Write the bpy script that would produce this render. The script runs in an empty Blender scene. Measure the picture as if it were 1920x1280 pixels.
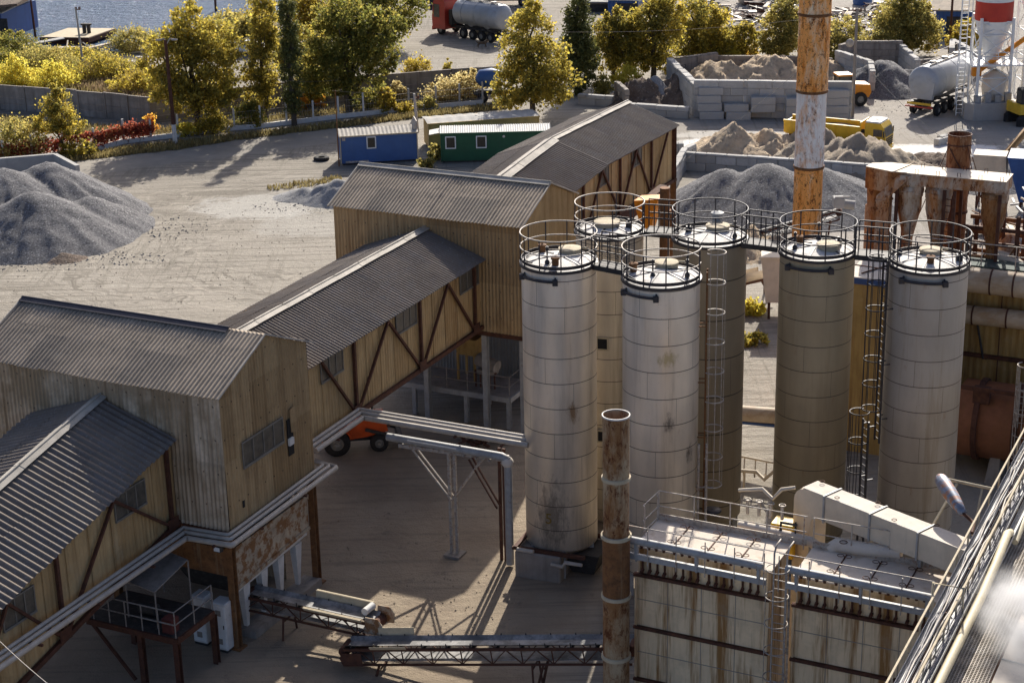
import bpy, math, random
import numpy as np
from mathutils import Vector, Matrix
random.seed(7); RNG = np.random.default_rng(7)
R = math.radians; PI = math.pi
scene = bpy.context.scene; COL = scene.collection
# ------------------------------------------------------------------ survey: camera station and site grid
FOC = 3400.0; TH = R(19.8); RO = R(1.24); H = 33.0
CF = (0, math.cos(TH), -math.sin(TH)); u0 = (0, math.sin(TH), math.cos(TH))
cr, sr = math.cos(RO), math.sin(RO)
CR = (cr, -sr*u0[1], -sr*u0[2]); CU = (sr, cr*u0[1], cr*u0[2])
def ray(px, py):
    p = (px-960)/FOC; q = (640-py)/FOC
    return [CF[i]+p*CR[i]+q*CU[i] for i in range(3)]
def G(px, py, z=0.0):
    d = ray(px, py); t = (z-H)/d[2]; return (d[0]*t, d[1]*t, z)
def proj(p):
    v = (p[0], p[1], p[2]-H); c = sum(v[i]*CF[i] for i in range(3))
    return (960+FOC*sum(v[i]*CR[i] for i in range(3))/c, 640-FOC*sum(v[i]*CU[i] for i in range(3))/c, c)
def Zat(py, x, y):
    lo, hi = -5, 60
    for _ in range(40):
        m = (lo+hi)/2
        if proj((x, y, m))[1] > py: lo = m
        else: hi = m
    return lo
def Wy(px, py, y):
    d = ray(px, py); t = y/d[1]; return (d[0]*t, y, H+d[2]*t)
AA = R(-26); ga = (math.cos(AA), math.sin(AA)); gb = (-ga[1], ga[0]); GO = (-10.44, 59.02)
def Lg(s, t, z=0): return (GO[0]+ga[0]*s+gb[0]*t, GO[1]+ga[1]*s+gb[1]*t, z)
def ab(p):
    d = (p[0]-GO[0], p[1]-GO[1]); return (d[0]*ga[0]+d[1]*ga[1], d[0]*gb[0]+d[1]*gb[1], p[2])
def _pl(px, py, n, o):
    d = ray(px, py); t = (o[0]*n[0]+o[1]*n[1])/(d[0]*n[0]+d[1]*n[1]); return ab((t*d[0], t*d[1], H+t*d[2]))
def Sa(px, py, s): return _pl(px, py, ga, Lg(s, 0))
def Tb(px, py, t): return _pl(px, py, gb, Lg(0, t))
def Gs(px, py, z=0): return ab(G(px, py, z))
def frame(o, rz=0.0):
    c, s = math.cos(rz), math.sin(rz); ox, oy = o[0], o[1]; oz = o[2] if len(o) > 2 else 0
    return lambda p: (ox+c*p[0]-s*p[1], oy+s*p[0]+c*p[1], oz+p[2])
GRID = lambda p: Lg(p[0], p[1], p[2])
IDN = lambda p: p
# ------------------------------------------------------------------ mesh building
def V(*a): return Vector(a)
class MB:
    def __init__(s, T=IDN): s.v = []; s.f = []; s.sm = []; s.T = T
    def add(s, vs, fs, smooth=False):
        o = len(s.v); s.v += [s.T(tuple(p)) for p in vs]
        for f in fs: s.f.append([i+o for i in f]); s.sm.append(smooth)
        return s
    def box(s, x0, x1, y0, y1, z0, z1):
        return s.add([(x0,y0,z0),(x1,y0,z0),(x1,y1,z0),(x0,y1,z0),(x0,y0,z1),(x1,y0,z1),(x1,y1,z1),(x0,y1,z1)],
              [(0,3,2,1),(4,5,6,7),(0,1,5,4),(1,2,6,5),(2,3,7,6),(3,0,4,7)])
    def rbox(s, x0, x1, y0, y1, z0, z1, b=.03):
        # box with bevelled vertical and top edges
        pts = lambda i, z: [(x0+i,y0,z) if 0 else p for p in [(x0+i,y0,z),(x1-i,y0,z),(x1,y0+i,z),(x1,y1-i,z),(x1-i,y1,z),(x0+i,y1,z),(x0,y1-i,z),(x0,y0+i,z)]]
        r0 = pts(b, z0); r1 = pts(b, z1-b)
        r2 = [(x0+b,y0+b,z1),(x1-b,y0+b,z1),(x1-b,y0+b,z1),(x1-b,y1-b,z1),(x1-b,y1-b,z1),(x0+b,y1-b,z1),(x0+b,y1-b,z1),(x0+b,y0+b,z1)]
        fs = [(i,(i+1)%8,8+(i+1)%8,8+i) for i in range(8)]+[(8+i,8+(i+1)%8,16+(i+1)%8,16+i) for i in range(8)]
        return s.add(r0+r1+r2, fs+[(16,18,20,22),(0,6,4,2),(0,7,6),(6,5,4),(4,3,2),(2,1,0)])
    def hexa(s, b4, t4):
        return s.add(list(b4)+list(t4), [(0,3,2,1),(4,5,6,7),(0,1,5,4),(1,2,6,5),(2,3,7,6),(3,0,4,7)])
    def bar(s, p, q, w, h=None, up=(0,0,1)):
        h = h or w; p = Vector(p); q = Vector(q); d = (q-p)
        if d.length < 1e-6: return s
        d.normalize(); u = Vector(up)
        if abs(d.dot(u)) > .98: u = Vector((1,0,0))
        x = d.cross(u).normalized(); y = x.cross(d).normalized(); x *= w/2; y *= h/2
        return s.hexa([p-x-y,p+x-y,p+x+y,p-x+y],[q-x-y,q+x-y,q+x+y,q-x+y])
    def ibeam(s, p, q, w, h):
        # H section bar: two flanges and a web
        p = Vector(p); q = Vector(q); d = (q-p).normalized(); u = V(0,0,1)
        if abs(d.dot(u)) > .98: u = V(0,1,0)
        x = d.cross(u).normalized(); y = x.cross(d).normalized()
        s.bar(p+y*h*.45, q+y*h*.45, w, h*.1, up=y); s.bar(p-y*h*.45, q-y*h*.45, w, h*.1, up=y); s.bar(p, q, w*.12, h*.8, up=y)
        return s
    def tube(s, pts, r, n=8, closed=False, smooth=True, cap=True):
        P = [Vector(p) for p in pts]; N = len(P); rr = r if isinstance(r, (list,tuple)) else [r]*N
        vs = []; up = None
        for i in range(N):
            if closed: d = (P[(i+1)%N]-P[i-1])
            else: d = P[min(i+1,N-1)]-P[max(i-1,0)]
            d.normalize()
            if up is None:
                up = V(0,0,1) if abs(d.z) < .9 else V(1,0,0)
            x = d.cross(up).normalized(); y = x.cross(d).normalized(); up = y
            # widen at mitres
            k = 1.0
            if 0 < i < N-1 or closed:
                a = (P[i]-P[i-1]).normalized(); c = max(.35, math.sqrt(max(0,(1+a.dot((P[(i+1)%N]-P[i]).normalized()))/2))); k = 1/c if c > .8 else 1.1
            for j in range(n):
                t = 2*PI*j/n; vs.append(P[i]+(x*math.cos(t)+y*math.sin(t))*rr[i]*k)
        fs = []
        for i in range(N if closed else N-1):
            i2 = (i+1)%N
            for j in range(n): fs.append((i*n+j, i*n+(j+1)%n, i2*n+(j+1)%n, i2*n+j))
        s.add(vs, fs, smooth)
        if cap and not closed:
            s.add([vs[j] for j in range(n)], [tuple(range(n))]); s.add([vs[(N-1)*n+j] for j in range(n)], [tuple(range(n-1,-1,-1))])
        return s
    def ring(s, c, r, tr, n=40, m=6, a0=0, a1=2*PI):
        full = abs(a1-a0-2*PI) < 1e-4
        pts = [(c[0]+r*math.cos(a0+(a1-a0)*i/n), c[1]+r*math.sin(a0+(a1-a0)*i/n), c[2]) for i in range(n if full else n+1)]
        return s.tube(pts, tr, m, closed=full)
    def lathe(s, c, prof, n=32, smooth=True, axis=None, caps=(False,False), a0=0, a1=2*PI):
        X, Y, Z = (V(1,0,0),V(0,1,0),V(0,0,1))
        if axis is not None:
            Z = Vector(axis).normalized(); X = Z.cross(V(0,0,1)) if abs(Z.z) < .95 else V(1,0,0); X.normalize(); Y = Z.cross(X)
        c = Vector(c); full = abs(a1-a0-2*PI) < 1e-4; m = n if full else n+1; vs = []
        for r, z in prof:
            for j in range(m):
                t = a0+(a1-a0)*j/n; vs.append(c+X*(r*math.cos(t))+Y*(r*math.sin(t))+Z*z)
        fs = []
        for i in range(len(prof)-1):
            for j in range(n):
                j2 = (j+1)%m; fs.append((i*m+j, i*m+j2, (i+1)*m+j2, (i+1)*m+j))
        s.add(vs, fs, smooth)
        if caps[0]: s.add(vs[:m], [tuple(range(m-1,-1,-1))])
        if caps[1]: s.add(vs[-m:], [tuple(range(m))])
        return s
    def cyl(s, p, q, r, n=16, r2=None):
        p = Vector(p); q = Vector(q); L = (q-p).length
        return s.lathe(p, [(r,0),(r2 if r2 is not None else r,L)], n, True, q-p, (True,True))
    def prism(s, poly, z0, z1):
        n = len(poly); vs = [(x,y,z0) for x,y in poly]+[(x,y,z1) for x,y in poly]
        return s.add(vs, [tuple(range(n-1,-1,-1)), tuple(range(n,2*n))]+[(i,(i+1)%n,n+(i+1)%n,n+i) for i in range(n)])
    def extr(s, poly, d):
        d = Vector(d); n = len(poly); vs = [Vector(p) for p in poly]; vs = vs+[p+d for p in vs]
        return s.add(vs, [tuple(range(n-1,-1,-1)), tuple(range(n,2*n))]+[(i,(i+1)%n,n+(i+1)%n,n+i) for i in range(n)])
    def slab(s, q, t):
        # quad with thickness t along its normal
        q = [Vector(p) for p in q]; n = (q[1]-q[0]).cross(q[-1]-q[0]).normalized()*t
        return s.extr(q, n)
    def blob(s, c, r, n=10, m=6, jit=0, seed=0):
        rg = random.Random(seed); vs = []; fs = []
        for i in range(m+1):
            ph = PI*i/m
            for j in range(n):
                t = 2*PI*j/n; k = 1+rg.uniform(-jit, jit)
                vs.append((c[0]+r[0]*k*math.sin(ph)*math.cos(t), c[1]+r[1]*k*math.sin(ph)*math.sin(t), c[2]+r[2]*k*math.cos(ph)))
        for i in range(m):
            for j in range(n): fs.append((i*n+j, (i+1)*n+j, (i+1)*n+(j+1)%n, i*n+(j+1)%n))
        return s.add(vs, fs, True)
    def corr(s, org, U, W, N, ul, w0, w1, period=.177, amp=.024, seg=6, rows=None, lap=.03):
        # corrugated sheet: waves across U, sheets running along W, optional overlapped rows
        org = Vector(org); U = Vector(U); W = Vector(W); N = Vector(N)
        n = max(2, int(ul/period*seg)); f0 = w0 if callable(w0) else (lambda u: w0); f1 = w1 if callable(w1) else (lambda u: w1)
        cuts = rows or []
        spans = [None]+list(cuts)+[None]
        for k in range(len(spans)-1):
            vs = []; rgs = random.Random(int(ul*97)+k*31); ns_ = int(ul/1.05)+2; so = [(rgs.uniform(0,.014), rgs.uniform(-.035,.02)) for _ in range(ns_)]
            for i in range(n+1):
                u = ul*i/n; dz_, dl_ = so[int(u/1.05)] if (rows and not callable(w1)) else (0, 0); off = lap*(len(spans)-2-k)+dz_; a = f0(u) if spans[k] is None else max(f0(u), spans[k]-.06); b = f1(u) if spans[k+1] is None else min(f1(u), spans[k+1]+.06)
                b = max(a, b); a += dl_ if k == 0 or spans[k] is not None else 0; h = amp*math.sin(2*PI*u/period)
                vs.append(org+U*u+W*a+N*(h+off)); vs.append(org+U*u+W*b+N*(h+off-lap*.5))
            s.add(vs, [(2*i,2*i+2,2*i+3,2*i+1) for i in range(n)], True)
        return s
def pieces(mb):
    # connected pieces of a mesh (coincident vertices count as joined)
    par = {}
    def find(k):
        while par[k] != k: par[k] = par[par[k]]; k = par[k]
        return k
    key = [tuple(round(c, 4) for c in p) for p in mb.v]
    for k in key: par.setdefault(k, k)
    for f in mb.f:
        r = find(key[f[0]])
        for i in f[1:]: par[find(key[i])] = r
    out = {}
    for f, sm in zip(mb.f, mb.sm):
        g = out.setdefault(find(key[f[0]]), (MB(), {}))
        b, ix = g; ff = []
        for i in f:
            if i not in ix: ix[i] = len(b.v); b.v.append(mb.v[i])
            ff.append(ix[i])
        b.f.append(ff); b.sm.append(sm)
    return [g[0] for g in out.values()]
def each(name, mb, m, parent): return [obj(name, p, m, parent) for p in pieces(mb)]
def wloc(o):
    p = Vector((0,0,0))
    while o is not None: p += o.location; o = o.parent
    return p
def obj(name, mb, m, parent=None, label=None, cat=None, group=None, kind=None, origin=None):
    off = wloc(parent) if parent is not None else Vector(origin or (0,0,0))
    me = bpy.data.meshes.new(name)
    me.from_pydata([(x-off.x, y-off.y, z-off.z) for x,y,z in mb.v], [], mb.f)
    me.polygons.foreach_set('use_smooth', mb.sm)
    me.materials.append(m); me.update()
    o = bpy.data.objects.new(name, me); COL.objects.link(o)
    if parent is not None: o.parent = parent
    else: o.location = off
    return tag(o, label, cat, group, kind)
def tag(o, label=None, cat=None, group=None, kind=None):
    if label: o['label'] = label
    if cat: o['category'] = cat
    if group: o['group'] = group
    if kind: o['kind'] = kind
    return o
def thing(name, label, cat, loc=(0,0,0), group=None):
    o = bpy.data.objects.new(name, None); COL.objects.link(o); o.location = loc; o.empty_display_size = .2
    return tag(o, label, cat, group)
def copy_thing(root, loc, rz=0.0, label=None):
    def cp(o, par):
        c = o.copy(); COL.objects.link(c); c.parent = par
        for ch in o.children: cp(ch, c)
        return c
    r = cp(root, None); r.location = loc; r.rotation_euler = (0,0,rz)
    if label: r['label'] = label
    return r
# ------------------------------------------------------------------ materials
class NT:
    def __init__(s, name):
        s.m = bpy.data.materials.new(name); s.m.use_nodes = True; s.t = s.m.node_tree; s.n = s.t.nodes; s.l = s.t.links
        s.b = s.n['Principled BSDF']; s.tc = s.n.new('ShaderNodeTexCoord')
    def lk(s, a, b): s.l.new(a, b)
    def mp(s, sc=(1,1,1), rot=(0,0,0), loc=(0,0,0), src=None):
        m = s.n.new('ShaderNodeMapping'); m.inputs['Scale'].default_value = sc; m.inputs['Rotation'].default_value = rot; m.inputs['Location'].default_value = loc
        s.lk(src or s.tc.outputs['Object'], m.inputs['Vector']); return m.outputs['Vector']
    def noise(s, sc, det=4, rough=.6, vec=None, dist=0):
        n = s.n.new('ShaderNodeTexNoise'); n.inputs['Scale'].default_value = sc; n.inputs['Detail'].default_value = det
        n.inputs['Roughness'].default_value = rough; n.inputs['Distortion'].default_value = dist
        s.lk(vec or s.tc.outputs['Object'], n.inputs['Vector']); return n.outputs['Fac']
    def ramp(s, fac, lo, hi, a=0.0, b=1.0):
        r = s.n.new('ShaderNodeMapRange'); r.clamp = True
        for k, v in zip(('From Min','From Max','To Min','To Max'), (lo,hi,a,b)): r.inputs[k].default_value = v
        s.lk(fac, r.inputs['Value']); return r.outputs['Result']
    def math(s, op, a, b=None):
        m = s.n.new('ShaderNodeMath'); m.operation = op
        for i, x in enumerate((a, b)):
            if x is None: continue
            if isinstance(x, (int,float)): m.inputs[i].default_value = x
            else: s.lk(x, m.inputs[i])
        return m.outputs[0]
    def mix(s, fac, a, b, mode='MIX'):
        m = s.n.new('ShaderNodeMix'); m.data_type = 'RGBA'; m.blend_type = mode
        for i, x in ((0,fac),(6,a),(7,b)):
            if isinstance(x, (int,float)): m.inputs[i].default_value = x
            elif isinstance(x, (tuple,list)): m.inputs[i].default_value = (*x[:3],1)
            else: s.lk(x, m.inputs[i])
        return m.outputs[2]
    def sep(s, src=None):
        n = s.n.new('ShaderNodeSeparateXYZ'); s.lk(src or s.tc.outputs['Object'], n.inputs[0]); return n.outputs
    def bump(s, h, st=.3, d=.05):
        b = s.n.new('ShaderNodeBump'); b.inputs['Strength'].default_value = st; b.inputs['Distance'].default_value = d
        s.lk(h, b.inputs['Height']); s.lk(b.outputs[0], s.b.inputs['Normal'])
    def col(s, c):
        if isinstance(c, (tuple,list)): s.b.inputs['Base Color'].default_value = (*c[:3],1)
        else: s.lk(c, s.b.inputs['Base Color'])
    def set(s, rough=.7, metal=0.0, spec=.4):
        for k, x in (('Roughness',rough),('Metallic',metal),('Specular IOR Level',spec)):
            if isinstance(x, (int,float)): s.b.inputs[k].default_value = x
            else: s.lk(x, s.b.inputs[k])
def mat(name, base, rough=.75, metal=0.0, var=.25, vs=1.5, layers=(), bump=None, spec=.4):
    """base colour with cloudy variation; layers = (kind, colour, scale, lo, hi, amount)"""
    t = NT(name); n = t.noise(vs, 5, .65)
    c = t.mix(t.ramp(n, .3, .7), tuple(x*(1-var) for x in base), tuple(min(1,x*(1+var)) for x in base))
    for L in layers:
        kind, colr, sc, lo, hi, amt = L[:6]
        if kind == 'noise': f = t.noise(sc, 6, .7)
        elif kind == 'streak': f = t.noise(1.0, 5, .7, t.mp((sc,sc,sc*.06)))
        elif kind == 'streakx': f = t.noise(1.0, 5, .7, t.mp((sc*.06,sc,sc)))
        elif kind == 'fine': f = t.noise(sc, 2, .5)
        elif kind == 'bolt':   # rusted fixing bolts on a regular lattice (spacing along wall, up wall, radius)
            bx, by, bz = t.sep(t.mp((1,1,1), (0,0,-AA))); hz = t.math('ADD', bx, by)
            fu = t.math('MULTIPLY', t.math('SUBTRACT', t.math('FRACT', t.math('DIVIDE', hz, sc)), .5), sc); fv = t.math('MULTIPLY', t.math('SUBTRACT', t.math('FRACT', t.math('DIVIDE', bz, lo)), .5), lo)
            dd = t.math('SQRT', t.math('ADD', t.math('MULTIPLY', fu, fu), t.math('MULTIPLY', fv, fv))); f = t.ramp(dd, hi*.7, hi*1.2, amt, 0)
            c = t.mix(f, c, colr); continue
        elif kind == 'island':   # every separate block its own shade
            gi = t.n.new('ShaderNodeNewGeometry'); c = t.mix(t.ramp(gi.outputs['Random Per Island'], 0, 1, 0, amt), c, colr); continue
        elif kind == 'sheet':   # each sheet weathered a little differently (sheet size along the grid axes and up)
            bx, by, bz = t.sep(t.mp((1,1,1), (0,0,-AA))); cb = t.n.new('ShaderNodeCombineXYZ')
            for i_, (q_, w_) in enumerate(((bx,sc),(by,lo),(bz,hi))): t.lk(t.math('FLOOR', t.math('DIVIDE', q_, w_)), cb.inputs[i_])
            wn = t.n.new('ShaderNodeTexWhiteNoise'); t.lk(cb.outputs[0], wn.inputs['Vector']); f = t.ramp(wn.outputs['Value'], .25, 1.0, 0, amt); c = t.mix(f, c, colr); continue
        f = t.ramp(f, lo, hi, 0, amt); c = t.mix(f, c, colr)
    t.col(c); t.set(rough, metal, spec)
    if bump: t.bump(t.noise(bump[0], 5, .7), bump[1], bump[2] if len(bump) > 2 else .03)
    return t.m
RUST = (.16,.06,.02); DRUST = (.07,.03,.018)
M = {}
M['roof'] = mat('asbestos_roof', (.36,.29,.215), .9, 0, .22, .7, [('sheet',(.15,.13,.11),1.05,1.55,50,.55),('noise',(.10,.09,.085),2.2,.5,.75,.7),('fine',(.38,.36,.33),14,.6,.72,.4),('noise',(.06,.055,.05),9,.62,.75,.6)], (30,.3,.01))
M['roof_dark'] = mat('weathered_roof', (.18,.145,.115), .85, 0, .22, .5, [('sheet',(.12,.10,.088),1.6,1.08,50,.5),('noise',(.17,.155,.15),1.5,.5,.7,.7),('fine',(.30,.28,.26),12,.6,.72,.5)], (30,.3,.01))
M['cap'] = mat('ridge_capping', (.42,.38,.32), .8, 0, .25, 1.2, [('noise',(.2,.17,.14),3,.55,.75,.6)])
M['cap_dark'] = mat('ridge_capping_dark', (.06,.055,.065), .6, .3, .2, 2, [('noise',(.15,.12,.1),4,.6,.75,.5)])
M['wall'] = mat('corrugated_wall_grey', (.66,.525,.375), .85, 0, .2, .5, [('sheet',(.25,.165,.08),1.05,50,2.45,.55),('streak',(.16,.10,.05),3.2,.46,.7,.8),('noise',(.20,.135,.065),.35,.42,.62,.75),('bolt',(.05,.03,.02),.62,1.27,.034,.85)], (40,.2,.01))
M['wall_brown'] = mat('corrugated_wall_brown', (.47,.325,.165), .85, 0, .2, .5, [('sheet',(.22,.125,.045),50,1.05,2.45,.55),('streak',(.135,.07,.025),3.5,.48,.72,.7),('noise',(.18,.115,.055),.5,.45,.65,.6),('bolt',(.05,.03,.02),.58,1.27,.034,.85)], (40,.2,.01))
M['panel'] = mat('gallery_panel', (.46,.325,.16), .85, 0, .2, .6, [('sheet',(.28,.165,.06),50,1.15,50,.5),('streak',(.19,.105,.035),3,.46,.7,.6),('noise',(.42,.34,.22),.9,.55,.75,.5),('noise',(.15,.10,.05),.7,.58,.75,.6)])
M['frame'] = mat('rusty_frame_steel', (.085,.035,.022), .8, .2, .4, 3, [('noise',(.16,.065,.025),5,.5,.7,.6)])
M['rust'] = mat('rust_orange', (.19,.085,.03), .85, .1, .35, 2.5, [('noise',DRUST,6,.5,.7,.8),('streak',(.30,.22,.13),3,.55,.75,.6)], (40,.3,.01))
M['rust_panel'] = mat('peeling_paint', (.40,.33,.24), .8, 0, .25, 2, [('noise',(.22,.10,.035),2.4,.47,.56,.95),('noise',DRUST,6,.6,.7,.8)], (20,.3,.01))
M['pipe'] = mat('galvanised_pipe', (.42,.375,.32), .6, .1, .15, 3, [('noise',(.25,.24,.23),4,.55,.75,.6)])
M['pipe_paint'] = mat('grey_painted_steel', (.33,.33,.325), .6, .1, .2, 3, [('noise',(.20,.13,.08),5,.6,.72,.7),('streak',(.24,.2,.16),4,.55,.75,.5)])
M['rail'] = mat('railing_paint', (.42,.38,.33), .6, .2, .25, 6, [('noise',(.22,.10,.05),9,.52,.66,.8)])
M['darkrail'] = mat('dark_railing_steel', (.035,.031,.034), .55, .3, .3, 5, [('noise',(.10,.05,.03),8,.58,.7,.6)], spec=.6)
M['glass'] = mat('dusty_glass', (.075,.068,.055), .45, 0, .4, 4, [('noise',(.15,.125,.09),3,.5,.7,.6)], spec=.5)
M['black'] = mat('black_opening', (.012,.011,.011), .9, 0, .2, 3)
M['white'] = mat('chalky_white_paint', (.62,.60,.56), .7, 0, .12, 3, [('noise',(.3,.24,.17),4,.6,.75,.6),('streak',(.35,.22,.12),4,.62,.76,.6)])
M['white_clean'] = mat('white_paint', (.72,.72,.70), .5, 0, .08, 3)
M['conc'] = mat('concrete', (.47,.455,.43), .9, 0, .15, 1.2, [('island',(.25,.235,.21),1,0,1,.65),('noise',(.31,.30,.285),2.5,.5,.75,.6),('streak',(.2,.19,.17),2,.55,.75,.5),('fine',(.5,.48,.45),18,.62,.72,.4)], (25,.25,.02))
M['conc_dark'] = mat('weathered_concrete', (.30,.265,.23), .9, 0, .25, 1.0, [('island',(.19,.165,.14),1,0,1,.5),('streak',(.13,.105,.085),2.5,.47,.7,.7),('noise',(.34,.3,.25),2,.6,.75,.5)], (25,.25,.02))
M['gravel'] = mat('crushed_gravel', (.165,.16,.163), .95, 0, .22, .5, [('fine',(.075,.072,.076),7,.5,.60,.85),('fine',(.40,.39,.385),9,.60,.66,.9),('noise',(.13,.125,.125),.5,.5,.7,.35)], (14,.9,.08))
M['gravel_light'] = mat('fine_grey_gravel', (.30,.295,.29), .95, 0, .2, .5, [('fine',(.17,.165,.165),10,.5,.62,.7),('fine',(.45,.44,.43),16,.60,.68,.7),('noise',(.22,.215,.21),.7,.48,.7,.7)], (14,.8,.06))
M['sand'] = mat('heaped_sand', (.56,.43,.29), .95, 0, .2, .8, [('noise',(.24,.195,.15),2.2,.48,.7,.8),('fine',(.52,.45,.36),10,.6,.7,.6)], (6,.9,.15))
M['sand_grey'] = mat('damp_sand', (.37,.30,.22), .95, 0, .2, .8, [('noise',(.17,.145,.12),1.6,.48,.7,.8),('fine',(.42,.37,.31),9,.6,.7,.6)], (6,.9,.15))
M['earth'] = mat('brown_rubble', (.17,.125,.095), .95, 0, .3, 1.2, [('noise',(.09,.065,.05),3,.45,.65,.8),('fine',(.33,.27,.22),6,.6,.68,.8)], (5,.9,.2))
M['tyre'] = mat('tyre_rubber', (.022,.021,.021), .85, 0, .3, 6, [('noise',(.12,.10,.08),3,.55,.75,.5)])
M['rim'] = mat('wheel_rim', (.25,.24,.22), .55, .4, .2, 6)
M['chassis'] = mat('dark_chassis', (.05,.047,.045), .7, .3, .3, 4, [('noise',(.17,.14,.11),4,.55,.75,.5)])
M['red'] = mat('truck_red', (.42,.035,.02), .4, 0, .15, 2, [('noise',(.2,.06,.04),3,.6,.75,.4)], spec=.5)
M['orange'] = mat('machine_orange', (.62,.09,.012), .5, 0, .15, 2, [('noise',(.25,.06,.02),4,.58,.75,.5)])
M['amber'] = mat('machine_amber', (.70,.25,.015), .5, 0, .15, 2, [('noise',(.35,.16,.05),4,.6,.75,.5)])
M['yellow'] = mat('truck_yellow', (.68,.43,.03), .5, 0, .15, 2, [('streak',(.35,.22,.06),3,.55,.75,.5)])
M['blue'] = mat('cabin_blue', (.045,.11,.28), .55, 0, .1, 1.5, [('streak',(.09,.15,.28),2,.55,.75,.5)])
M['blue_dark'] = mat('shed_blue', (.03,.09,.27), .6, 0, .15, .6, [('streak',(.02,.055,.17),2,.5,.75,.6)])
M['green'] = mat('cabin_green', (.012,.085,.04), .55, 0, .15, 1.5, [('streak',(.03,.10,.06),2,.55,.75,.5)])
M['cream'] = mat('cabin_cream', (.58,.37,.13), .7, 0, .15, 1.5, [('streak',(.28,.19,.09),2,.5,.75,.6)])
M['tank'] = mat('tanker_aluminium', (.38,.395,.41), .5, .2, .1, 1, [('noise',(.3,.29,.27),1.8,.52,.75,.6)])
M['redband'] = mat('silo_red_band', (.45,.035,.018), .5, 0, .1, 2)
M['wood'] = mat('plank_wood', (.42,.24,.09), .75, 0, .2, 3, [('streak',(.25,.13,.05),4,.5,.7,.6)])
M['lampglass'] = mat('lamp_lens', (.7,.72,.72), .15, 0, .05, 3, spec=.6)
M['cable'] = mat('dusty_cable', (.10,.095,.11), .6, 0, .5, 4, [('noise',(.32,.30,.28),5,.5,.7,.6)])
M['belt'] = mat('conveyor_belt', (.13,.125,.12), .55, 0, .3, 1.5, [('noise',(.36,.34,.32),1.2,.44,.60,.8)])
M['dusted'] = mat('dust_covered_sheet', (.66,.585,.49), .85, 0, .1, 1.2, [('noise',(.46,.41,.36),1.6,.5,.72,.6),('noise',(.35,.28,.2),4,.64,.75,.5)], (20,.2,.01))
M['duct'] = mat('dusty_duct', (.60,.505,.38), .7, 0, .12, 1.2, [('streak',(.36,.31,.25),2.5,.55,.75,.5),('noise',(.33,.28,.21),3,.6,.75,.5)])
M['bag'] = mat('filter_cladding', (.74,.565,.35), .75, 0, .12, .8, [('streak',(.27,.125,.028),2.4,.475,.60,.95),('streak',(.40,.30,.18),6,.50,.70,.35),('noise',(.35,.29,.2),.7,.52,.72,.5)])
M['ochre'] = mat('ochre_cladding', (.36,.235,.08), .8, 0, .2, .7, [('streak',(.16,.07,.02),2.5,.48,.7,.8),('noise',(.42,.33,.2),1,.58,.75,.5)])
M['drum'] = mat('brown_drum', (.25,.105,.055), .7, .1, .25, 1.2, [('streak',(.22,.10,.04),2.5,.5,.72,.6)])
M['bluepaint'] = mat('blue_trim', (.03,.07,.20), .5, .1, .2, 3)

M['winframe'] = mat('window_frame_dull', (.17,.155,.13), .7, 0, .2, 3, [('noise',(.26,.22,.17),4,.55,.75,.5)])
M['glass_dark'] = mat('dark_glass', (.02,.02,.02), .2, 0, .3, 4, spec=.4)
M['rail_shaded'] = mat('shaded_railing', (.24,.215,.19), .7, .1, .25, 6, [('noise',(.14,.07,.04),9,.52,.66,.8)])  # railing paint copied darker for the platform rails in shade

M['wire'] = mat('black_wire', (.03,.03,.032), .8, 0, .2, 3)
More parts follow.
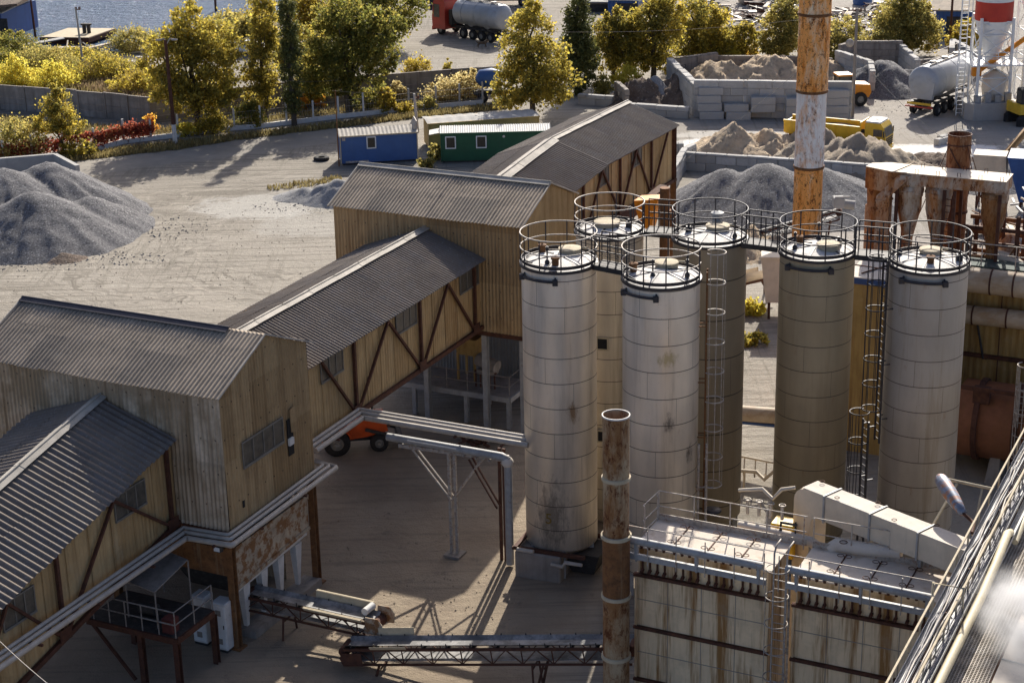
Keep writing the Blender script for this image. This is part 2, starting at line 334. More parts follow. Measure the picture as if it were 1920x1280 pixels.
# ------------------------------------------------------------------ special materials
def silo_mat(name, base, metal, rough, course, stain, stains=()):
    t = NT(name); x, y, z = t.sep()
    ang = t.math('ARCTAN2', y, x)
    n = t.noise(1.0, 4, .6, t.mp((.8,.8,.25)))
    c = t.mix(t.ramp(n, .3, .7), tuple(v*.82 for v in base), tuple(v*1.15 for v in base))
    # each plate of a course slightly different
    k = t.math('FLOOR', t.math('DIVIDE', z, course)); fr = t.math('FRACT', t.math('DIVIDE', z, course))
    sg = t.math('ADD', t.math('MULTIPLY', ang, 3/(2*PI)), t.math('MULTIPLY', k, .37))
    cell = t.n.new('ShaderNodeCombineXYZ'); t.lk(k, cell.inputs[0]); t.lk(t.math('FLOOR', sg), cell.inputs[1])
    wn = t.n.new('ShaderNodeTexWhiteNoise'); t.lk(cell.outputs[0], wn.inputs['Vector'])
    c = t.mix(t.ramp(wn.outputs['Value'], 0, 1, 0, .22), c, tuple(v*.7 for v in base))
    st = t.noise(1.0, 5, .7, t.mp((2.2,2.2,.12)))
    c = t.mix(t.ramp(st, .52, .72, 0, .6*stain), c, (.20,.14,.07))
    st2 = t.noise(1.0, 5, .7, t.mp((1.6,1.6,.5), loc=(3,1,7)))
    below = t.ramp(fr, .55, 1.0)       # rust runs below the seam above
    c = t.mix(t.math('MULTIPLY', t.ramp(st2, .60, .72, 0, .9*stain), below), c, (.23,.10,.025))
    for (az, zz, ra, rz, colr) in stains:   # single marks seen on the shell
        da = t.math('ABSOLUTE', t.math('SUBTRACT', ang, az)); dz = t.math('ABSOLUTE', t.math('SUBTRACT', z, zz))
        q = t.math('SQRT', t.math('ADD', t.math('POWER', t.math('DIVIDE', da, ra), 2), t.math('POWER', t.math('DIVIDE', dz, rz), 2)))
        q = t.math('ADD', q, t.math('MULTIPLY', t.math('SUBTRACT', t.noise(1.0, 6, .75, t.mp((6,6,2.2), loc=(zz,az,0))), .5), 3.4))
        c = t.mix(t.ramp(q, .25, 1.0, .8, 0), c, colr)
    h = t.math('LESS_THAN', fr, .03)
    v = t.math('LESS_THAN', t.math('FRACT', sg), .004)
    seam = t.math('MAXIMUM', h, v)
    c = t.mix(t.math('MULTIPLY', seam, .88), c, (.055,.042,.034))
    c = t.mix(t.ramp(t.noise(26, 2, .5), .70, .74, 0, .5), c, (.09,.07,.06))
    t.col(c); t.set(t.ramp(n, .3, .7, rough-.06, rough+.1), metal, .4)
    hb = t.math('ADD', t.math('MULTIPLY', t.ramp(fr, 0, .04), .4), t.math('MULTIPLY', t.noise(1.5, 2, .5), .5))
    t.bump(hb, .35, .02)
    return t.m
M['siloA'] = silo_mat('silo_aluminium_numbered', (.82,.73,.61), .45, .42, 1.02, .55, [(-1.25,7.0,.16,.42,(.25,.13,.045)),(-1.9,2.6,.5,1.6,(.28,.24,.2))])
M['siloB'] = silo_mat('silo_aluminium_rear', (.66,.57,.44), .4, .42, .95, .8)
M['siloC'] = silo_mat('silo_aluminium_scuffed', (.82,.73,.61), .45, .44, 1.04, .6, [(-1.45,7.4,.16,.35,(.10,.09,.09)),(-.75,6.0,.18,.4,(.08,.06,.05)),(-1.5,9.9,.3,.3,(.42,.36,.2))])
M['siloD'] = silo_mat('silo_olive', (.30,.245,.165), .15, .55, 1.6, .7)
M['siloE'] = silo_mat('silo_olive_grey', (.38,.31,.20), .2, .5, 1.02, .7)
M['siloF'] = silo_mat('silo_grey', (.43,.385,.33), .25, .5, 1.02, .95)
M['silotop'] = mat('silo_roof_dust', (.62,.59,.55), .8, .1, .12, 2, [('noise',(.28,.23,.19),3.5,.56,.70,.8),('fine',(.12,.09,.07),8,.68,.74,.6)])
M['hatch'] = mat('hatch_tan', (.48,.40,.27), .8, 0, .15, 3, [('noise',(.3,.2,.1),4,.55,.75,.6)])
def rust_chimney(name, pale, orange, lo, hi, dark=.62):
    t = NT(name)
    c = t.mix(t.ramp(t.noise(1.0, 4, .6, t.mp((2,2,.3))), .35, .65), tuple(v*.85 for v in pale), tuple(min(1,v*1.08) for v in pale))
    n1 = t.noise(1.0, 8, .75, t.mp((1.1,1.1,.45)), .4)
    c = t.mix(t.ramp(n1, lo-.06, lo+.10, 0, .85), c, orange)
    n2 = t.noise(1.0, 6, .75, t.mp((5,5,.9)))
    c = t.mix(t.math('MULTIPLY', t.ramp(n2, .50, .62, 0, .85), t.ramp(n1, lo-.12, lo+.08, .12, 1)), c, tuple(v*k for v,k in zip(orange,(.62,.5,.5))))
    n3 = t.noise(4.0, 8, .8, t.mp((1,1,.6))); c = t.mix(t.math('MULTIPLY', t.ramp(n3, .53, .60, 0, 1), t.ramp(n1, lo-.1, lo+.05)), c, (.11,.035,.012))
    n4 = t.noise(14, 3, .6); c = t.mix(t.ramp(n4, dark, dark+.06, 0, .9), c, (.06,.022,.01))
    t.col(c); t.set(.85, 0, .25); t.bump(n3, .3, .02); return t.m
M['chim_big'] = rust_chimney('rust_eaten_white_stack', (.95,.80,.56), (.95,.35,.035), .385, .7, .61)
M['chim_white'] = rust_chimney('white_stack_band', (.92,.87,.80), (.78,.34,.06), .555, .7, .70)
M['chim_front'] = rust_chimney('rust_streaked_stack', (.44,.33,.20), (.24,.10,.028), .47, .7, .70)
M['chim_right'] = rust_chimney('brown_rusted_stack', (.34,.25,.17), (.22,.085,.025), .42, .7, .66)
M['cyc'] = rust_chimney('grey_rusted_hopper', (.50,.43,.34), (.40,.155,.03), .455, .7, .72)
M['cyc_rust'] = rust_chimney('orange_rusted_casing', (.40,.30,.2), (.30,.12,.025), .42, .7, .66)
# ground
def ground_mat():
    t = NT('yard_ground'); ob = t.tc.outputs['Object']
    big = t.noise(.055, 5, .6); med = t.noise(.35, 6, .65); fine = t.noise(3.0, 5, .7); grit = t.noise(16, 3, .6)
    c = t.mix(t.ramp(big, .35, .65), (.305,.272,.224), (.365,.33,.278))
    c = t.mix(t.ramp(med, .42, .72, 0, .55), c, (.25,.225,.185))
    c = t.mix(t.ramp(fine, .5, .72, 0, .4), c, (.42,.39,.345))
    c = t.mix(t.ramp(grit, .58, .72, 0, .35), c, (.27,.23,.18))
    # tyre tracks: long thin streaks in a few headings, each where vehicles passed
    x, y, z = t.sep()
    def tracks(vec, sc, mask, amt, colr, c, lo=.53):
        n = t.noise(1.0, 4, .7, vec); return t.mix(t.math('MULTIPLY', t.ramp(n, lo, lo+.1, 0, amt), mask), c, colr)
    m1 = t.ramp(t.noise(.045, 3, .5, t.mp(loc=(31,7,0))), .34, .52); m2 = t.ramp(t.noise(.05, 3, .5, t.mp(loc=(3,57,0))), .42, .58)
    v1 = t.mp((.09,2.6,1), (0,0,R(10))); v2 = t.mp((.08,2.3,1), (0,0,R(-52)))
    c = tracks(v1, 1, m1, .85, (.16,.14,.113), c, .49); c = tracks(v1, 1, m1, .6, (.45,.405,.335), c, .57)
    c = tracks(v2, 1, m2, .75, (.17,.15,.12), c, .50)
    # the turning circle of the lorries
    cx, cy, _ = G(560, 455)
    dx = t.math('SUBTRACT', x, cx); dy = t.math('SUBTRACT', y, cy)
    r = t.math('SQRT', t.math('ADD', t.math('MULTIPLY', dx, dx), t.math('MULTIPLY', dy, dy))); th = t.math('ARCTAN2', dy, dx)
    cb = t.n.new('ShaderNodeCombineXYZ'); t.lk(t.math('MULTIPLY', t.math('ADD', r, t.math('MULTIPLY', t.noise(.16, 3, .6), 9.0)), 2.0), cb.inputs[0]); t.lk(t.math('MULTIPLY', th, 2.5), cb.inputs[1])
    rn = t.noise(1.0, 4, .7, cb.outputs[0])
    band = t.math('MULTIPLY', t.ramp(r, 4, 7), t.ramp(r, 24, 15))
    c = t.mix(t.math('MULTIPLY', t.math('MULTIPLY', t.ramp(rn, .52, .62, 0, .8), t.ramp(t.noise(.22, 3, .6), .34, .48)), band), c, (.165,.145,.117))
    c = t.mix(t.math('MULTIPLY', t.math('MULTIPLY', t.ramp(rn, .36, .44, .6, 0), t.ramp(t.noise(.3, 3, .6, t.mp(loc=(9,2,0))), .36, .5)), band), c, (.43,.38,.31))
    # greyer spilled aggregate towards the bunkers on the right
    east = t.math('MULTIPLY', t.ramp(x, 8, 20), t.ramp(y, 92, 104))
    c = t.mix(t.math('MULTIPLY', east, t.ramp(med, .3, .6, .35, .75)), c, (.38,.35,.315))
    # darker damp and oily patches
    dp = t.noise(.16, 5, .65, t.mp(loc=(17,40,0)), .6); c = t.mix(t.ramp(dp, .57, .70, 0, .28), c, (.20,.178,.15)); dp2 = t.noise(.9, 5, .7, t.mp(loc=(5,80,0))); c = t.mix(t.ramp(dp2, .64, .74, 0, .3), c, (.19,.17,.145))
    # a pair of wheel marks driven straight across the turning area
    v3 = t.mp((2.4,.10,1), (0,0,R(4))); m3 = t.ramp(t.noise(.07, 2, .5, t.mp(loc=(90,4,0))), .45, .6); c = tracks(v3, 1, m3, .8, (.19,.17,.135), c, .52)
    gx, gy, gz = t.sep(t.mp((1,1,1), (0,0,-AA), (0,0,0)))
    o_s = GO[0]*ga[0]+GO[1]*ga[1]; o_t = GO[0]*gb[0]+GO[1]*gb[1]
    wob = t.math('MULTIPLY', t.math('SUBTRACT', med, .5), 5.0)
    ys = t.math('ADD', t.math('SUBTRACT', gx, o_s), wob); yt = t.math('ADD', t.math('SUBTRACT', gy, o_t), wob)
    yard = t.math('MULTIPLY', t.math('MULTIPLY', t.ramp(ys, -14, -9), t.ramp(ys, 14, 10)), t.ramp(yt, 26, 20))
    dirt_shade = t.mix(t.ramp(med, .35, .65), (.255,.20,.145), (.335,.27,.195)); dirt_shade = t.mix(t.ramp(t.noise(1.0, 4, .7, t.mp((.12,2.2,1), (0,0,R(-24)))), .5, .66, 0, .55), dirt_shade, (.165,.135,.10)); dirt_shade = t.mix(t.ramp(t.noise(.8, 5, .7), .6, .72, 0, .6), dirt_shade, (.12,.10,.08))
    c = t.mix(yard, c, dirt_shade)  # loading yard: oily ground, also toned darker to deepen its shade
    # lime, whiter patches and dark spots on the ground, ragged at the rim
    edge = t.math('ADD', t.math('MULTIPLY', t.math('SUBTRACT', med, .5), 2.6), t.math('MULTIPLY', t.math('SUBTRACT', fine, .5), 1.6))
    def blotch(px, py, rx, ry, colr, amt, c):
        ex, ey, _ = G(px, py); q = t.math('ADD', t.math('POWER', t.math('DIVIDE', t.math('SUBTRACT', x, ex), rx), 2), t.math('POWER', t.math('DIVIDE', t.math('SUBTRACT', y, ey), ry), 2))
        return t.mix(t.ramp(t.math('ADD', q, edge), .55, 1.05, amt, 0), c, colr)
    c = blotch(505, 385, 5.2, 3.6, (.47,.45,.41), .6, c); c = blotch(590, 420, 4.5, 3.5, (.42,.40,.36), .4, c)
    c = blotch(430, 362, 3.2, .8, (.17,.15,.12), .7, c); c = blotch(640, 310, 3.0, 1.2, (.20,.18,.15), .6, c)
    for sx, sy, rx_, ry_ in ((1330,268,3.2,1.6),(1700,283,3.0,2.2),(1790,280,3.6,1.9),(1850,292,3.0,1.6),(1720,178,2.6,1.5),(1400,272,2.0,.8)): c = blotch(sx, sy, rx_, ry_, (.74,.715,.68), .95, c)
    c = blotch(1880, 330, 3.0, 2.2, (.16,.14,.12), .6, c); c = blotch(1420, 250, 8.0, 1.4, (.62,.59,.54), .5, c)
    t.col(c); t.set(.95, 0, .2)
    h = t.math('ADD', t.math('MULTIPLY', fine, .6), t.math('ADD', t.math('MULTIPLY', grit, .3), t.math('MULTIPLY', rn, .5)))
    t.bump(h, .8, .16); return t.m
def water_mat():
    t = NT('river_water'); n = t.noise(1.0, 5, .65, t.mp((.45,1.3,1), (0,0,R(8)))); n2 = t.noise(1.0, 3, .6, t.mp((1.6,4.2,1), (0,0,R(-6))))
    bp = t.n.new('ShaderNodeBump'); bp.inputs['Strength'].default_value = 1.0; bp.inputs['Distance'].default_value = .9; t.lk(t.math('ADD', n, t.math('MULTIPLY', n2, .6)), bp.inputs['Height'])
    d = t.n.new('ShaderNodeBsdfDiffuse'); t.lk(t.mix(t.ramp(n2, .35, .65), (.075,.115,.185), (.14,.195,.28)), d.inputs[0]); t.lk(bp.outputs[0], d.inputs['Normal'])
    g = t.n.new('ShaderNodeBsdfGlossy'); g.inputs['Roughness'].default_value = .10; t.lk(bp.outputs[0], g.inputs['Normal'])
    mx = t.n.new('ShaderNodeMixShader'); mx.inputs[0].default_value = .09; t.lk(d.outputs[0], mx.inputs[1]); t.lk(g.outputs[0], mx.inputs[2]); t.lk(mx.outputs[0], t.n['Material Output'].inputs[0]); return t.m
def slurry_mat():
    return mat('pale_cement_slurry', (.78,.76,.72), .38, 0, .08, .6, [('noise',(.55,.5,.44),1.2,.5,.7,.8),('streakx',(.45,.4,.34),2,.55,.7,.7)], (6,.4,.03), .6)
gm = MB(); gm.add([(-420,20,0),(420,20,0),(420,900,0),(-420,900,0)], [(0,1,2,3)])
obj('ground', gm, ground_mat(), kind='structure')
# river: sheet beyond the shore line
shore = [(-700,96),(-20,92),(60,100),(150,92),(228,98),(262,84),(330,66),(410,52),(520,24),(690,-10),(900,-60)]
pts = [G(*p)[:2] for p in shore]; wm = MB(); n = len(pts)
far = [(p[0]*2.2-30, 880) for p in pts]
wm.add([(x,y,.03) for x,y in pts]+[(x,y,.03) for x,y in far], [(i,i+1,n+i+1,n+i) for i in range(n-1)])
obj('water', wm, water_mat(), kind='structure')
def patch(name, px, m, z, k=.25, seed=1, n=40):
    # an irregular flat patch of ground from a handful of outline points
    rg = random.Random(seed); P = [G(*p)[:2] for p in px]; out = []
    for i in range(len(P)):
        a = P[i]; b = P[(i+1)%len(P)]; L = math.dist(a, b); st = max(2, int(L/.7))
        for j in range(st):
            u = j/st; w = .3+.0*u
            out.append((a[0]+(b[0]-a[0])*u+rg.uniform(-k,k), a[1]+(b[1]-a[1])*u+rg.uniform(-k,k)*1.3))
    cx = sum(p[0] for p in out)/len(out); cy = sum(p[1] for p in out)/len(out)
    from mathutils.geometry import tessellate_polygon
    b = MB(); b.add([(x,y,z) for x,y in out], [tuple(f) for f in tessellate_polygon([[Vector((x,y,0)) for x,y in out]])])
    return obj(name, b, m, kind='structure')
road_m = mat('dusty_asphalt', (.25,.225,.19), .9, 0, .15, .3, [('noise',(.33,.29,.24),.5,.48,.7,.8),('fine',(.2,.19,.18),9,.6,.72,.5),('streakx',(.22,.21,.2),1.5,.55,.7,.6)], (14,.4,.02))
patch('road', [(-60,345),(120,306),(250,286),(420,266),(640,240),(780,222),(900,212),(900,228),(800,240),(660,262),(520,285),(330,306),(160,330),(-40,372)], road_m, .004, .25, 5)
patch('verge_soil', [(-60,318),(120,297),(250,276),(330,268),(430,256),(560,241),(690,225),(830,208),(950,196),(950,205),(800,220),(640,240),(480,258),(330,281),(130,304),(-60,330)], mat('verge_soil', (.13,.105,.06), .95, 0, .3, .8, [('noise',(.25,.2,.11),1.6,.5,.7,.8)]), .010, .3, 6)
patch('verge_soil', [(-60,215),(60,225),(180,236),(300,243),(420,228),(560,212),(720,196),(860,184),(860,190),(720,206),(560,224),(420,240),(300,256),(150,250),(-60,234)], mat('weedy_soil', (.17,.14,.085), .95, 0, .3, .8, [('noise',(.30,.25,.17),1.2,.5,.7,.8)]), .004, .4, 7)
patch('riverbank_soil', [(-100,104),(60,112),(150,112),(230,120),(300,135),(300,205),(160,185),(0,160),(-100,150)], mat('riverbank_soil', (.14,.12,.06), .95, 0, .3, .5, [('noise',(.25,.19,.11),.6,.5,.7,.8)]), .008, .5, 8)
# ------------------------------------------------------------------ transfer towers and conveyor galleries (site grid)
def tower(name, label, s0, s1, t0, t1, zb, ze, zr, m_front, m_end, roof_m, capm, win=True, cap_hi=None):
    root = thing(name, label, 'industrial tower', Lg((s0+s1)/2, (t0+t1)/2, 0))
    tm = (t0+t1)/2; W = t1-t0; hw = (zr-ze)/(W/2)
    prof = lambda u: ze-zb+hw*min(u, W-u)
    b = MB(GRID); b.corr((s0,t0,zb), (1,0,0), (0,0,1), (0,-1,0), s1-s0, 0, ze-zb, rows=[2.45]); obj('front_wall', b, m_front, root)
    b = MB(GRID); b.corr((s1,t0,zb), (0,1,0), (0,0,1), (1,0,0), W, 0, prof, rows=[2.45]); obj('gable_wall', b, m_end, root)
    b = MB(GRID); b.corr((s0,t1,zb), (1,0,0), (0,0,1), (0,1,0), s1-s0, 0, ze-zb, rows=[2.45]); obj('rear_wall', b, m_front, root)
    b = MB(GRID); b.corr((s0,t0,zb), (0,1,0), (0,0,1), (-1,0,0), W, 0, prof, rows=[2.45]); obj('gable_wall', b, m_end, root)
    b = MB(GRID); b.box(s0+.05,s1-.05,t0+.05,t1-.05,zb+.02,zb+.2); obj('floor_deck', b, M['frame'], root)
    ov = .28; og = .14; SL = math.hypot(W/2+ov, (W/2+ov)*hw)
    dt = 1/math.hypot(1, hw)
    for sg in (-1, 1):
        te = tm+sg*(W/2+ov); zE = ze-ov*hw
        b = MB(GRID); b.corr((s0-og,te,zE+.03), (1,0,0), (0,-sg*dt,hw*dt), (0,sg*hw*dt,dt), s1-s0+2*og, 0, SL, rows=[SL*.60], amp=.03)
        obj('roof_slope', b, roof_m, root)
    b = MB(GRID)
    k = cap_hi if cap_hi is not None else s1+og
    for sg in (-1, 1):
        b.slab([(s0-og-.02,tm,zr+.085),(k,tm,zr+.085),(k,tm+sg*.24,zr+.085-.24*hw),(s0-og-.02,tm+sg*.24,zr+.085-.24*hw)][::sg], .02)
    b.tube([(s0-og-.02,tm,zr+.10),(k,tm,zr+.10)], .04, 8)
    obj('ridge_cap', b, capm, root)
    # verge flashing at the gable ends
    b = MB(GRID)
    for s_ in (s0-og, s1+og):
        for sg in (-1, 1):
            b.bar((s_,tm,zr+.05),(s_,tm+sg*(W/2+ov),ze-ov*hw+.05), .05, .06)
    each('verge_flashing', b, M['cap'], root)
    b = MB(GRID)
    b.bar((s0,t0-.02,zb-.08),(s1+.02,t0-.02,zb-.08),.12,.2); b.bar((s1+.02,t0,zb-.08),(s1+.02,t1,zb-.08),.12,.2); b.bar((s0,t1,zb-.08),(s1,t1,zb-.08),.12,.2); b.bar((s0,t0,zb-.08),(s0,t1,zb-.08),.12,.2)
    obj('base_beam', b, M['frame'], root)
    return root
T1S0, T1W, T1ZB, T1ZE, T1ZR = -10.55, 5.8, 4.75, 10.05, 11.3
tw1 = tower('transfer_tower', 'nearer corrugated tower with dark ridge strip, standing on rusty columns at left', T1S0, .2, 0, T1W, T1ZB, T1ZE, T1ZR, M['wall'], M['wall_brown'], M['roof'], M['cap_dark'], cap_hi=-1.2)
for (s_, t_) in ((.08,.1),(.08,5.7),(-5.2,.1),(-5.2,5.7),(-10.4,.1),(-10.4,5.7)):
    b = MB(GRID); b.ibeam((s_,t_,0),(s_,t_,T1ZB-.18),.26,.26); b.box(s_-.25,s_+.25,t_-.25,t_+.25,0,.06); obj('column', b, M['rust'], tw1)
# gable window strip with broken louvre
b = MB(GRID); b.corr((-10.4,5.45,0), (1,0,0), (0,0,1), (0,-1,0), 9.2, 0, 4.6); obj('skirt_wall', b, M['wall'], tw1)
wz = 6.9
b = MB(GRID); b.box(.245,.30,1.05,3.75,wz-.12,wz-.02); b.box(.245,.285,1.05,3.75,wz+.86,wz+.92)
for t_ in (1.05,1.72,2.4,3.08,3.72): b.box(.245,.285,t_,t_+.045,wz-.02,wz+.86)
wf = obj('window_frame', b, M['winframe'], tw1)
b = MB(GRID); b.box(.236,.262,1.06,3.72,wz-.02,wz+.86); obj('pane', b, M['glass'], wf)
b = MB(GRID); b.box(.22,.258,4.05,4.42,6.1,7.55); obj('broken_opening', b, M['black'], tw1)
b = MB(GRID); b.slab([(.27,4.25,7.0),(.34,4.62,6.95),(.30,4.58,8.0),(.262,4.22,7.9)], .02); obj('loose_sheet', b, M['wall_brown'], tw1)
b = MB(GRID); b.box(.27,.36,4.0,4.3,6.55,6.82); obj('lamp_box', b, M['white'], tw1)
b = MB(GRID); b.box(.238,.255,.86,.98,5.35,5.62); obj('rust_hole', b, M['black'], tw1)
# second tower
tw2 = tower('transfer_tower', 'farther brown corrugated tower behind the silos, grey ribbed roof', -8.5, 1.35, 22.3, 28.1, 4.95, 10.3, 11.5, M['wall_brown'], M['panel'], M['roof'], M['cap'])
for (s_, t_) in ((-.75,22.5),(1.2,22.5),(1.2,27.9),(-3.9,22.5),(-8.3,22.5),(-8.3,27.9),(-3.9,27.9)):
    b = MB(GRID); b.ibeam((s_,t_,0),(s_,t_,4.75),.26,.26); obj('column', b, M['pipe_paint'], tw2)
b = MB(GRID); b.corr((-8.3,27.7,0), (1,0,0), (0,0,1), (0,-1,0), 9.4, 0, 4.7); obj('skirt_wall', b, mat('grey_sheet_skirt', (.18,.18,.18), .7, .1, .2, 1), tw2)
b = MB(GRID); b.box(-1.02,-.8,22.26,22.30,6.1,6.42); obj('rust_hole', b, M['black'], tw2)

def gallery(label, sl, sr_, smid, segs, zb_off, dz_e, nodes, wins, open_end=None, capm='cap', wave=(.2,.034), legs=()):
    """segs: list of (t, z_ridge); walls hang zb below the eave; nodes: t of bottom truss nodes; wins: (t0,t1)"""
    t0 = segs[0][0]; t1 = segs[-1][0]
    root = thing('conveyor_gallery', label, 'conveyor gallery', Lg(smid, (t0+t1)/2, 0))
    def zr(t):
        for i in range(len(segs)-1):
            if t <= segs[i+1][0]+1e-6: 
                a, c = segs[i], segs[i+1]; return a[1]+(c[1]-a[1])*(t-a[0])/(c[0]-a[0])
        return segs[-1][1]
    ov = .32
    for side, se in ((1, sr_+ov), (-1, sl-ov)):
        b = MB(GRID)
        for i in range(len(segs)-1):
            (ta, za), (tb, zb_) = segs[i], segs[i+1]
            L = math.dist((ta,za),(tb,zb_)); U = Vector((0,(tb-ta)/L,(zb_-za)/L))
            W = Vector((smid-se, 0, dz_e*(abs(smid-se))/(sr_-smid))); wl = W.length; W.normalize(); N = U.cross(W)
            if N.z < 0: N = -N
            org = Vector((se, ta, za-dz_e*abs(smid-se)/(sr_-smid)))
            b.corr(org, U, W, N, L, 0, wl, rows=[wl*.52], amp=wave[1], period=wave[0])
        obj('roof_slope', b, M['roof_dark'], root)
    for i in range(len(segs)-1):
        (ta, za), (tb, zb_) = segs[i], segs[i+1]; b = MB(GRID); n = max(1, int((tb-ta)/2.0)); k = dz_e/(sr_-smid)
        for j in range(n):
            u0_ = ta+(tb-ta)*j/n; u1_ = ta+(tb-ta)*(j+1)/n+.1; w = .25 if segs[0][0] != 28.25 or i else .42
            for sg in (-1, 1):
                lift = .075+.012*(j%2)
                b.slab([(smid,u0_,zr(min(u0_,t1))+lift),(smid+sg*w,u0_,zr(min(u0_,t1))+lift-w*k),(smid+sg*w,u1_,zr(min(u1_,t1))+lift-w*k),(smid,u1_,zr(min(u1_,t1))+lift)][::sg], .018)
            b.tube([(smid,u0_,zr(u0_)+.1),(smid,u1_,zr(min(u1_,t1))+.1)], .045, 6)
        obj('ridge_cap', b, M[capm], root)
    ze = lambda t: zr(t)-dz_e
    zb2 = lambda t: ze(t)-zb_off
    # side walls
    for side, s_ in ((1, sr_), (-1, sl)):
        b = MB(GRID)
        for i in range(len(segs)-1):
            ta, tb = segs[i][0], segs[i+1][0]
            b.corr((s_,ta,0), (0,1,0), (0,0,1), (side,0,0), tb-ta, (lambda u,ta=ta: zb2(ta+u)), (lambda u,ta=ta: ze(ta+u)+.02), amp=.012, period=.20)
            n = int((tb-ta)/1.15)
            for j in range(1, n): b.bar((s_+side*.02,ta+(tb-ta)*j/n,zb2(ta+(tb-ta)*j/n)), (s_+side*.02,ta+(tb-ta)*j/n,ze(ta+(tb-ta)*j/n)), .035, .02)
        obj('side_wall', b, M['panel'], root)
    b = MB(GRID)
    for i in range(len(segs)-1):
        ta, tb = segs[i][0], segs[i+1][0]
        b.hexa([(sl,ta,zb2(ta)-.15),(sr_-.02,ta,zb2(ta)-.15),(sr_-.02,tb,zb2(tb)-.15),(sl,tb,zb2(tb)-.15)], [(sl,ta,zb2(ta)-.02),(sr_-.02,ta,zb2(ta)-.02),(sr_-.02,tb,zb2(tb)-.02),(sl,tb,zb2(tb)-.02)])
    obj('floor_deck', b, M['frame'], root)
    # truss on both sides
    for side, s_ in ((1, sr_+.10), (-1, sl-.10)):
        b = MB(GRID)
        for i in range(len(segs)-1):
            ta, tb = segs[i][0], segs[i+1][0]
            b.bar((s_,ta,zb2(ta)-.02),(s_,tb,zb2(tb)-.02),.14,.18); b.bar((s_,ta,ze(ta)-.14),(s_,tb,ze(tb)-.14),.10,.16)
        obj('chord', b, M['frame'], root)
        for k, t_ in enumerate(nodes):
            b = MB(GRID); b.bar((s_+side*.02,t_,zb2(t_)+.07),(s_+side*.02,t_,ze(t_)-.22),.13,.13); obj('post', b, M['frame'], root)
            for d in (-1, 1):
                tn = nodes[k+d] if 0 <= k+d < len(nodes) else t_+d*5.0
                tm_ = (t_+tn)/2
                if not (t0-.2 < tm_ < t1+.2): continue
                b = MB(GRID); b.bar((s_+side*(.03+.012*d),t_+d*.12,zb2(t_)+.12),(s_+side*(.03+.012*d),tm_,ze(tm_)-.24),.11,.10); obj('brace', b, M['frame'], root)
            if side > 0:
                b = MB(GRID); b.box(s_+.07,s_+.10,t_-.3,t_+.3,zb2(t_)-.05,zb2(t_)+.4); obj('gusset', b, M['frame'], root)
    for (wa, wb) in wins:
        b = MB(GRID); zt = min(ze(wa), ze(wb))-.28; h = .85
        b.box(sr_+.02,sr_+.085,wa-.05,wb+.05,zt-h-.08,zt-h); b.box(sr_+.02,sr_+.07,wa-.05,wb+.05,zt,zt+.05)
        for q in (wa-.05, wa+(wb-wa)*.36, wa+(wb-wa)*.68, wb): b.box(sr_+.02,sr_+.07,q,q+.05,zt-h,zt)
        f = obj('window_frame', b, M['winframe'], root)
        b = MB(GRID); b.box(sr_-.01,sr_+.045,wa,wb,zt-h,zt); obj('pane', b, M['glass'], f)
    if open_end:
        b = MB(GRID); t_ = t1-.05 if open_end > 0 else t0+.05
        b.add([(sl,t_,zb2(t_)),(sr_,t_,zb2(t_)),(sr_,t_,ze(t_)),(smid,t_,zr(t_)-.03),(sl,t_,ze(t_))], [(0,1,2,3,4)]); obj('end_wall', b, M['panel'], root)
    for (s_, t_) in legs:
        b = MB(GRID); b.ibeam((s_,t_,0),(s_,t_,zb2(t_)-.1),.28,.28); obj('leg', b, M['rust'], root)
        b = MB(GRID); b.ibeam((s_,t_,zb2(t_)-.1),(s_,t_,ze(t_)-.1),.28,.28); obj('post', b, M['frame'], root)
    return root
n2 = [Sa(665,768,-.8)[1], Sa(787,686,-.8)[1], Sa(890,628,-.8)[1]-.1]
gallery('long roofed conveyor gallery running between the two corrugated towers', -6.55, -.8, -3.6, [(5.95,9.62),(22.2,9.62)], 3.35, 1.05, n2,
        [(Sa(600,690,-.8)[1], Sa(640,668,-.8)[1]), (Sa(742,615,-.8)[1], Sa(778,590,-.8)[1]), (Sa(862,545,-.8)[1], Sa(895,525,-.8)[1])])
gallery('sloping conveyor gallery with sharp tower shadow on its roof, lower left corner', -7.95, -2.0, -4.97, [(-16,5.95),(-.12,9.22)], 3.3, 1.05,
        [Sa(118,1205,-2.)[1]-5.0, Sa(118,1205,-2.)[1], -.55],
        [(Sa(5,1165,-2.)[1], Sa(60,1105,-2.)[1]), (Sa(215,960,-2.)[1], Sa(268,905,-2.)[1])], wave=(.27,.042))
gallery('far conveyor gallery with a kinked roof line, behind the farther tower', -7.75, -1.8, -4.8, [(28.25,8.95),(39.1,9.95),(50.0,9.75)], 3.35, 1.05,
        [31.5, 36.2, 41.3, 46.0], [(33.0,34.6),(38.6,39.8),(43.2,44.6)], open_end=1, legs=((-1.75,49.7),(-7.6,49.7)))
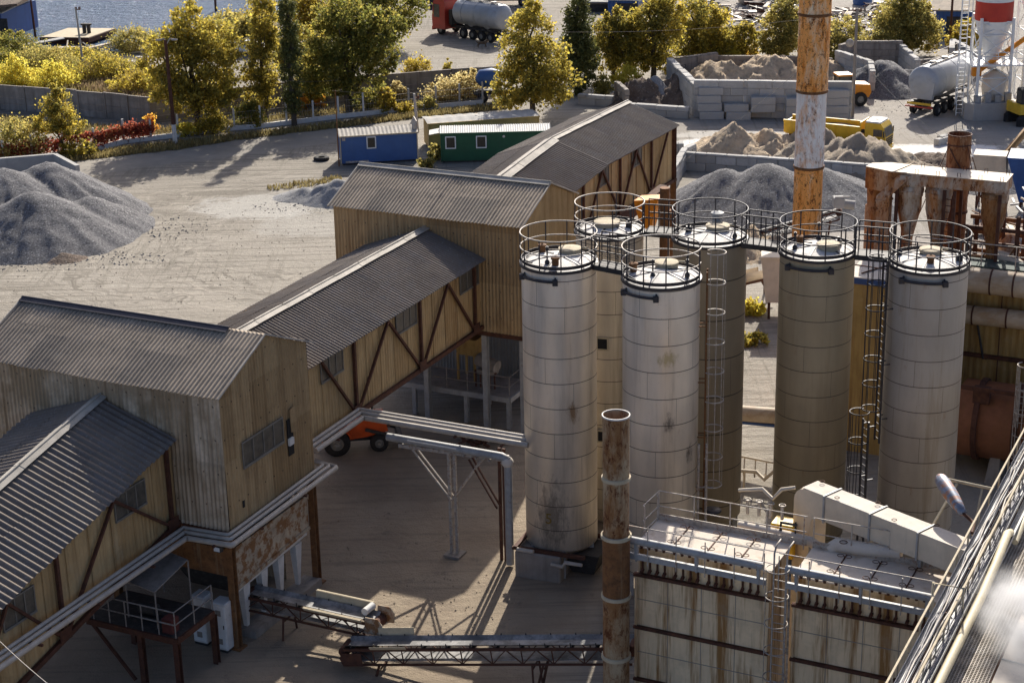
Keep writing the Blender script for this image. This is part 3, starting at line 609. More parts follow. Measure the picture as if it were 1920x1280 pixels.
# ------------------------------------------------------------------ pipe bundles
def bundle(label, path, rs, offs, m='pipe', cat='pipes', collars=3.0):
    """three pipes side by side following path; offs are (sideways, up)"""
    root = thing('pipe_bundle', label, cat, Lg(*path[0]))
    P = [Vector(p) for p in path]
    for r, (ox, oz) in zip(rs, offs):
        pts = []
        for i, p in enumerate(P):
            d0 = (P[i]-P[i-1]).normalized() if i else (P[1]-P[0]).normalized(); d1 = (P[i+1]-P[i]).normalized() if i < len(P)-1 else d0
            n0 = V(d0.y,-d0.x,0).normalized(); n1 = V(d1.y,-d1.x,0).normalized(); nn = (n0+n1); nn = nn/max(.4,nn.length_squared/2)
            c = p+nn*ox+V(0,0,oz)
            if 0 < i < len(P)-1:
                for k in (-.18, -.05): pts.append(c+d0*k*1.0 if True else c)
                for k in (.05, .18): pts.append(c+d1*k)
            else: pts.append(c)
        b = MB(GRID); b.tube(pts, r, 12); obj('pipe', b, M[m], root)
    b = MB(GRID)
    for i in range(len(P)-1):
        L = (P[i+1]-P[i]).length; d = (P[i+1]-P[i]).normalized(); nn = V(d.y,-d.x,0).normalized()
        k = collars*.5
        while k < L-.3:
            c = P[i]+d*k; lo = min(o for o, _ in offs)-.2; hi = max(o for o, _ in offs)+.2
            b.bar(c+nn*lo+V(0,0,-max(rs)-.05), c+nn*hi+V(0,0,-max(rs)-.05), .08, .08); k += collars
    each('hanger', b, M['frame'], root)
    return root
e1 = Sa(0,1232,-1.45); e2 = Sa(332,990,-1.45)
bundle('three grey pipes rising along the lower left gallery and round the near tower', [(-1.45,e1[1]-6,e1[2]-.1),(-1.45,-.45,4.62),(.50,-.45,4.70),(.50,6.35,4.78),(-.35,6.5,4.78)], [.075,.075,.10], [(-.16,.10),(.02,.04),(.23,-.06)])
ZP = 5.45; qa = Gs(676,774,ZP); qb = Gs(984,828,ZP)
bundle('two pale pipes beneath the long gallery turning right to the numbered silo', [(qa[0],6.3,ZP),(qa[0],qa[1],ZP),(qb[0]+.2,qb[1]+.15,ZP)], [.085,.085,.11], [(-.16,.08),(.04,.03),(.27,-.06)])
# pipe rack under it
r1 = Gs(853,1040); r2 = Gs(945,1050)
rk = thing('pipe_rack', 'lattice pipe rack with braced column in the shaded yard left of the silos', 'pipe rack', Lg(r1[0], r1[1]))
b = MB(GRID)
for o in (-.13, .13): b.bar((r1[0]+o,r1[1],0),(r1[0]+o,r1[1],4.45),.09,.12)
k = .3
while k < 4.3: b.bar((r1[0]-.13,r1[1]-.05,k),(r1[0]+.13,r1[1]-.05,k+.28),.05,.02); k += .42
obj('column', b, M['rail'], rk)
b = MB(GRID); b.box(r1[0]-.35,r1[0]+.35,r1[1]-.35,r1[1]+.35,0,.10); obj('footing', b, M['conc_dark'], rk)
b = MB(GRID)
for o in (-.1, .1): b.bar((r2[0]+o,r2[1],0),(r2[0]+o,r2[1],4.9),.08,.12)
obj('column', b, M['frame'], rk)
b = MB(GRID)
for o in (-.17, .17): b.bar((r1[0]-2.3,r1[1]+o,4.5),(r2[0]+.25,r2[1]+o-(r2[1]-r1[1])*0,4.5),.08,.14)
for q in range(9): b.bar((r1[0]-2.2+q*.56,r1[1]-.17,4.5),(r1[0]-2.2+q*.56,r1[1]+.17,4.5),.05,.05)
obj('beam', b, M['rail'], rk)
for (sa, sb) in ((r1[0], r1[0]-1.7), (r1[0], r1[0]+1.35), (r2[0], r2[0]-1.2)):
    for o in (-.14, .14):
        b = MB(GRID); b.bar((sa,r1[1]+o,2.5),(sb,r1[1]+o,4.42),.06,.06); obj('brace', b, M['rail'] if sa == r1[0] else M['frame'], rk)
b = MB(GRID); b.tube([(r1[0]-2.9,r1[1],4.72),(r2[0]+.2,r1[1],4.72),(r2[0]+.42,r1[1],4.62),(r2[0]+.45,r1[1],4.35),(r2[0]+.45,r1[1],.1)], .16, 12); obj('pipe', b, M['pipe_paint'], rk)
b = MB(GRID); b.tube([(r1[0]-1.9,r1[1]-.16,4.78),(r1[0]+.3,r1[1]-.16,4.78)], .03, 6); obj('thin_pipe', b, M['white'], rk)
b = MB(GRID); b.blob((r2[0]+.43,r1[1],4.52),(.24,.24,.24),12,8); obj('elbow_lagging', b, M['dusted'], rk)
# ------------------------------------------------------------------ under the near tower: hopper frame, lamp, cabinets, platform
hp = thing('hopper_frame', 'peeling rust panel on tapered white legs beneath the near tower', 'hopper', Lg(-.6, 2.9))
b = MB(GRID); b.hexa([(-.02,.45,2.35),(.06,.45,2.35),(.06,5.35,2.6),(-.02,5.35,2.6)],[(-.02,.45,3.75),(.06,.45,3.75),(.06,5.35,3.75),(-.02,5.35,3.75)]); b.bar((.03,.4,3.85),(.03,5.4,3.85),.16,.2); b.bar((.03,.4,2.3),(.03,5.4,2.55),.14,.16); obj('side_panel', b, M['rust_panel'], hp)
b = MB(GRID); b.box(-4.6,-.02,-.02,.06,2.95,4.05); obj('front_panel', b, M['rust'], hp)
b = MB(GRID); b.bar((-.18,.4,2.1),(-.18,5.4,2.3),.2,.22); obj('beam', b, M['white'], hp)
for t_ in (1.15,2.35,3.5,4.75):
    b = MB(GRID); b.hexa([(-.28,t_-.07,.35),(-.12,t_-.07,.35),(-.12,t_+.07,.35),(-.28,t_+.07,.35)],[(-.36,t_-.22,2.1),(-.06,t_-.22,2.1),(-.06,t_+.22,2.1),(-.36,t_+.22,2.1)]); obj('leg', b, M['white'], hp)
b = MB(GRID); b.hexa([(-2.6,1.2,1.6),(-.9,1.2,1.6),(-.9,4.6,1.6),(-2.6,4.6,1.6)],[(-4.4,.5,4.4),(-.4,.5,4.4),(-.4,5.3,4.4),(-4.4,5.3,4.4)]); obj('hopper_body', b, M['chassis'], hp)
b = MB(GRID)
for o in (2.45, 2.85): b.bar((-.5,o+.1,.4),(-1.2,o+1.2,3.0),.05,.05)
for q in range(8): b.bar((-.5-.7*q/8,2.55+1.1*q/8,.6+2.4*q/8),(-.5-.7*q/8,2.95+1.1*q/8,.6+2.4*q/8),.04,.04)
obj('stair_ladder', b, M['rail'], hp)
b = MB(GRID); b.box(-.45,.35,.9,5.6,0,.30); obj('plinth', b, M['conc_dark'], hp)
fl = thing('floodlight', 'small floodlight on the front corner column of the near tower', 'floodlight', Lg(-.1,-.25,4.2))
b = MB(GRID); b.rbox(-.28,.02,-.42,-.2,4.08,4.32,.03); obj('housing', b, M['chassis'], fl)
b = MB(GRID); b.box(-.25,-.01,-.435,-.42,4.12,4.28); obj('lens', b, M['lampglass'], fl)
b = MB(GRID); b.bar((-.13,-.2,4.2),(-.05,-.05,4.2),.05,.05); obj('bracket', b, M['chassis'], fl)
def cabinet(s_, t_, label, vents):
    c = thing('control_cabinet', label, 'cabinet', Lg(s_, t_), 'white control cabinets under the near tower')
    b = MB(GRID); b.rbox(s_-.3,s_+.3,t_-.3,t_+.3,.12,2.0,.03); obj('casing', b, M['white'], c)
    b = MB(GRID); b.box(s_-.26,s_+.26,t_-.315,t_-.3,.2,1.9); d = obj('door', b, M['white_clean'], c)
    for vz in vents:
        b = MB(GRID); b.box(s_-.1,s_+.12,t_-.33,t_-.315,vz,vz+.22); obj('vent', b, M['conc_dark'], d)
    b = MB(GRID); b.box(s_+.2,s_+.23,t_-.34,t_-.315,1.0,1.15); obj('handle', b, M['chassis'], d)
    b = MB(GRID); b.box(s_-.27,s_+.27,t_-.27,t_+.27,0,.12); obj('plinth', b, M['chassis'], c)
    return c
c1 = Gs(415,1222); cabinet(c1[0], c1[1]+.3, 'white control cabinet beside the front corner column, nearer the column', (.35,1.5))
c2 = Gs(378,1212); cabinet(c2[0]-.1, c2[1]+.4, 'white control cabinet half hidden behind the dark platform post', (.35,))
# dark platform
zp = 2.15; pr = Gs(330,1196,zp); pr2 = Gs(390,1150,zp); pl = Gs(150,1158,zp)
pf = thing('service_platform', 'dark red steel platform with railings and sloping canopy under the lower left gallery', 'platform', Lg(pr[0], pr[1]))
s0, s1, t0, t1 = pl[0]+.2, pr[0], pr[1], pr2[1]+.3
b = MB(GRID); b.box(s0,s1,t0,t1,zp-.04,zp); obj('deck', b, M['chassis'], pf)
b = MB(GRID); b.bar((s0,t0-.04,zp-.12),(s1+.04,t0-.04,zp-.12),.1,.22); b.bar((s1+.04,t0,zp-.12),(s1+.04,t1,zp-.12),.1,.22); b.bar((s0,t1,zp-.12),(s1,t1,zp-.12),.1,.22); obj('edge_beam', b, M['frame'], pf)
for (s_, t_) in ((s1,t0),(s1,t1),(s0+(s1-s0)*.6,t0),(s0+.2,t1),(s0+(s1-s0)*.55,t1)):
    b = MB(GRID); b.ibeam((s_,t_,0),(s_,t_,zp-.2),.2,.2); obj('leg', b, M['frame'], pf)
b = MB(GRID); b.bar((s0+.2,t0,zp-.2),(s0+1.9,t0,0.05),.1,.1); obj('brace', b, M['frame'], pf)
b = MB(GRID)
for z_ in (zp+.5, zp+1.0): b.tube([(s0+.3,t0,z_),(s1,t0,z_),(s1,t1,z_)], .025, 6)
n = 5
for i in range(n+1): b.tube([(s0+.3+(s1-s0-.3)*i/n,t0,zp),(s0+.3+(s1-s0-.3)*i/n,t0,zp+1.0)], .025, 6)
for i in range(1,3): b.tube([(s1,t0+(t1-t0)*i/2,zp),(s1,t0+(t1-t0)*i/2,zp+1.0)], .025, 6)
obj('railing', b, M['rail_shaded'], pf)
cq = [ab(G(*p, z_)) for p, z_ in (((235,1090),3.55),((290,1111),3.55),((352,1050),3.9),((300,1028),3.9))]
b = MB(GRID); b.slab(cq, .04); obj('canopy', b, M['conc_dark'], pf)
b = MB(GRID)
for q in cq: b.tube([(q[0],q[1],zp),(q[0],q[1],q[2])], .03, 6)
each('canopy_post', b, M['rail_shaded'], pf)
b = MB(GRID); mc = ((s0+s1)/2+.3, t0+.9, zp)
b.cyl((mc[0]-.5,mc[1],zp+.35),(mc[0]+.2,mc[1],zp+.35),.22,14); b.box(mc[0]-.5,mc[0]+.6,mc[1]-.25,mc[1]+.25,zp,zp+.14); b.cyl((mc[0]+.2,mc[1],zp+.35),(mc[0]+.5,mc[1],zp+.35),.1,10)
obj('drive_motor', b, M['chassis'], pf)
b = MB(GRID); b.rbox(s1-.7,s1-.25,t0+.15,t0+.6,zp,zp+.55); obj('gearbox', b, mat('dull_red_gearbox', (.10,.025,.02), .8, 0, .2, 3), pf)
# platform at the far tower
p2 = Gs(955,745,1.62); p2l = Gs(735,722,1.62); z2 = 1.62
pt = thing('service_platform', 'grey railed platform with chute machinery under the farther tower', 'platform', Lg(p2[0]-2, p2[1]))
s0, s1, t0, t1 = p2l[0]-.4, p2[0], p2[1], p2[1]+2.4
b = MB(GRID); b.box(s0,s1,t0,t1,z2-.05,z2); obj('deck', b, M['conc_dark'], pt)
b = MB(GRID); b.bar((s0,t0-.03,z2-.14),(s1+.03,t0-.03,z2-.14),.1,.24); b.bar((s1+.04,t0,z2-.14),(s1+.04,t1,z2-.14),.1,.24); obj('edge_beam', b, M['pipe_paint'], pt)
for (s_, t_) in ((s1-.05,t0+.05),(s1-.05,t1-.05),(s1-2.3,t0+.05),(s0+1.2,t0+.05),(s1-2.3,t1)):
    b = MB(GRID); b.ibeam((s_,t_,0),(s_,t_,z2-.2),.2,.2); obj('leg', b, M['pipe_paint'], pt)
b = MB(GRID)
for z_ in (z2+.5, z2+1.0): b.tube([(s0+.8,t0,z_),(s1,t0,z_),(s1,t1,z_)], .022, 6)
for i in range(6): b.tube([(s0+.8+(s1-s0-.8)*i/5,t0,z2),(s0+.8+(s1-s0-.8)*i/5,t0,z2+1.0)], .022, 6)
b.tube([(s1,t1,z2),(s1,t1,z2+1.0)], .022, 6); obj('railing', b, M['rail_shaded'], pt)
b = MB(GRID); b.hexa([(s1-3.3,t0+1.2,z2+1.3),(s1-2.4,t0+1.2,z2+1.3),(s1-2.4,t0+2.1,z2+1.3),(s1-3.3,t0+2.1,z2+1.3)],[(s1-3.5,t0+1.0,z2+2.2),(s1-2.2,t0+1.0,z2+2.2),(s1-2.2,t0+2.3,z2+2.2),(s1-3.5,t0+2.3,z2+2.2)])
for q in ((s1-3.3,t0+1.2),(s1-2.4,t0+1.2),(s1-3.3,t0+2.1)): b.bar((*q,z2),(*q,z2+1.4),.1,.1)
obj('chute', b, M['ochre'], pt)
b = MB(GRID); b.cyl((s1-2.1,t0+1.0,z2+1.3),(s1-1.0,t0+.8,z2+1.1),.32,14); b.box(s1-2.0,s1-1.1,t0+.6,t0+1.2,z2+.7,z2+.9); obj('drive_motor', b, M['conc_dark'], pt)
b = MB(GRID)
for i in range(5): b.bar((s1-2.1+.25*i,t0+.7,z2),(s1-2.1+.25*i,t0+.7,z2+.8),.06,.06)
b.bar((s1-2.15,t0+.7,z2+.8),(s1-1.0,t0+.7,z2+.8),.1,.08); obj('motor_stand', b, M['frame'], pt)
# ------------------------------------------------------------------ silos
ZT = 12.7
def silo(label, px, py, rr, m, zb, dark, hatch, items=(), bracket=None, zt=ZT, post_n=11, open_at=None, num=None):
    x, y, _ = G(px, py, zt)
    root = thing('storage_silo', label, 'silo', (x, y, 0), 'cement silos'); F = frame((x, y, 0))
    b = MB(F); b.lathe((0,0,0), [(rr*.5,zb-.9),(rr*.97,zb),(rr,zb+.02),(rr,zt-.16)], 64); obj('shell', b, m, root)
    b = MB(F); b.lathe((0,0,0), [(rr+.0,zt-.18),(rr+.07,zt-.16),(rr+.07,zt-.05),(rr-.02,zt-.03)], 64, False); obj('rim_band', b, M['darkrail'], root)
    b = MB(F); b.lathe((0,0,0), [(rr-.01,zt-.04),(rr*.6,zt+.08),(.02,zt+.18)], 48); obj('roof', b, M['silotop'], root)
    hx, hy, hr = hatch
    b = MB(F); b.lathe((hx,hy,zt), [(hr,.05),(hr,.24),(hr*1.06,.25),(hr*1.06,.31),(hr*.9,.33),(.02,.36)], 24, False); b.tube([(hx+hr,hy,zt+.3),(hx+hr+.25,hy,zt+.28)], .04, 6)
    obj('hatch', b, M['hatch'], root)
    rm = M['darkrail'] if dark else M['rail']
    tr = .026; ro = rr+.03
    b = MB(F)
    if open_at is None: b.ring((0,0,zt+1.1), ro, tr, 56); b.ring((0,0,zt+.55), ro, tr*.9, 56)
    else: b.ring((0,0,zt+1.1), ro, tr, 52, 6, open_at[1], open_at[0]+2*PI); b.ring((0,0,zt+.55), ro, tr*.9, 52, 6, open_at[1], open_at[0]+2*PI)
    obj('guard_rail', b, M['rail'] if not dark else M['darkrail'], root)
    b = MB(F)
    for i in range(post_n):
        a = 2*PI*(i+.3)/post_n; b.bar((ro*math.cos(a),ro*math.sin(a),zt-.15),(ro*math.cos(a),ro*math.sin(a),zt+1.1),.045,.045)
    each('rail_post', b, M['darkrail'], root)
    b = MB(F); b.lathe((0,0,zt), [(ro-.03,.0),(ro-.03,.13),(ro-.045,.13),(ro-.045,.0)], 56, False); obj('toe_board', b, M['darkrail'], root)
    # deck fittings: pressure valve, level sensor, hoses, seam bars
    for k, (ix, iy, kind) in enumerate(items):
        b = MB(F); r_ = rr
        if kind == 'valve':
            b.lathe((ix,iy,zt+.05), [(.13,0),(.13,.22),(.17,.24),(.17,.32),(.04,.36)], 14, False); obj('relief_valve', b, M['rust'], root)
        elif kind == 'mast':
            b.cyl((ix,iy,zt),(ix,iy,zt+.75),.03,8); b.blob((ix,iy,zt+.12),(.1,.1,.12),10,6); b.cyl((ix,iy,zt+.6),(ix,iy,zt+.72),.06,8); obj('level_sensor', b, M['darkrail'], root)
        elif kind == 'box':
            b.rbox(ix-.12,ix+.12,iy-.1,iy+.1,zt+.05,zt+.3,.02); b.cyl((ix,iy,zt+.3),(ix,iy,zt+.42),.05,8); obj('junction_box', b, M['darkrail'], root)
        elif kind == 'filter':
            b.lathe((ix,iy,zt+.05), [(.22,0),(.22,.5),(.26,.52),(.26,.58),(.05,.66)], 16, False); obj('vent_filter', b, M['pipe_paint'], root)
    b = MB(F)
    for k, a in enumerate((.5, 1.25, 2.2, 3.4, 4.3, 5.4)):
        b.bar((.3*math.cos(a),.3*math.sin(a),zt+.17),(rr*.93*math.cos(a),rr*.93*math.sin(a),zt+.005),.05,.03)
    rg = random.Random(int(px)); pts = [(rr*.9*math.cos(1.0+i*.4),rr*.9*math.sin(1.0+i*.4)*rg.uniform(.7,1),zt+.06) for i in range(8)]; b.tube(pts, .03, 6)
    each('roof_rib', b, M['darkrail'], root)
    if bracket:
        a0, a1 = bracket; q = [(rr+.13)*math.cos(a0),(rr+.13)*math.sin(a0)]; w = [(rr+.13)*math.cos(a1),(rr+.13)*math.sin(a1)]
        b = MB(F); b.tube([((rr+.13)*math.cos(a0+(a1-a0)*i/8),(rr+.13)*math.sin(a0+(a1-a0)*i/8),zt-.42) for i in range(9)], .055, 8)
        for p in (q, w): b.rbox(p[0]-.10,p[0]+.10,p[1]-.10,p[1]+.10,zt-.54,zt-.33,.02); b.bar((p[0],p[1],zt-.4),(p[0]*.9,p[1]*.9,zt-.3),.06,.06)
        obj('hose_bracket', b, M['darkrail'], root)
    # base: skirt, support frame
    legs_ = []
    for i in range(6):
        b = MB(F); legs_.append(b); a = 2*PI*(i+.5)/6; b.ibeam((rr*.92*math.cos(a),rr*.92*math.sin(a),0),(rr*.92*math.cos(a),rr*.92*math.sin(a),zb+.1),.2,.2)
    [obj('support_leg', l_, M['pipe_paint'], root) for l_ in legs_]
    if num:
        pass
    return root, x, y
A0 = 1.42
sA, ax, ay = silo('pale aluminium silo marked 5, front left of the silo group', 1047.5, 486, A0, M['siloA'], 1.15, False, (.45,.45,.42), [(-.45,-.75,'mast'),(-.6,.75,'valve'),(-.15,-.9,'valve')], bracket=(R(205),R(263)))
sB, bx, by = silo('pale silo rising behind the gap between the two front silos', 1143, 428, A0-.07, M['siloB'], 1.0, False, (-.1,.0,.5), [(.75,-.2,'box'),(.3,.8,'mast'),(.85,.5,'mast')])
sC, cx_, cy_ = silo('pale aluminium silo with dark scuffs and caged ladder on its right', 1240, 515, A0, M['siloC'], 1.0, False, (.25,.62,.42), [(-.35,-.45,'mast'),(.9,-.5,'mast'),(-1.0,.3,'valve')], bracket=(R(203),R(258)), open_at=(R(-14),R(14)))
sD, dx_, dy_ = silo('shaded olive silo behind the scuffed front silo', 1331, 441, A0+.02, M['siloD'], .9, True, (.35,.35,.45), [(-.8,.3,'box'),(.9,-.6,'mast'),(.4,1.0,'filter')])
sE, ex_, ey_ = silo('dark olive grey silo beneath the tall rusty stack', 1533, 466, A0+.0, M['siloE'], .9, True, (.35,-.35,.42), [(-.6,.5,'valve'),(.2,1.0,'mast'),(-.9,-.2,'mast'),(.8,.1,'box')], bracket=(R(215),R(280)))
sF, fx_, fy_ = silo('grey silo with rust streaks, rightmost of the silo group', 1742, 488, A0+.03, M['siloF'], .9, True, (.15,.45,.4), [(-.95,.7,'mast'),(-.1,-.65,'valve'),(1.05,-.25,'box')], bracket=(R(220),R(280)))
for zz_ in (8.3, 4.3):
    aB = R(270)+math.asin(-.27); rB_ = A0-.07; F = frame((bx,by,0), aB)
    b = MB(F); b.box(rB_-.02,rB_+.05,-.26,.26,zz_-.28,zz_+.28); hb_ = obj('inspection_hatch', b, M['hatch'], sB)
    b = MB(F); b.box(rB_+.045,rB_+.056,-.19,.19,zz_-.21,zz_+.21); obj('opening', b, M['black'], hb_)
# the painted number
cu = bpy.data.curves.new('number', 'FONT'); cu.body = '5'; cu.size = .62; cu.extrude = .004; cu.align_x = 'CENTER'
to = bpy.data.objects.new('painted_number', cu); COL.objects.link(to)
dg = bpy.context.evaluated_depsgraph_get(); me = bpy.data.meshes.new_from_object(to.evaluated_get(dg)); bpy.data.objects.remove(to)
vs = []
pz = 2.35; aN = math.atan2(-1, -.42)
for v in me.vertices:
    a = aN+v.co.x/A0; r_ = A0+.006+v.co.z; vs.append((ax+r_*math.cos(a), ay+r_*math.sin(a), pz+v.co.y))
b = MB(); b.add(vs, [list(p.vertices) for p in me.polygons]); obj('painted_number', b, mat('number_paint', (.22,.14,.03), .8, 0, .2, 4), sA)
# foundation block and pipework at the numbered silo's base
fb = thing('foundation_block', 'pale box foundation at the foot of the silo marked 5', 'foundation', (ax, ay, 0)); F = frame((ax, ay, 0), AA+R(4))
b = MB(F); b.rbox(-1.35,.55,-1.75,1.2,0,1.1,.05); obj('block', b, M['conc_dark'], fb)
b = MB(F); b.bar((-1.5,-1.55,1.16),(1.5,-1.55,1.16),.18,.12); b.bar((-1.5,.5,1.16),(1.5,.5,1.16),.18,.12); b.bar((-1.3,-1.8,1.28),(-1.3,1.4,1.28),.16,.12); obj('support_beam', b, M['frame'], fb)
b = MB(F); b.tube([(.2,-1.8,.8),(.7,-1.85,.8),(.8,-1.85,1.0),(1.5,-1.85,1.0)], .07, 10); b.tube([(-1.2,-1.85,1.25),(-.5,-1.85,1.25)], .08, 10); obj('air_pipe', b, M['pipe'], fb)
b = MB(F); b.hexa([(.7,-.8,.1),(1.6,-.8,.1),(1.6,.2,.1),(.7,.2,.1)],[(.3,-1,1.0),(1.9,-1,1.0),(1.9,.5,1.0),(.3,.5,1.0)]); obj('discharge_box', b, M['chassis'], fb)
# ------------------------------------------------------------------ walkways between silo roofs
def walkway(label, p, q, w=.8, z=ZT, dark=True, infill=False, posts=4):
    P = V(*p, z); Q = V(*q, z); d = (Q-P).normalized(); nn = V(d.y,-d.x,0)
    root = thing('roof_walkway', label, 'walkway', (P+Q)/2, 'steel walkways linking the silo roofs')
    m = M['darkrail'] if dark else M['rail']
    b = MB(); b.bar(P+V(0,0,-.05),Q+V(0,0,-.05),w,.04); 
    for s in (-1, 1): b.bar(P+nn*s*w/2+V(0,0,-.12),Q+nn*s*w/2+V(0,0,-.12),.07,.2)
    obj('deck', b, M['chassis'], root)
    for s in (-1, 1):
        b = MB()
        for h in (.55, 1.1): b.tube([P+nn*s*w/2+V(0,0,h),Q+nn*s*w/2+V(0,0,h)], .028, 6)
        for i in range(posts+1):
            c = P+(Q-P)*i/posts+nn*s*w/2; b.bar(c+V(0,0,-.15), c+V(0,0,1.1), .045,.045)
        if infill:
            for h in (.2,.38,.75,.92): b.tube([P+nn*s*w/2+V(0,0,h),Q+nn*s*w/2+V(0,0,h)], .012, 5)
        obj('railing', b, m, root)
    return root
def edge(c, d, r=A0+.05):
    v = (d[0]-c[0], d[1]-c[1]); L = math.hypot(*v); return (c[0]+v[0]/L*r, c[1]+v[1]/L*r)
cA, cB, cC, cD, cE, cF = (ax,ay), (bx,by), (cx_,cy_), (dx_,dy_), (ex_,ey_), (fx_,fy_)
walkway('walkway joining the front pair of pale silos', edge(cA,(cC[0],cC[1]+1.2)), edge(cC,(cA[0],cA[1]+1.0)), .7, infill=True, posts=4)
walkway('walkway from the rear pale silo to the olive silo', edge(cB,(cD[0],cD[1]+1)), edge(cD,(cB[0],cB[1]+1.2)), .8, posts=3)
walkway('dark walkway between the olive silo and the silo below the tall stack', edge(cD,cE), edge(cE,cD), .8, posts=3)
walkway('dark walkway between the two right hand silos above the caged ladders', edge(cE,(cF[0],cF[1]+.6)), edge(cF,(cE[0],cE[1]+1.0)), .8, posts=3)
# ------------------------------------------------------------------ caged ladders
def cage_ladder(label, c, ang, z0, z1, m, mc, off=.45, hoops=1.25, lw=.42, cage0=None):
    """ladder standing off a shell at centre c, direction ang"""
    root = thing('caged_ladder', label, 'ladder', (c[0], c[1], 0)); F = frame((c[0], c[1], 0), ang)
    b = MB(F)
    for s in (-1, 1): b.bar((off*.3,s*lw/2,z0),(off*.3,s*lw/2,z1),.06,.06)
    k = z0+.15
    while k < z1: b.tube([(off*.3,-lw/2,k),(off*.3,lw/2,k)], .016, 6); k += .3
    k = z0+1
    while k < z1:
        for s in (-1, 1): b.bar((off*.3,s*lw/2,k),(-.15,s*lw/2,k),.04,.04)
        k += 2.2
    obj('ladder', b, m, root)
    b = MB(F); zc = cage0 or z0+2.2; k = zc
    while k <= z1+.9:
        b.ring((off*.3+.30,0,k), .37, .024, 24, 5, R(-146), R(146)); k += hoops
    k -= hoops
    for a in (-120,-80,-40,0,40,80,120):
        b.bar((off*.3+.30+.37*math.cos(R(a)),.37*math.sin(R(a)),zc),(off*.3+.30+.37*math.cos(R(a)),.37*math.sin(R(a)),k),.036,.016)
    obj('safety_cage', b, mc, root)
    return root
def on(c, a, r): return (c[0]+r*math.cos(a), c[1]+r*math.sin(a))
aC = R(-8); cage_ladder('caged ladder on the right of the scuffed front silo', on(cC,aC,A0+.12), aC, 3.2, ZT+.2, M['rust'], M['rail'], hoops=1.15, cage0=4.4)
b = MB(frame((*on(cC,R(-22),A0+.15),0)))
for o in (-.05, .25): b.tube([(o,0,.3),(o,0,6.2)], .05, 8)
b.tube([(-.25,.1,1.6),(.5,0,1.6)],.03,6); b.tube([(-.25,.1,4.4),(.5,0,4.4)],.03,6)
tag(obj('filling_pipes', b, M['rail'], origin=(*on(cC,R(-22),A0+.15),0)), 'two vertical filling pipes beside the scuffed front silo', 'pipes')
fp = thing('cable_drum', 'dark round plate hanging at the foot of the caged ladder', 'plate', (*on(cC,aC,A0+.5),3.3)); b = MB(frame((*on(cC,aC,A0+.6),0))); b.lathe((0,0,3.3), [(.02,.05),(.33,.04),(.35,0),(.33,-.04),(.02,-.05)], 18); obj('plate', b, M['darkrail'], fp); b = MB(frame((*on(cC,aC,A0+.6),0))); b.bar((0,0,3.3),(-.5,0,3.4),.04,.04); obj('bracket', b, M['darkrail'], fp)
aF = R(192); cage_ladder('upper ladder with dark hoops on the left of the rightmost silo', on(cF,aF,A0+.16), aF, 5.6, ZT+.2, M['darkrail'], M['darkrail'], hoops=1.0, cage0=7.0)
cage_ladder('lower dark caged ladder between the two right hand silos', on(cF,R(196),A0+.72), R(200), 1.0, 6.6, M['darkrail'], M['darkrail'], hoops=1.2, cage0=2.2)
# ------------------------------------------------------------------ stacks
def stack(name, label, x, y, r, z1, bands, flange_m, z0=0, wall=.03, n=28, lean=(0,0)):
    """bands: [(z_low, z_high, material)]; flanged joints between"""
    root = thing(name, label, 'chimney', (x, y, 0))
    L = lambda z: (x+lean[0]*z, y+lean[1]*z)
    for k, (a, c, m, ra, rc) in enumerate(bands):
        b = MB(); xa, ya = L(a); xc, yc = L(c); ax_ = V(xc-xa, yc-ya, c-a)
        b.lathe((xa,ya,a), [(ra,0),(ra,(c-a)*.33),((ra*.6+rc*.4),(c-a)*.66),(rc,c-a)] , n, True, ax_)
        if k == len(bands)-1: b.lathe((xa,ya,a), [(rc,c-a),(rc-wall,c-a),(rc-wall,c-a-1.6),(.01,c-a-1.6)], n, False, ax_)
        obj('shaft_section', b, m, root)
        b = MB()
        xz, yz = L(c)
        if k < len(bands)-1:
            b.lathe((xz,yz,c), [(rc,-.07),(rc+.055,-.05),(rc+.055,-.005),(rc+.055,.005),(rc+.055,.05),(rc,.07)], n, False); obj('flange', b, flange_m, root)
        else:
            b.lathe((xz,yz,c), [(rc,-.02),(rc+.025,-.02),(rc+.025,.03),(rc-.01,.03)], n, False); obj('rim', b, M['white'] if name == 'vent_stack' else flange_m, root)
    return root
x, y, zt_ = Wy(1155, 778, 52.6); r_ = .435
zz = [Zat(p, x, y) for p in (895, 1003, 1115, 1228)]
stack('vent_stack', 'slim streaked rusty stack standing in front at lower centre', x, y, r_, zt_,
      [(0,zz[3],M['chim_front'],r_,r_),(zz[3],zz[2],M['chim_front'],r_,r_),(zz[2],zz[1],M['rust'],r_+.01,r_+.01),(zz[1],zz[0],M['chim_front'],r_-.02,r_-.02),(zz[0],zt_,M['chim_front'],r_-.01,r_-.01)], M['hatch'])
x, y, _ = Wy(1510, 440, 80.5); dep = proj((x,y,9))[2]; rB = 53/2/FOC*dep
ztop = Zat(-60, x, y); q = [Zat(p, x, y) for p in (312, 170, 26)]
xx1 = Wy(1521, 0, 80.5)[0]
stack('rusty_stack', 'tall orange and white rust eaten stack rising behind the silos', x, y, rB, ztop,
      [(0,q[0],M['chim_big'],rB,rB),(q[0],q[1],M['chim_white'],rB*1.03,rB*1.03),(q[1],q[2],M['chim_big'],rB*1.08,rB*1.08),(q[2],ztop,M['chim_big'],rB*1.1,rB*1.1)], M['rust'], lean=(.004,0))
x, y, zt_ = Wy(1800, 252, 81.5); dep = proj((x,y,10))[2]; rR = 42/2/FOC*dep
q = [Zat(p, x, y) for p in (315, 395)]
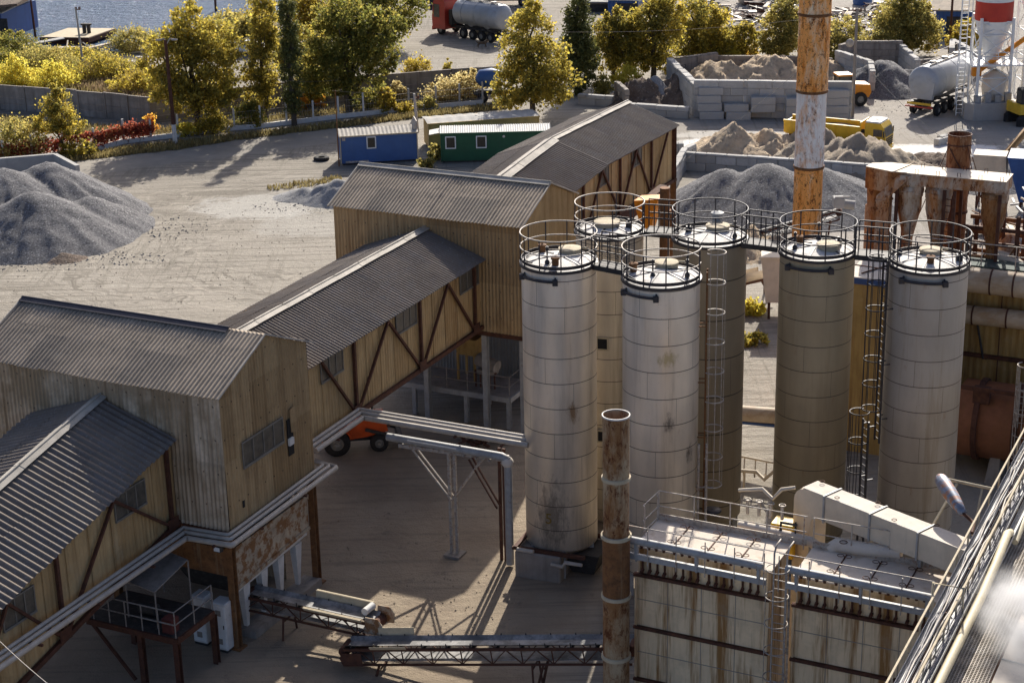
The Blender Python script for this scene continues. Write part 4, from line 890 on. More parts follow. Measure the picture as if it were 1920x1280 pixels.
rs = stack('rusty_stack', 'shorter brown rusted stack with guy ropes beside the cyclones', x, y, rR, zt_,
      [(0,q[1],M['chim_right'],rR*1.0,rR*1.0),(q[1],q[0],M['chim_right'],rR*1.03,rR*1.03),(q[0],zt_,M['chim_right'],rR*1.04,rR*1.02)], M['frame'])
b = MB(); zz_ = zt_-.5
b.ring((x,y,zt_-.45), rR*1.06, .03, 24, 5)
for a, d in ((R(-60),4),(R(30),5),(R(200),5)): b.tube([(x+rR*1.06*math.cos(a),y+rR*1.06*math.sin(a),zz_),(x+d*math.cos(a),y+d*math.sin(a),3)], .02, 5)
hel = [(x+rR*1.05*math.cos(-2.6+i*.25),y+rR*1.05*math.sin(-2.6+i*.25),zt_-.6-i*.22) for i in range(12)]; b.tube(hel, .035, 6)
obj('guy_rope', b, M['frame'], rs)
# ------------------------------------------------------------------ bag filter house
def bag_module(label, s0, s1, t0, t1, zr):
    root = thing('filter_house', label, 'filter house', Lg((s0+s1)/2, (t0+t1)/2, 0), 'bag filter modules')
    zw = zr-.92
    b = MB(GRID); b.box(s0+.05,s1-.05,t0+.16,t1,0,zw)
    b.box(s0+.02,s0+.10,t0+.10,t0+.16,0,zw); b.box(s1-.10,s1-.02,t0+.10,t0+.16,0,zw); obj('casing', b, M['bag'], root)
    b = MB(GRID)
    for k, z_ in enumerate((zw-.02, zw-1.95, zw-3.9)): b.bar((s0,t0+.10,z_),(s1,t0+.10,z_),.14,.10)
    obj('stiffener', b, M['frame'], root)
    b = MB(GRID)
    for z_ in (zw-.95, zw-2.9, zw-4.8): b.box(s0+.06,s1-.06,t0+.150,t0+.158,z_,z_+.025)
    for i in range(1, 4): b.box(s0+(s1-s0)*i/4,s0+(s1-s0)*i/4+.02,t0+.150,t0+.157,0,zw)
    obj('panel_seam', b, M['conc_dark'], root)
    b = MB(GRID); b.box(s0+.1,s1-.1,t0+.22,t1-.05,zw,zr-.02); obj('plenum', b, M['bag'], root)
    b = MB(GRID); b.box(s0-.02,s1+.02,t0+.18,t1+.02,zr,zr+.05); obj('roof_plate', b, mat('dusty_rusted_roof', (.64,.555,.46), .85, 0, .12, 1.2, [('noise',(.40,.27,.15),1.8,.54,.72,.7),('noise',(.5,.43,.35),4,.55,.75,.5)]), root)
    n = 15; w = s1-s0
    b0 = None
    sp = [s0+.28+ (i+.45*(i//4))*(w-.5)/(n+1.1) for i in range(n)]
    for i, s_ in enumerate(sp):
        v = thing if False else None
        if b0 is None:
            b = MB(GRID); b.tube([(s_,t0-.02,zr-.28),(s_,t0+.05,zr-.22),(s_,t0+.16,zr-.35),(s_,t0+.17,zw+.10)], .035, 8); b.cyl((s_,t0+.05,zw+.12),(s_,t0+.18,zw+.16),.06,10)
            b.lathe((s_,t0+.06,zr+.05), [(.05,0),(.05,.07),(.075,.08),(.03,.15)], 8, False)
            b0 = obj('pulse_valve', b, M['frame'], root)
        else:
            c = b0.copy(); COL.objects.link(c); c.parent = root
            d = Vector(Lg(s_,0,0))-Vector(Lg(sp[0],0,0)); c.location = b0.location+d
    b = MB(GRID); b.bar((s0-.1,t0-.33,zr-.06),(s1+.0,t0-.33,zr-.10),.10,.2); obj('channel_beam', b, M['pipe_paint'], root)
    b = MB(GRID); b.tube([(s0-.1,t0-.35,zr+.50),(s1-.1,t0-.35,zr+.44)], .125, 12); obj('air_header', b, M['pipe_paint'], root)
    b = MB(GRID)
    for s_ in (s0+.25, (s0+s1)/2, s1-.25): b.bar((s_,t0-.33,zr-.15),(s_,t0-.33,zr+.46),.18,.08); b.bar((s_,t0-.36,zr-.2),(s_,t0+.1,zr-.2),.06,.06)
    each('header_post', b, M['pipe_paint'], root)
    # roof joints with lifting lugs
    b = MB(GRID)
    for i in range(1, 4):
        s_ = s0+w*i/4; b.box(s_-.02,s_+.02,t0+.3,t1-.1,zr+.05,zr+.075)
        for t_ in (t0+.7, t1-.4):
            b.ring((s_-.12,t_,zr+.16), .10, .012, 12, 5); b.ring((s_+.14,t_,zr+.16), .10, .012, 12, 5); b.bar((s_,t_,zr+.05),(s_,t_,zr+.17),.02,.02)
    obj('lifting_lug', b, M['frame'], root)
    # railings: front row and back row with kick plate
    b = MB(GRID)
    for z_ in (.55, 1.05): b.tube([(s0-.3,t0-.42,zr+z_-.02),(s1-.05,t0-.42,zr+z_-.02)], .018, 6)
    for i in range(6): 
        s_ = s0-.3+(w+.25)*i/5; b.bar((s_,t0-.42,zr-.3),(s_,t0-.42,zr+.95),.03,.03)
    obj('front_railing', b, M['rail'], root)
    b = MB(GRID)
    for z_ in (.55, 1.1): b.tube([(s0,t1+.02,zr+z_),(s1+.5,t1+.02,zr+z_)], .018, 6)
    for i in range(5): s_ = s0+(w+.4)*i/4; b.bar((s_,t1+.02,zr-.1),(s_,t1+.02,zr+1.1),.035,.035)
    b.box(s0,s1+.5,t1+.03,t1+.05,zr+.05,zr+.27); obj('back_railing', b, M['rail'], root)
    return root
zr = 6.6; k1 = Gs(1190,1025,zr); k2 = Gs(1440,1085,zr); k3 = Gs(1490,1095,zr); kb = Gs(1245,978,zr)
S0, S1, TT0, TT1 = k1[0], k2[0]-.05, k1[1]-.15, kb[1]
m1 = bag_module('rust streaked filter house module left of the roof ladder', S0, S1, TT0, TT1, zr)
b = MB(GRID)
for z_ in (.15,.55,1.1): b.tube([(S0,TT1-.1,zr+z_),(S0-.05,TT0+1.0,zr+z_)], .02, 6)
for t_ in (TT1-.1, TT0+1.0): b.bar((S0,t_,zr-.1),(S0,t_,zr+1.1),.04,.04)
for z_ in (.2,.6,1.0): b.tube([(S0-.75,TT0-.4,zr+z_-.15),(S0-.3,TT0-.4,zr+z_-.15)], .015, 6)
b.bar((S0-.75,TT0-.4,zr-.35),(S0-.75,TT0-.4,zr+.9),.03,.03); b.bar((S0-.75,TT0-.4,zr-.32),(S0+.1,TT0-.4,zr-.32),.08,.12)
for s_ in (S0-.3,S0-.12): b.bar((s_,TT0-.1,zr-.1),(s_,TT0-.1,zr+1.25),.03,.03)
obj('end_railing', b, M['rail'], m1)
m2 = bag_module('filter house module partly hidden by the cable bridge', S0+5.35, S1+5.3, TT0, TT1, zr)
cage = thing('caged_ladder', 'pale caged ladder between the two filter house modules', 'ladder', Lg(S1+.4, TT0-.1, 0))
b = MB(GRID); sl_ = S1+.22
for o in (0, .42): b.tube([(sl_+o,TT0-.25,.2),(sl_+o,TT0-.25,zr+.9),(sl_+o,TT0-.05,zr+1.1),(sl_+o,TT0+.4,zr+1.1)], .028, 6)
z_ = .3
while z_ < zr: b.tube([(sl_,TT0-.25,z_),(sl_+.42,TT0-.25,z_)], .014, 6); z_ += .3
obj('ladder', b, M['rail'], cage)
b = MB(GRID); z_ = 2.4
while z_ < zr+1: b.ring((sl_+.21,TT0-.55,z_), .36, .02, 20, 5, R(125), R(415)); z_ += .95
for a in (-150,-90,-30): b.bar((sl_+.21+.36*math.cos(R(a)),TT0-.55+.36*math.sin(R(a)),2.4),(sl_+.21+.36*math.cos(R(a)),TT0-.55+.36*math.sin(R(a)),z_-.95),.035,.012)
obj('safety_cage', b, M['rail'], cage)
# ------------------------------------------------------------------ sloping rectangular duct with an elbow
du = thing('air_duct', 'dusty rectangular duct descending right with rounded elbow behind the filter roof', 'duct', Lg(20, 4.2, 0))
P0 = G(1546,931,8.0); D0 = R(-49.4); F = frame((P0[0],P0[1],0), D0); w = .82; zt_, zb_ = 8.0, 7.12
pe = G(1806,1041,8.0); LD = math.dist(P0[:2], pe[:2])
b = MB(F)
arc = [(-1.28+.5-.5*math.cos(R(q)), zt_-.5+.5*math.sin(R(q))) for q in (0,20,40,60,75,90)]
inn = [(-.28-.0, zb_), (-.40, zb_-.03), (-.52, zb_-.14), (-.56, zb_-.30)]
poly = [(-1.28,0.2)]+arc+[(0,zt_),(0,zb_)]+inn+[(-.56,.2)]
n = len(poly); vs = [(x,0,z) for x,z in poly]+[(x,w,z) for x,z in poly]; b.add(vs, [tuple(range(n)), tuple(range(2*n-1,n-1,-1))]+[(i,n+i,n+(i+1)%n,(i+1)%n) for i in range(n)]); obj('elbow', b, M['duct'], du)
for k in range(3):
    b = MB(F); a_, c_ = LD*k/3+.02, LD*(k+1)/3-.0; b.box(a_,c_,0,w,zb_,zt_); obj('duct_run', b, M['duct'], du)
    b = MB(F); b.box(a_+.05,c_-.04,.02,w-.02,zt_+.002,zt_+.02); obj('top_plate', b, M['dusted'], du)  # paler dusty slab added on top so the duct reads sunlit
b = MB(F); b.box(-.95,-.04,.02,w-.02,zt_+.002,zt_+.02); obj('top_plate', b, M['dusted'], du)
for k in (0, 1, 2):
    b = MB(F); x_ = LD*k/3; b.box(x_-.03,x_+.03,-.05,w+.05,zb_-.05,zb_-.0); b.box(x_-.03,x_+.03,-.05,-.002,zb_,zt_+.04); b.box(x_-.03,x_+.03,w+.002,w+.05,zb_,zt_+.04); b.box(x_-.03,x_+.03,-.002,w+.002,zt_+.022,zt_+.05); obj('flange', b, M['pipe_paint'], du)
for k in range(5):
    b = MB(F); x_ = -.7+k*1.15; y_ = .08 if k%2 else w-.1; b.ring((x_,y_,zt_+.10), .08, .012, 12, 5); obj('lifting_lug', b, M['frame'], du)
for x_ in (1.6, 3.6):
    b = MB(F); b.bar((x_,w/2,.2),(x_,w/2,zb_),.12,.12); obj('support', b, M['pipe_paint'], du)
# dusty manifold pipe behind the filter roof, low valve cluster
mp_ = thing('manifold_pipe', 'dust covered manifold pipe with valves behind the filter roof railing', 'pipe', Lg(18.6, 3.9, 0))
a1 = Tb(1385,985,3.9); a2 = Tb(1480,1005,3.9); a3 = Tb(1520,1015,3.9)
b = MB(GRID); b.tube([a1,a2,a3,(a3[0]+.5,a3[1]+.1,a3[2]-.35)], .17, 12); obj('pipe', b, M['dusted'], mp_)
b = MB(GRID); b.tube([(a2[0]-.3,a2[1],a2[2]),(a2[0]-.3,a2[1],a2[2]+.45),(a2[0]+.25,a2[1],a2[2]+.45)], .05, 8); b.tube([(a2[0]+.2,a2[1],a2[2]+.05),(a2[0]+.2,a2[1],a2[2]+.55)], .03, 6)
obj('hand_wheel_stem', b, M['chassis'], mp_)
b = MB(GRID); b.tube([(a1[0]-.3,a1[1]+.8,a1[2]+.9),(a1[0]+.5,a1[1]+.9,a1[2]+1.05),(a1[0]+.9,a1[1]+.8,a1[2]+.8),(a1[0]+1.2,a1[1]+.8,a1[2]+1.2),(a1[0]+1.6,a1[1]+1.0,a1[2]+1.25)], .06, 10); obj('branch_pipe', b, M['duct'], mp_)
b = MB(GRID)
for i in range(4): b.cyl((a1[0]+.1+i*.4,a1[1]+.6,a1[2]+.2),(a1[0]+.1+i*.4,a1[1]+.6,a1[2]+.7),.06,8); b.ring((a1[0]+.1+i*.4,a1[1]+.6,a1[2]+.72), .11, .02, 14, 5)
obj('valve', b, M['rail'], mp_)
b = MB(GRID); b.rbox(a1[0]+.9,a1[0]+1.7,a1[1]+.6,a1[1]+1.3,a1[2]-1.2,a1[2]+.0,.03); obj('valve_cabinet', b, M['yellow'], mp_)
b = MB(GRID)
for q_ in ((a1[0]-.1,3.9),(a3[0],3.9),(a1[0]+1.3,4.8)): b.bar((q_[0],q_[1],0),(q_[0],q_[1],a1[2]-.1),.1,.1)
each('support', b, M['pipe_paint'], mp_)
mp2 = thing('manifold_pipe', 'second dusty pipe with a ring handle behind the right filter roof', 'pipe', Lg(22, 3.3, 0))
a1 = Tb(1570,1020,3.45); a2 = Tb(1690,1035,3.45)
b = MB(GRID); b.tube([(a1[0]-.2,3.45,a1[2]-.2),a1,(a1[0]+.6,3.45,a1[2]-.02),a2], .22, 12); obj('pipe', b, M['dusted'], mp2)
b = MB(GRID); b.ring((a1[0]+.25,3.25,a1[2]+.22), .12, .015, 14, 5); obj('ring_handle', b, M['frame'], mp2)
# ------------------------------------------------------------------ cable bridge and grating walkway at lower right
ZB = 9.0
br = thing('cable_bridge', 'pipe and cable bridge with cream railings crossing the lower right corner', 'cable bridge', Lg(26.4, 0, 0))
ra = Gs(1790,1045,ZB)[0]; rb_ = Gs(1800,1115,ZB)[0]; ta, tb = -12, 22
for s_, nm in ((ra,'railing'),(rb_,'railing')):
    b = MB(GRID); b.bar((s_,ta,ZB),(s_,tb,ZB),.055,.055); b.bar((s_,ta,ZB-.55),(s_,tb,ZB-.55),.045,.045)
    t_ = ta
    k = 0
    while t_ < tb:
        b.bar((s_,t_,ZB-1.25),(s_,t_,ZB),.05,.05)
        if s_ == rb_: b.bar((s_,t_,ZB-1.2),(s_,t_+.75,ZB-.05),.035,.035)
        t_ += 1.5
    obj(nm, b, M['hatch'], br)
b = MB(GRID)
for (o, z_, w, h) in ((.22,-.35,.28,.05),(.62,-.5,.42,.05),(.95,-.75,.2,.05)):
    s_ = ra+o; b.bar((s_,ta,ZB+z_),(s_,tb,ZB+z_),w,.03); b.bar((s_-w/2,ta,ZB+z_+.05),(s_-w/2,tb,ZB+z_+.05),.02,.12); b.bar((s_+w/2,ta,ZB+z_+.05),(s_+w/2,tb,ZB+z_+.05),.02,.12)
obj('cable_tray', b, M['pipe_paint'], br)
rg = random.Random(5)
for k in range(14):
    o = rg.uniform(.08,.78); z0_ = ZB-.32-(o>.42)*.15
    pts = [(ra+o+rg.uniform(-.06,.06), ta+(tb-ta)*i/30, z0_+rg.uniform(0,.09)+.02*(k%4)) for i in range(31)]
    b = MB(GRID); b.tube(pts, rg.choice([.018,.022,.03]), 6); obj('cable', b, M['cable'] if k%3 else M['pipe'], br)
b = MB(GRID); b.tube([(ra+1.0,ta,ZB-.62),(ra+1.0,-1.2,ZB-.62),(ra+1.0,.6,ZB-.5),(ra+.95,2.6,ZB-.38),(ra+.9,3.4,ZB-.7)], .13, 12); b.tube([(ra+1.1,3.2,ZB-.9),(ra+1.1,9,ZB-.35),(ra+1.1,tb,ZB-.3)], .10, 10)
obj('cream_pipe', b, mat('cream_pipe_paint', (.58,.50,.33), .6, 0, .12, 3, [('noise',(.35,.27,.16),4,.55,.75,.6)]), br)
b = MB(GRID)
t_ = ta
while t_ < tb:
    b.bar((ra-.05,t_,ZB-1.25),(rb_+.05,t_,ZB-1.25),.08,.1); b.bar((ra,t_,ZB-1.25),(ra+.55,t_,ZB-.4),.04,.04); b.bar((rb_,t_,ZB-1.2),(ra+.9,t_,ZB-.8),.04,.04); t_ += 1.5
b.bar((ra,ta,ZB-1.3),(ra,tb,ZB-1.3),.12,.18); b.bar((rb_,ta,ZB-1.3),(rb_,tb,ZB-1.3),.12,.18); obj('bridge_beam', b, M['frame'], br)
gd = Gs(1738,1090,ZB+.25)
b = MB(GRID); b.tube([(ra-.1,gd[1],ZB-.9),(ra-.1,gd[1],ZB+.25),(rb_+.1,gd[1],ZB+.25),(rb_+.1,gd[1],ZB-.9)], .035, 6); obj('portal_hoop', b, M['hatch'], br)
for t_ in (-6, 6, 16):
    b = MB(GRID); b.ibeam((ra+.7,t_,0),(ra+.7,t_,ZB-1.35),.3,.3); obj('column', b, M['rust'], br)
ZW = ZB-1.2
gw = thing('grating_walkway', 'bar grating walkway beside the cable bridge, dusted pale', 'walkway', Lg(28, 0, ZW))
b = MB(GRID); s0, s1 = rb_+.08, rb_+1.35
t_ = -9.0
while t_ < 7.2: b.bar((s0,t_,ZW),(s1,t_,ZW),.022,.05); t_ += .095
for k in range(15): b.bar((s0+(s1-s0)*k/14,-9,ZW+.012),(s0+(s1-s0)*k/14,7.2,ZW+.012),.02,.035)
obj('grating', b, mat('dusty_grating', (.42,.37,.31), .8, .1, .3, 2, [('noise',(.62,.58,.52),1.2,.48,.66,.8)]), gw)
b = MB(GRID); b.bar((s0,-9,ZW-.12),(s0,7.2,ZW-.12),.1,.22); b.bar((s1,-9,ZW-.12),(s1,7.2,ZW-.12),.1,.22); obj('edge_beam', b, M['frame'], gw)
b = MB(GRID); b.box(s0,s1,-9,7.2,ZW-.62,ZW-.58); obj('drip_tray', b, M['dusted'], gw)
hr_ = thing('housing_roof', 'white dusted sloping sheet housing right of the grating walkway', 'machine housing', Lg(30, 0, 0))
b = MB(GRID); b.hexa([(s1+.08,-9,ZW-2.2),(s1+1.75,-9,ZW-2.2),(s1+1.75,9,ZW-2.2),(s1+.08,9,ZW-2.2)],[(s1+.08,-9,ZW+.02),(s1+1.75,-9,ZW-.1),(s1+1.75,9,ZW-.1),(s1+.08,9,ZW+.02)]); obj('sheet_casing', b, M['dusted'], hr_)
b = MB(GRID)
for t_ in (-6.5,-3.6,-.7,2.2,5.1): b.bar((s1+.08,t_,ZW+.05),(s1+1.75,t_,ZW-.07),.05,.03)
each('joint_strip', b, M['conc'], hr_)
b = MB(GRID)
for s_ in (s1+.4,s1+1.4):
    for t_ in (-7,0,7): b.bar((s_,t_,0),(s_,t_,ZW-2.2),.2,.2)
each('leg', b, M['pipe_paint'], hr_)
sr2 = thing('shed_roof', 'pale corrugated shed roof in the bottom right corner', 'shed', Lg(32.5, -3, 0))
b = MB(GRID); b.corr((s1+2.15,-9,ZW-.35), (0,1,0), (.985,0,.17), (-.17,0,.985), 12, 0, 3.2, amp=.03, period=.18); obj('roof_slope', b, M['dusted'], sr2)
b = MB(GRID); b.box(s1+2.3,s1+5.2,-8.9,2.9,0,ZW-.45); obj('wall', b, M['conc'], sr2)
b = MB(GRID); b.bar((s1+2.1,-2.3,ZW-.5),(s1+2.1,-.6,ZW+.3),.05,.05); obj('stay_rod', b, M['hatch'], sr2)
# lamp on a bent arm, leaning out over the yard
lp = Wy(1776, 925, 52.5); la = Wy(1812, 985, 50.8)
sl2 = thing('street_lamp', 'peeling oval street lamp head on a bent arm by the cable bridge', 'street lamp', la)
d = (Vector(lp)-Vector(la)).normalized()
hd0 = Vector(Wy(1806, 962, 51.0)); hd1 = Vector(Wy(1760, 892, 53.0)); ax_ = (hd1-hd0); L = ax_.length
b = MB(); b.lathe(hd0, [(.03,0),(.12,.04),(.18,L*.22),(.235,L*.5),(.24,L*.75),(.20,L*.92),(.11,L*.99),(.02,L*1.01)], 16, True, ax_)
lampm = mat('peeling_blue_lamp', (.20,.22,.27), .45, .3, .3, 5, [('streakx',(.42,.15,.03),3,.5,.62,.9),('noise',(.55,.58,.62),5,.6,.7,.6)])
obj('lamp_shade', b, lampm, sl2)
b = MB(); off = V(-.05,-.02,-.10); b.lathe(hd0+off+ax_*.2, [(.02,0),(.10,L*.08),(.15,L*.35),(.12,L*.6),(.02,L*.68)], 14, True, ax_); obj('lens', b, M['lampglass'], sl2)
b = MB(); end = Vector(Lg(*[ra-.05, ab(la)[1]-1.0])[:2]+(ZB-.4,)); b.tube([hd0, hd0+V(.22,-.12,-.18), (hd0+end)/2+V(.2,0,0), end], .05, 8); obj('arm', b, M['frame'], sl2)
# side frame projecting from the bridge
sf = Gs(1850,945,ZB-.3); 
ptf = thing('bracket_frame', 'cream pipe bracket frame projecting left of the cable bridge', 'bracket', Lg(sf[0], sf[1], sf[2]))
b = MB(GRID); b.tube([(ra-1.6,sf[1]+1.2,ZB-.2),(ra-.05,sf[1]+1.0,ZB-.2)], .05, 8); b.bar((ra-1.2,sf[1]+1.1,ZB-.25),(ra-1.6,sf[1]-.5,ZB-1.2),.07,.07); b.bar((ra-.4,sf[1]+1.1,ZB-.25),(ra-.3,sf[1]-.5,ZB-1.2),.06,.06); obj('bracket', b, M['hatch'], ptf)
# ------------------------------------------------------------------ belt conveyors on the yard floor
def conveyor(label, p, q, w=.75, depth=.55, legs=(), belt=True, guard=None, lattice=.55):
    P = Vector(p); Q = Vector(q); d = (Q-P).normalized(); nn = V(d.y,-d.x,0).normalized(); up = nn.cross(d)
    if up.z < 0: up = -up
    root = thing('belt_conveyor', label, 'conveyor', (P.x, P.y, 0)); L = (Q-P).length
    b = MB()
    k = 12; vs = []; fs = []
    for i in range(k+1):
        c = P+d*(L*i/k)
        for o, h in ((-.5,.12),(-.28,.0),(.28,.0),(.5,.12)): vs.append(c+nn*w*o+up*h)
    for i in range(k):
        for j in range(3): fs.append((i*4+j, i*4+j+1, i*4+j+5, i*4+j+4))
    b.add(vs, fs); b.slab([P+nn*w*.45-up*depth*.8, P-nn*w*.45-up*depth*.8, Q-nn*w*.45-up*depth*.8, Q+nn*w*.45-up*depth*.8], .02)
    obj('belt', b, M['belt'], root)
    for s in (-1, 1):
        b = MB(); o = nn*s*(w/2+.05)
        b.bar(P+o-up*.03, Q+o-up*.03, .07, .10); b.bar(P+o-up*depth, Q+o-up*depth, .06, .07)
        n = int(L/lattice)
        for i in range(n+1):
            c = P+d*(L*i/n)+o
            if i % 2 == 0: b.bar(c-up*.05, c-up*depth, .045, .045)
            if i < n: b.bar(c-up*(.05 if i%2 else depth-.02), P+d*(L*(i+1)/n)+o-up*(depth-.02 if i%2 else .05), .035, .035)
        obj('truss_frame', b, M['frame'], root)
    b = MB(); n = int(L/.9)
    for i in range(n+1):
        c = P+d*(L*(i+.3)/(n+.6)); b.cyl(c-nn*w*.42-up*.08, c+nn*w*.42-up*.08, .05, 8); b.bar(c-nn*w*.5-up*.1, c-nn*w*.5+up*.17, .04,.04); b.bar(c+nn*w*.5-up*.1, c+nn*w*.5+up*.17, .04,.04)
    each('idler_roller', b, M['chassis'], root)
    for i, c in enumerate((P-d*.05, Q+d*.05)):
        b = MB(); b.cyl(c-nn*w*.48-up*.16, c+nn*w*.48-up*.16, .2, 16); obj('drum', b, M['frame'], root)
    for (u, spread) in legs:
        b = MB(); c = P+d*(L*u)
        for s in (-1, 1): b.bar(c+nn*s*w/2-up*depth, (c.x+nn.x*s*(w/2+.15)+d.x*spread, c.y+nn.y*s*(w/2+.15)+d.y*spread, 0), .07, .07)
        b.bar(c+nn*w/2-up*(depth+.2), c-nn*w/2-up*(depth+.2), .05, .05)
        obj('leg', b, M['frame'], root)
    return root, P, Q, d, nn, up
p1 = G(470,1108,1.5); q1 = G(706,1160,1.35)
cv, P, Q, d, nn, up = conveyor('short belt conveyor coming out from under the near tower', p1, q1, legs=((.3,0),(.85,0)))
L = (Q-P).length
for s, h in ((-1,.34),(1,.14)):
    b = MB(); o = nn*s*.46; a = P+d*(L*.48); e_ = P+d*(L*.93); b.slab([a+o+up*.02, e_+o+up*.02, e_+o*1.15+up*(.02+h), a+o*1.15+up*(.02+h)], .03); b.bar(a+o*1.15+up*h,e_+o*1.15+up*h,.12,.03,up=up); obj('side_guard', b, M['hatch'], cv)
b = MB(); c = Q+d*.12
for s in (-1, 1):
    o = nn*s*.5; b.extr([c+o+d*-.35+up*-.35, c+o+d*.35+up*-.3, c+o+d*.38+up*.1, c+o+d*.2+up*.32, c+o+d*-.3+up*.3], nn*.04)
each('drum_guard', b, M['rust_panel'], cv)
b = MB(); b.cyl(c+nn*.1-d*.55+up*.25, c-nn*.45-d*.5+up*.25, .14, 12); obj('drive_motor', b, M['white'], cv)
p2_ = G(652,1206,.85); q2_ = G(1186,1203,2.4)
cv2, P, Q, d, nn, up = conveyor('long belt conveyor with open lattice sides running right to the filter house', p2_, q2_, depth=.62, legs=((.12,0),(.66,.2),(.70,-.2)))
L = (Q-P).length
for s, h in ((-1,.34),(1,.12)):
    b = MB(); o = nn*s*.46; a = P+d*(L*.10); e_ = P+d*(L*.23); b.slab([a+o+up*.02, e_+o+up*.02, e_+o*1.15+up*(.02+h), a+o*1.15+up*(.02+h)], .03); obj('side_guard', b, M['hatch'], cv2)
b = MB()
for s in (-1, 1):
    o = nn*s*.55; b.extr([P+o-d*.05+up*-.6, P+o+d*.7+up*-.6, P+o+d*.7+up*-.1, P+o+d*-.05+up*-.1, P+o-d*.15-up*.3], nn*.03)
each('tail_guard', b, M['frame'], cv2)
# orange loader tractor half hidden by the gallery
def wheel(parent, c, r, w, axis, m='tyre', hub=.5, name='wheel'):
    a = Vector(axis).normalized(); b = MB(); c = Vector(c)
    b.lathe(c-a*w/2, [(r*hub,0),(r*.9,0),(r,w*.18),(r,w*.82),(r*.9,w),(r*hub,w)], 24, True, a); o = obj(name, b, M[m], parent)
    b = MB(); b.lathe(c-a*w*.42, [(.01,0),(r*.2,-.02),(r*.22,.03),(r*hub*.9,.05),(r*hub,.0),(r*hub,w*.84),(.01,w*.84)], 20, False, a); obj('rim', b, M['rim'], o)
    return o
tg = G(632,858); tr = thing('tractor', 'orange tractor parked in shade below the long gallery', 'tractor', tg); F = frame(tg, R(12)); 
class RX:  # collects parts in the vehicle's own frame
    def __init__(s, root, o, rz, k=1.0):
        s.root = root; F_ = frame(o, rz); s.k = k; s.F = lambda p: F_((p[0]*k, p[1]*k, p[2]*k)); s.ax = V(-math.sin(rz), math.cos(rz), 0)
    def part(s, name, m, fn, parent=None):
        b = MB(s.F); fn(b); return obj(name, b, M[m] if isinstance(m, str) else m, parent or s.root)
    def wheel(s, x, y, r, w, hub=.5): return wheel(s.root, s.F((x,y,r)), r*s.k, w*s.k, s.ax, hub=hub)
v = RX(tr, tg, R(10))
v.wheel(.05,.25,.62,.4); v.wheel(.05,1.75,.62,.4); v.wheel(2.0,.35,.42,.3); v.wheel(2.0,1.65,.42,.3)
v.part('body', 'orange', lambda b: b.extr([(-.55,.5,1.05),(-.5,.5,1.35),(.1,.5,1.42),(.9,.5,1.35),(1.25,.5,1.65),(2.35,.5,1.6),(2.45,.5,.9),(1.5,.5,.7),(.6,.5,.62)], (0,1.1,0)))
v.part('mudguard', 'orange', lambda b: (b.lathe((.05,.06,.62), [(.68,0),(.72,0),(.72,.42),(.68,.42)], 16, False, (0,1,0), a0=R(190), a1=R(340)), b.lathe((.05,1.55,.62), [(.68,0),(.72,0),(.72,.42),(.68,.42)], 16, False, (0,1,0), a0=R(190), a1=R(340))))
v.part('cab', 'red', lambda b: [b.bar((px_,py_,1.4),(px_,py_,2.35),.08,.08) for px_ in (.2,1.2) for py_ in (.55,1.5)]+[b.rbox(.05,1.35,.45,1.6,2.35,2.45,.03)])
v.part('windscreen', 'glass', lambda b: b.box(1.2,1.22,.6,1.46,1.45,2.33))
v.part('engine_block', 'chassis', lambda b: (b.rbox(-.3,2.3,.72,1.35,.45,.95,.04), b.cyl((1.8,1.0,1.6),(1.8,1.0,2.1),.05,8)))
v.part('loader_arm', 'chassis', lambda b: (b.bar((1.4,.4,1.1),(3.0,.4,.55),.1,.14), b.bar((1.4,1.7,1.1),(3.0,1.7,.55),.1,.14), b.box(2.9,3.1,.2,1.9,.2,.7)))
# low pallets and drums in the shade near the platform
for k, (px_, py_, lab) in enumerate(((905,838,'brown scrap metal heap left of the numbered silo'),)):
    c = G(px_, py_); rg = random.Random(3); b = MB()
    for i in range(26):
        a = rg.uniform(0,6.28); o = V(rg.uniform(-1,1), rg.uniform(-.8,.8), rg.uniform(.05,.5)); l = V(math.cos(a),math.sin(a),rg.uniform(-.3,.3))*rg.uniform(.3,.8)
        b.bar(Vector(c)+o-l/2, Vector(c)+o+l/2, rg.uniform(.04,.2), rg.uniform(.03,.1))
    tag(obj('scrap_heap', b, M['frame'], origin=c), lab, 'scrap heap')
# steam drifting over the walkway
st = MB(); c = Vector(Lg(s1+.75, -2.9, ZW+.85)); st.blob(c, (1.7,3.6,.95), 20, 12, .0)
t = NT('steam'); t.n.remove(t.b); pv = t.n.new('ShaderNodeVolumePrincipled'); pv.inputs['Color'].default_value = (.95,.95,.95,1)
pv.inputs['Anisotropy'].default_value = .3
gd_ = t.n.new('ShaderNodeVectorMath'); gd_.operation = 'LENGTH'; mpv = t.mp((1/1.7,1/3.6,1/.95)); t.lk(mpv, gd_.inputs[0])
fall = t.math('POWER', t.ramp(gd_.outputs['Value'], .0, .98, 1, 0), 1.6); nz = t.ramp(t.noise(.9, 4, .6), .38, .66)
t.lk(t.math('MULTIPLY', t.math('MULTIPLY', fall, nz), 8.0), pv.inputs['Density'])
t.lk(pv.outputs[0], t.n['Material Output'].inputs['Volume'])
tag(obj('steam', st, t.m, origin=c), 'white steam drifting over the grating walkway in the lower right', 'steam', kind='stuff')
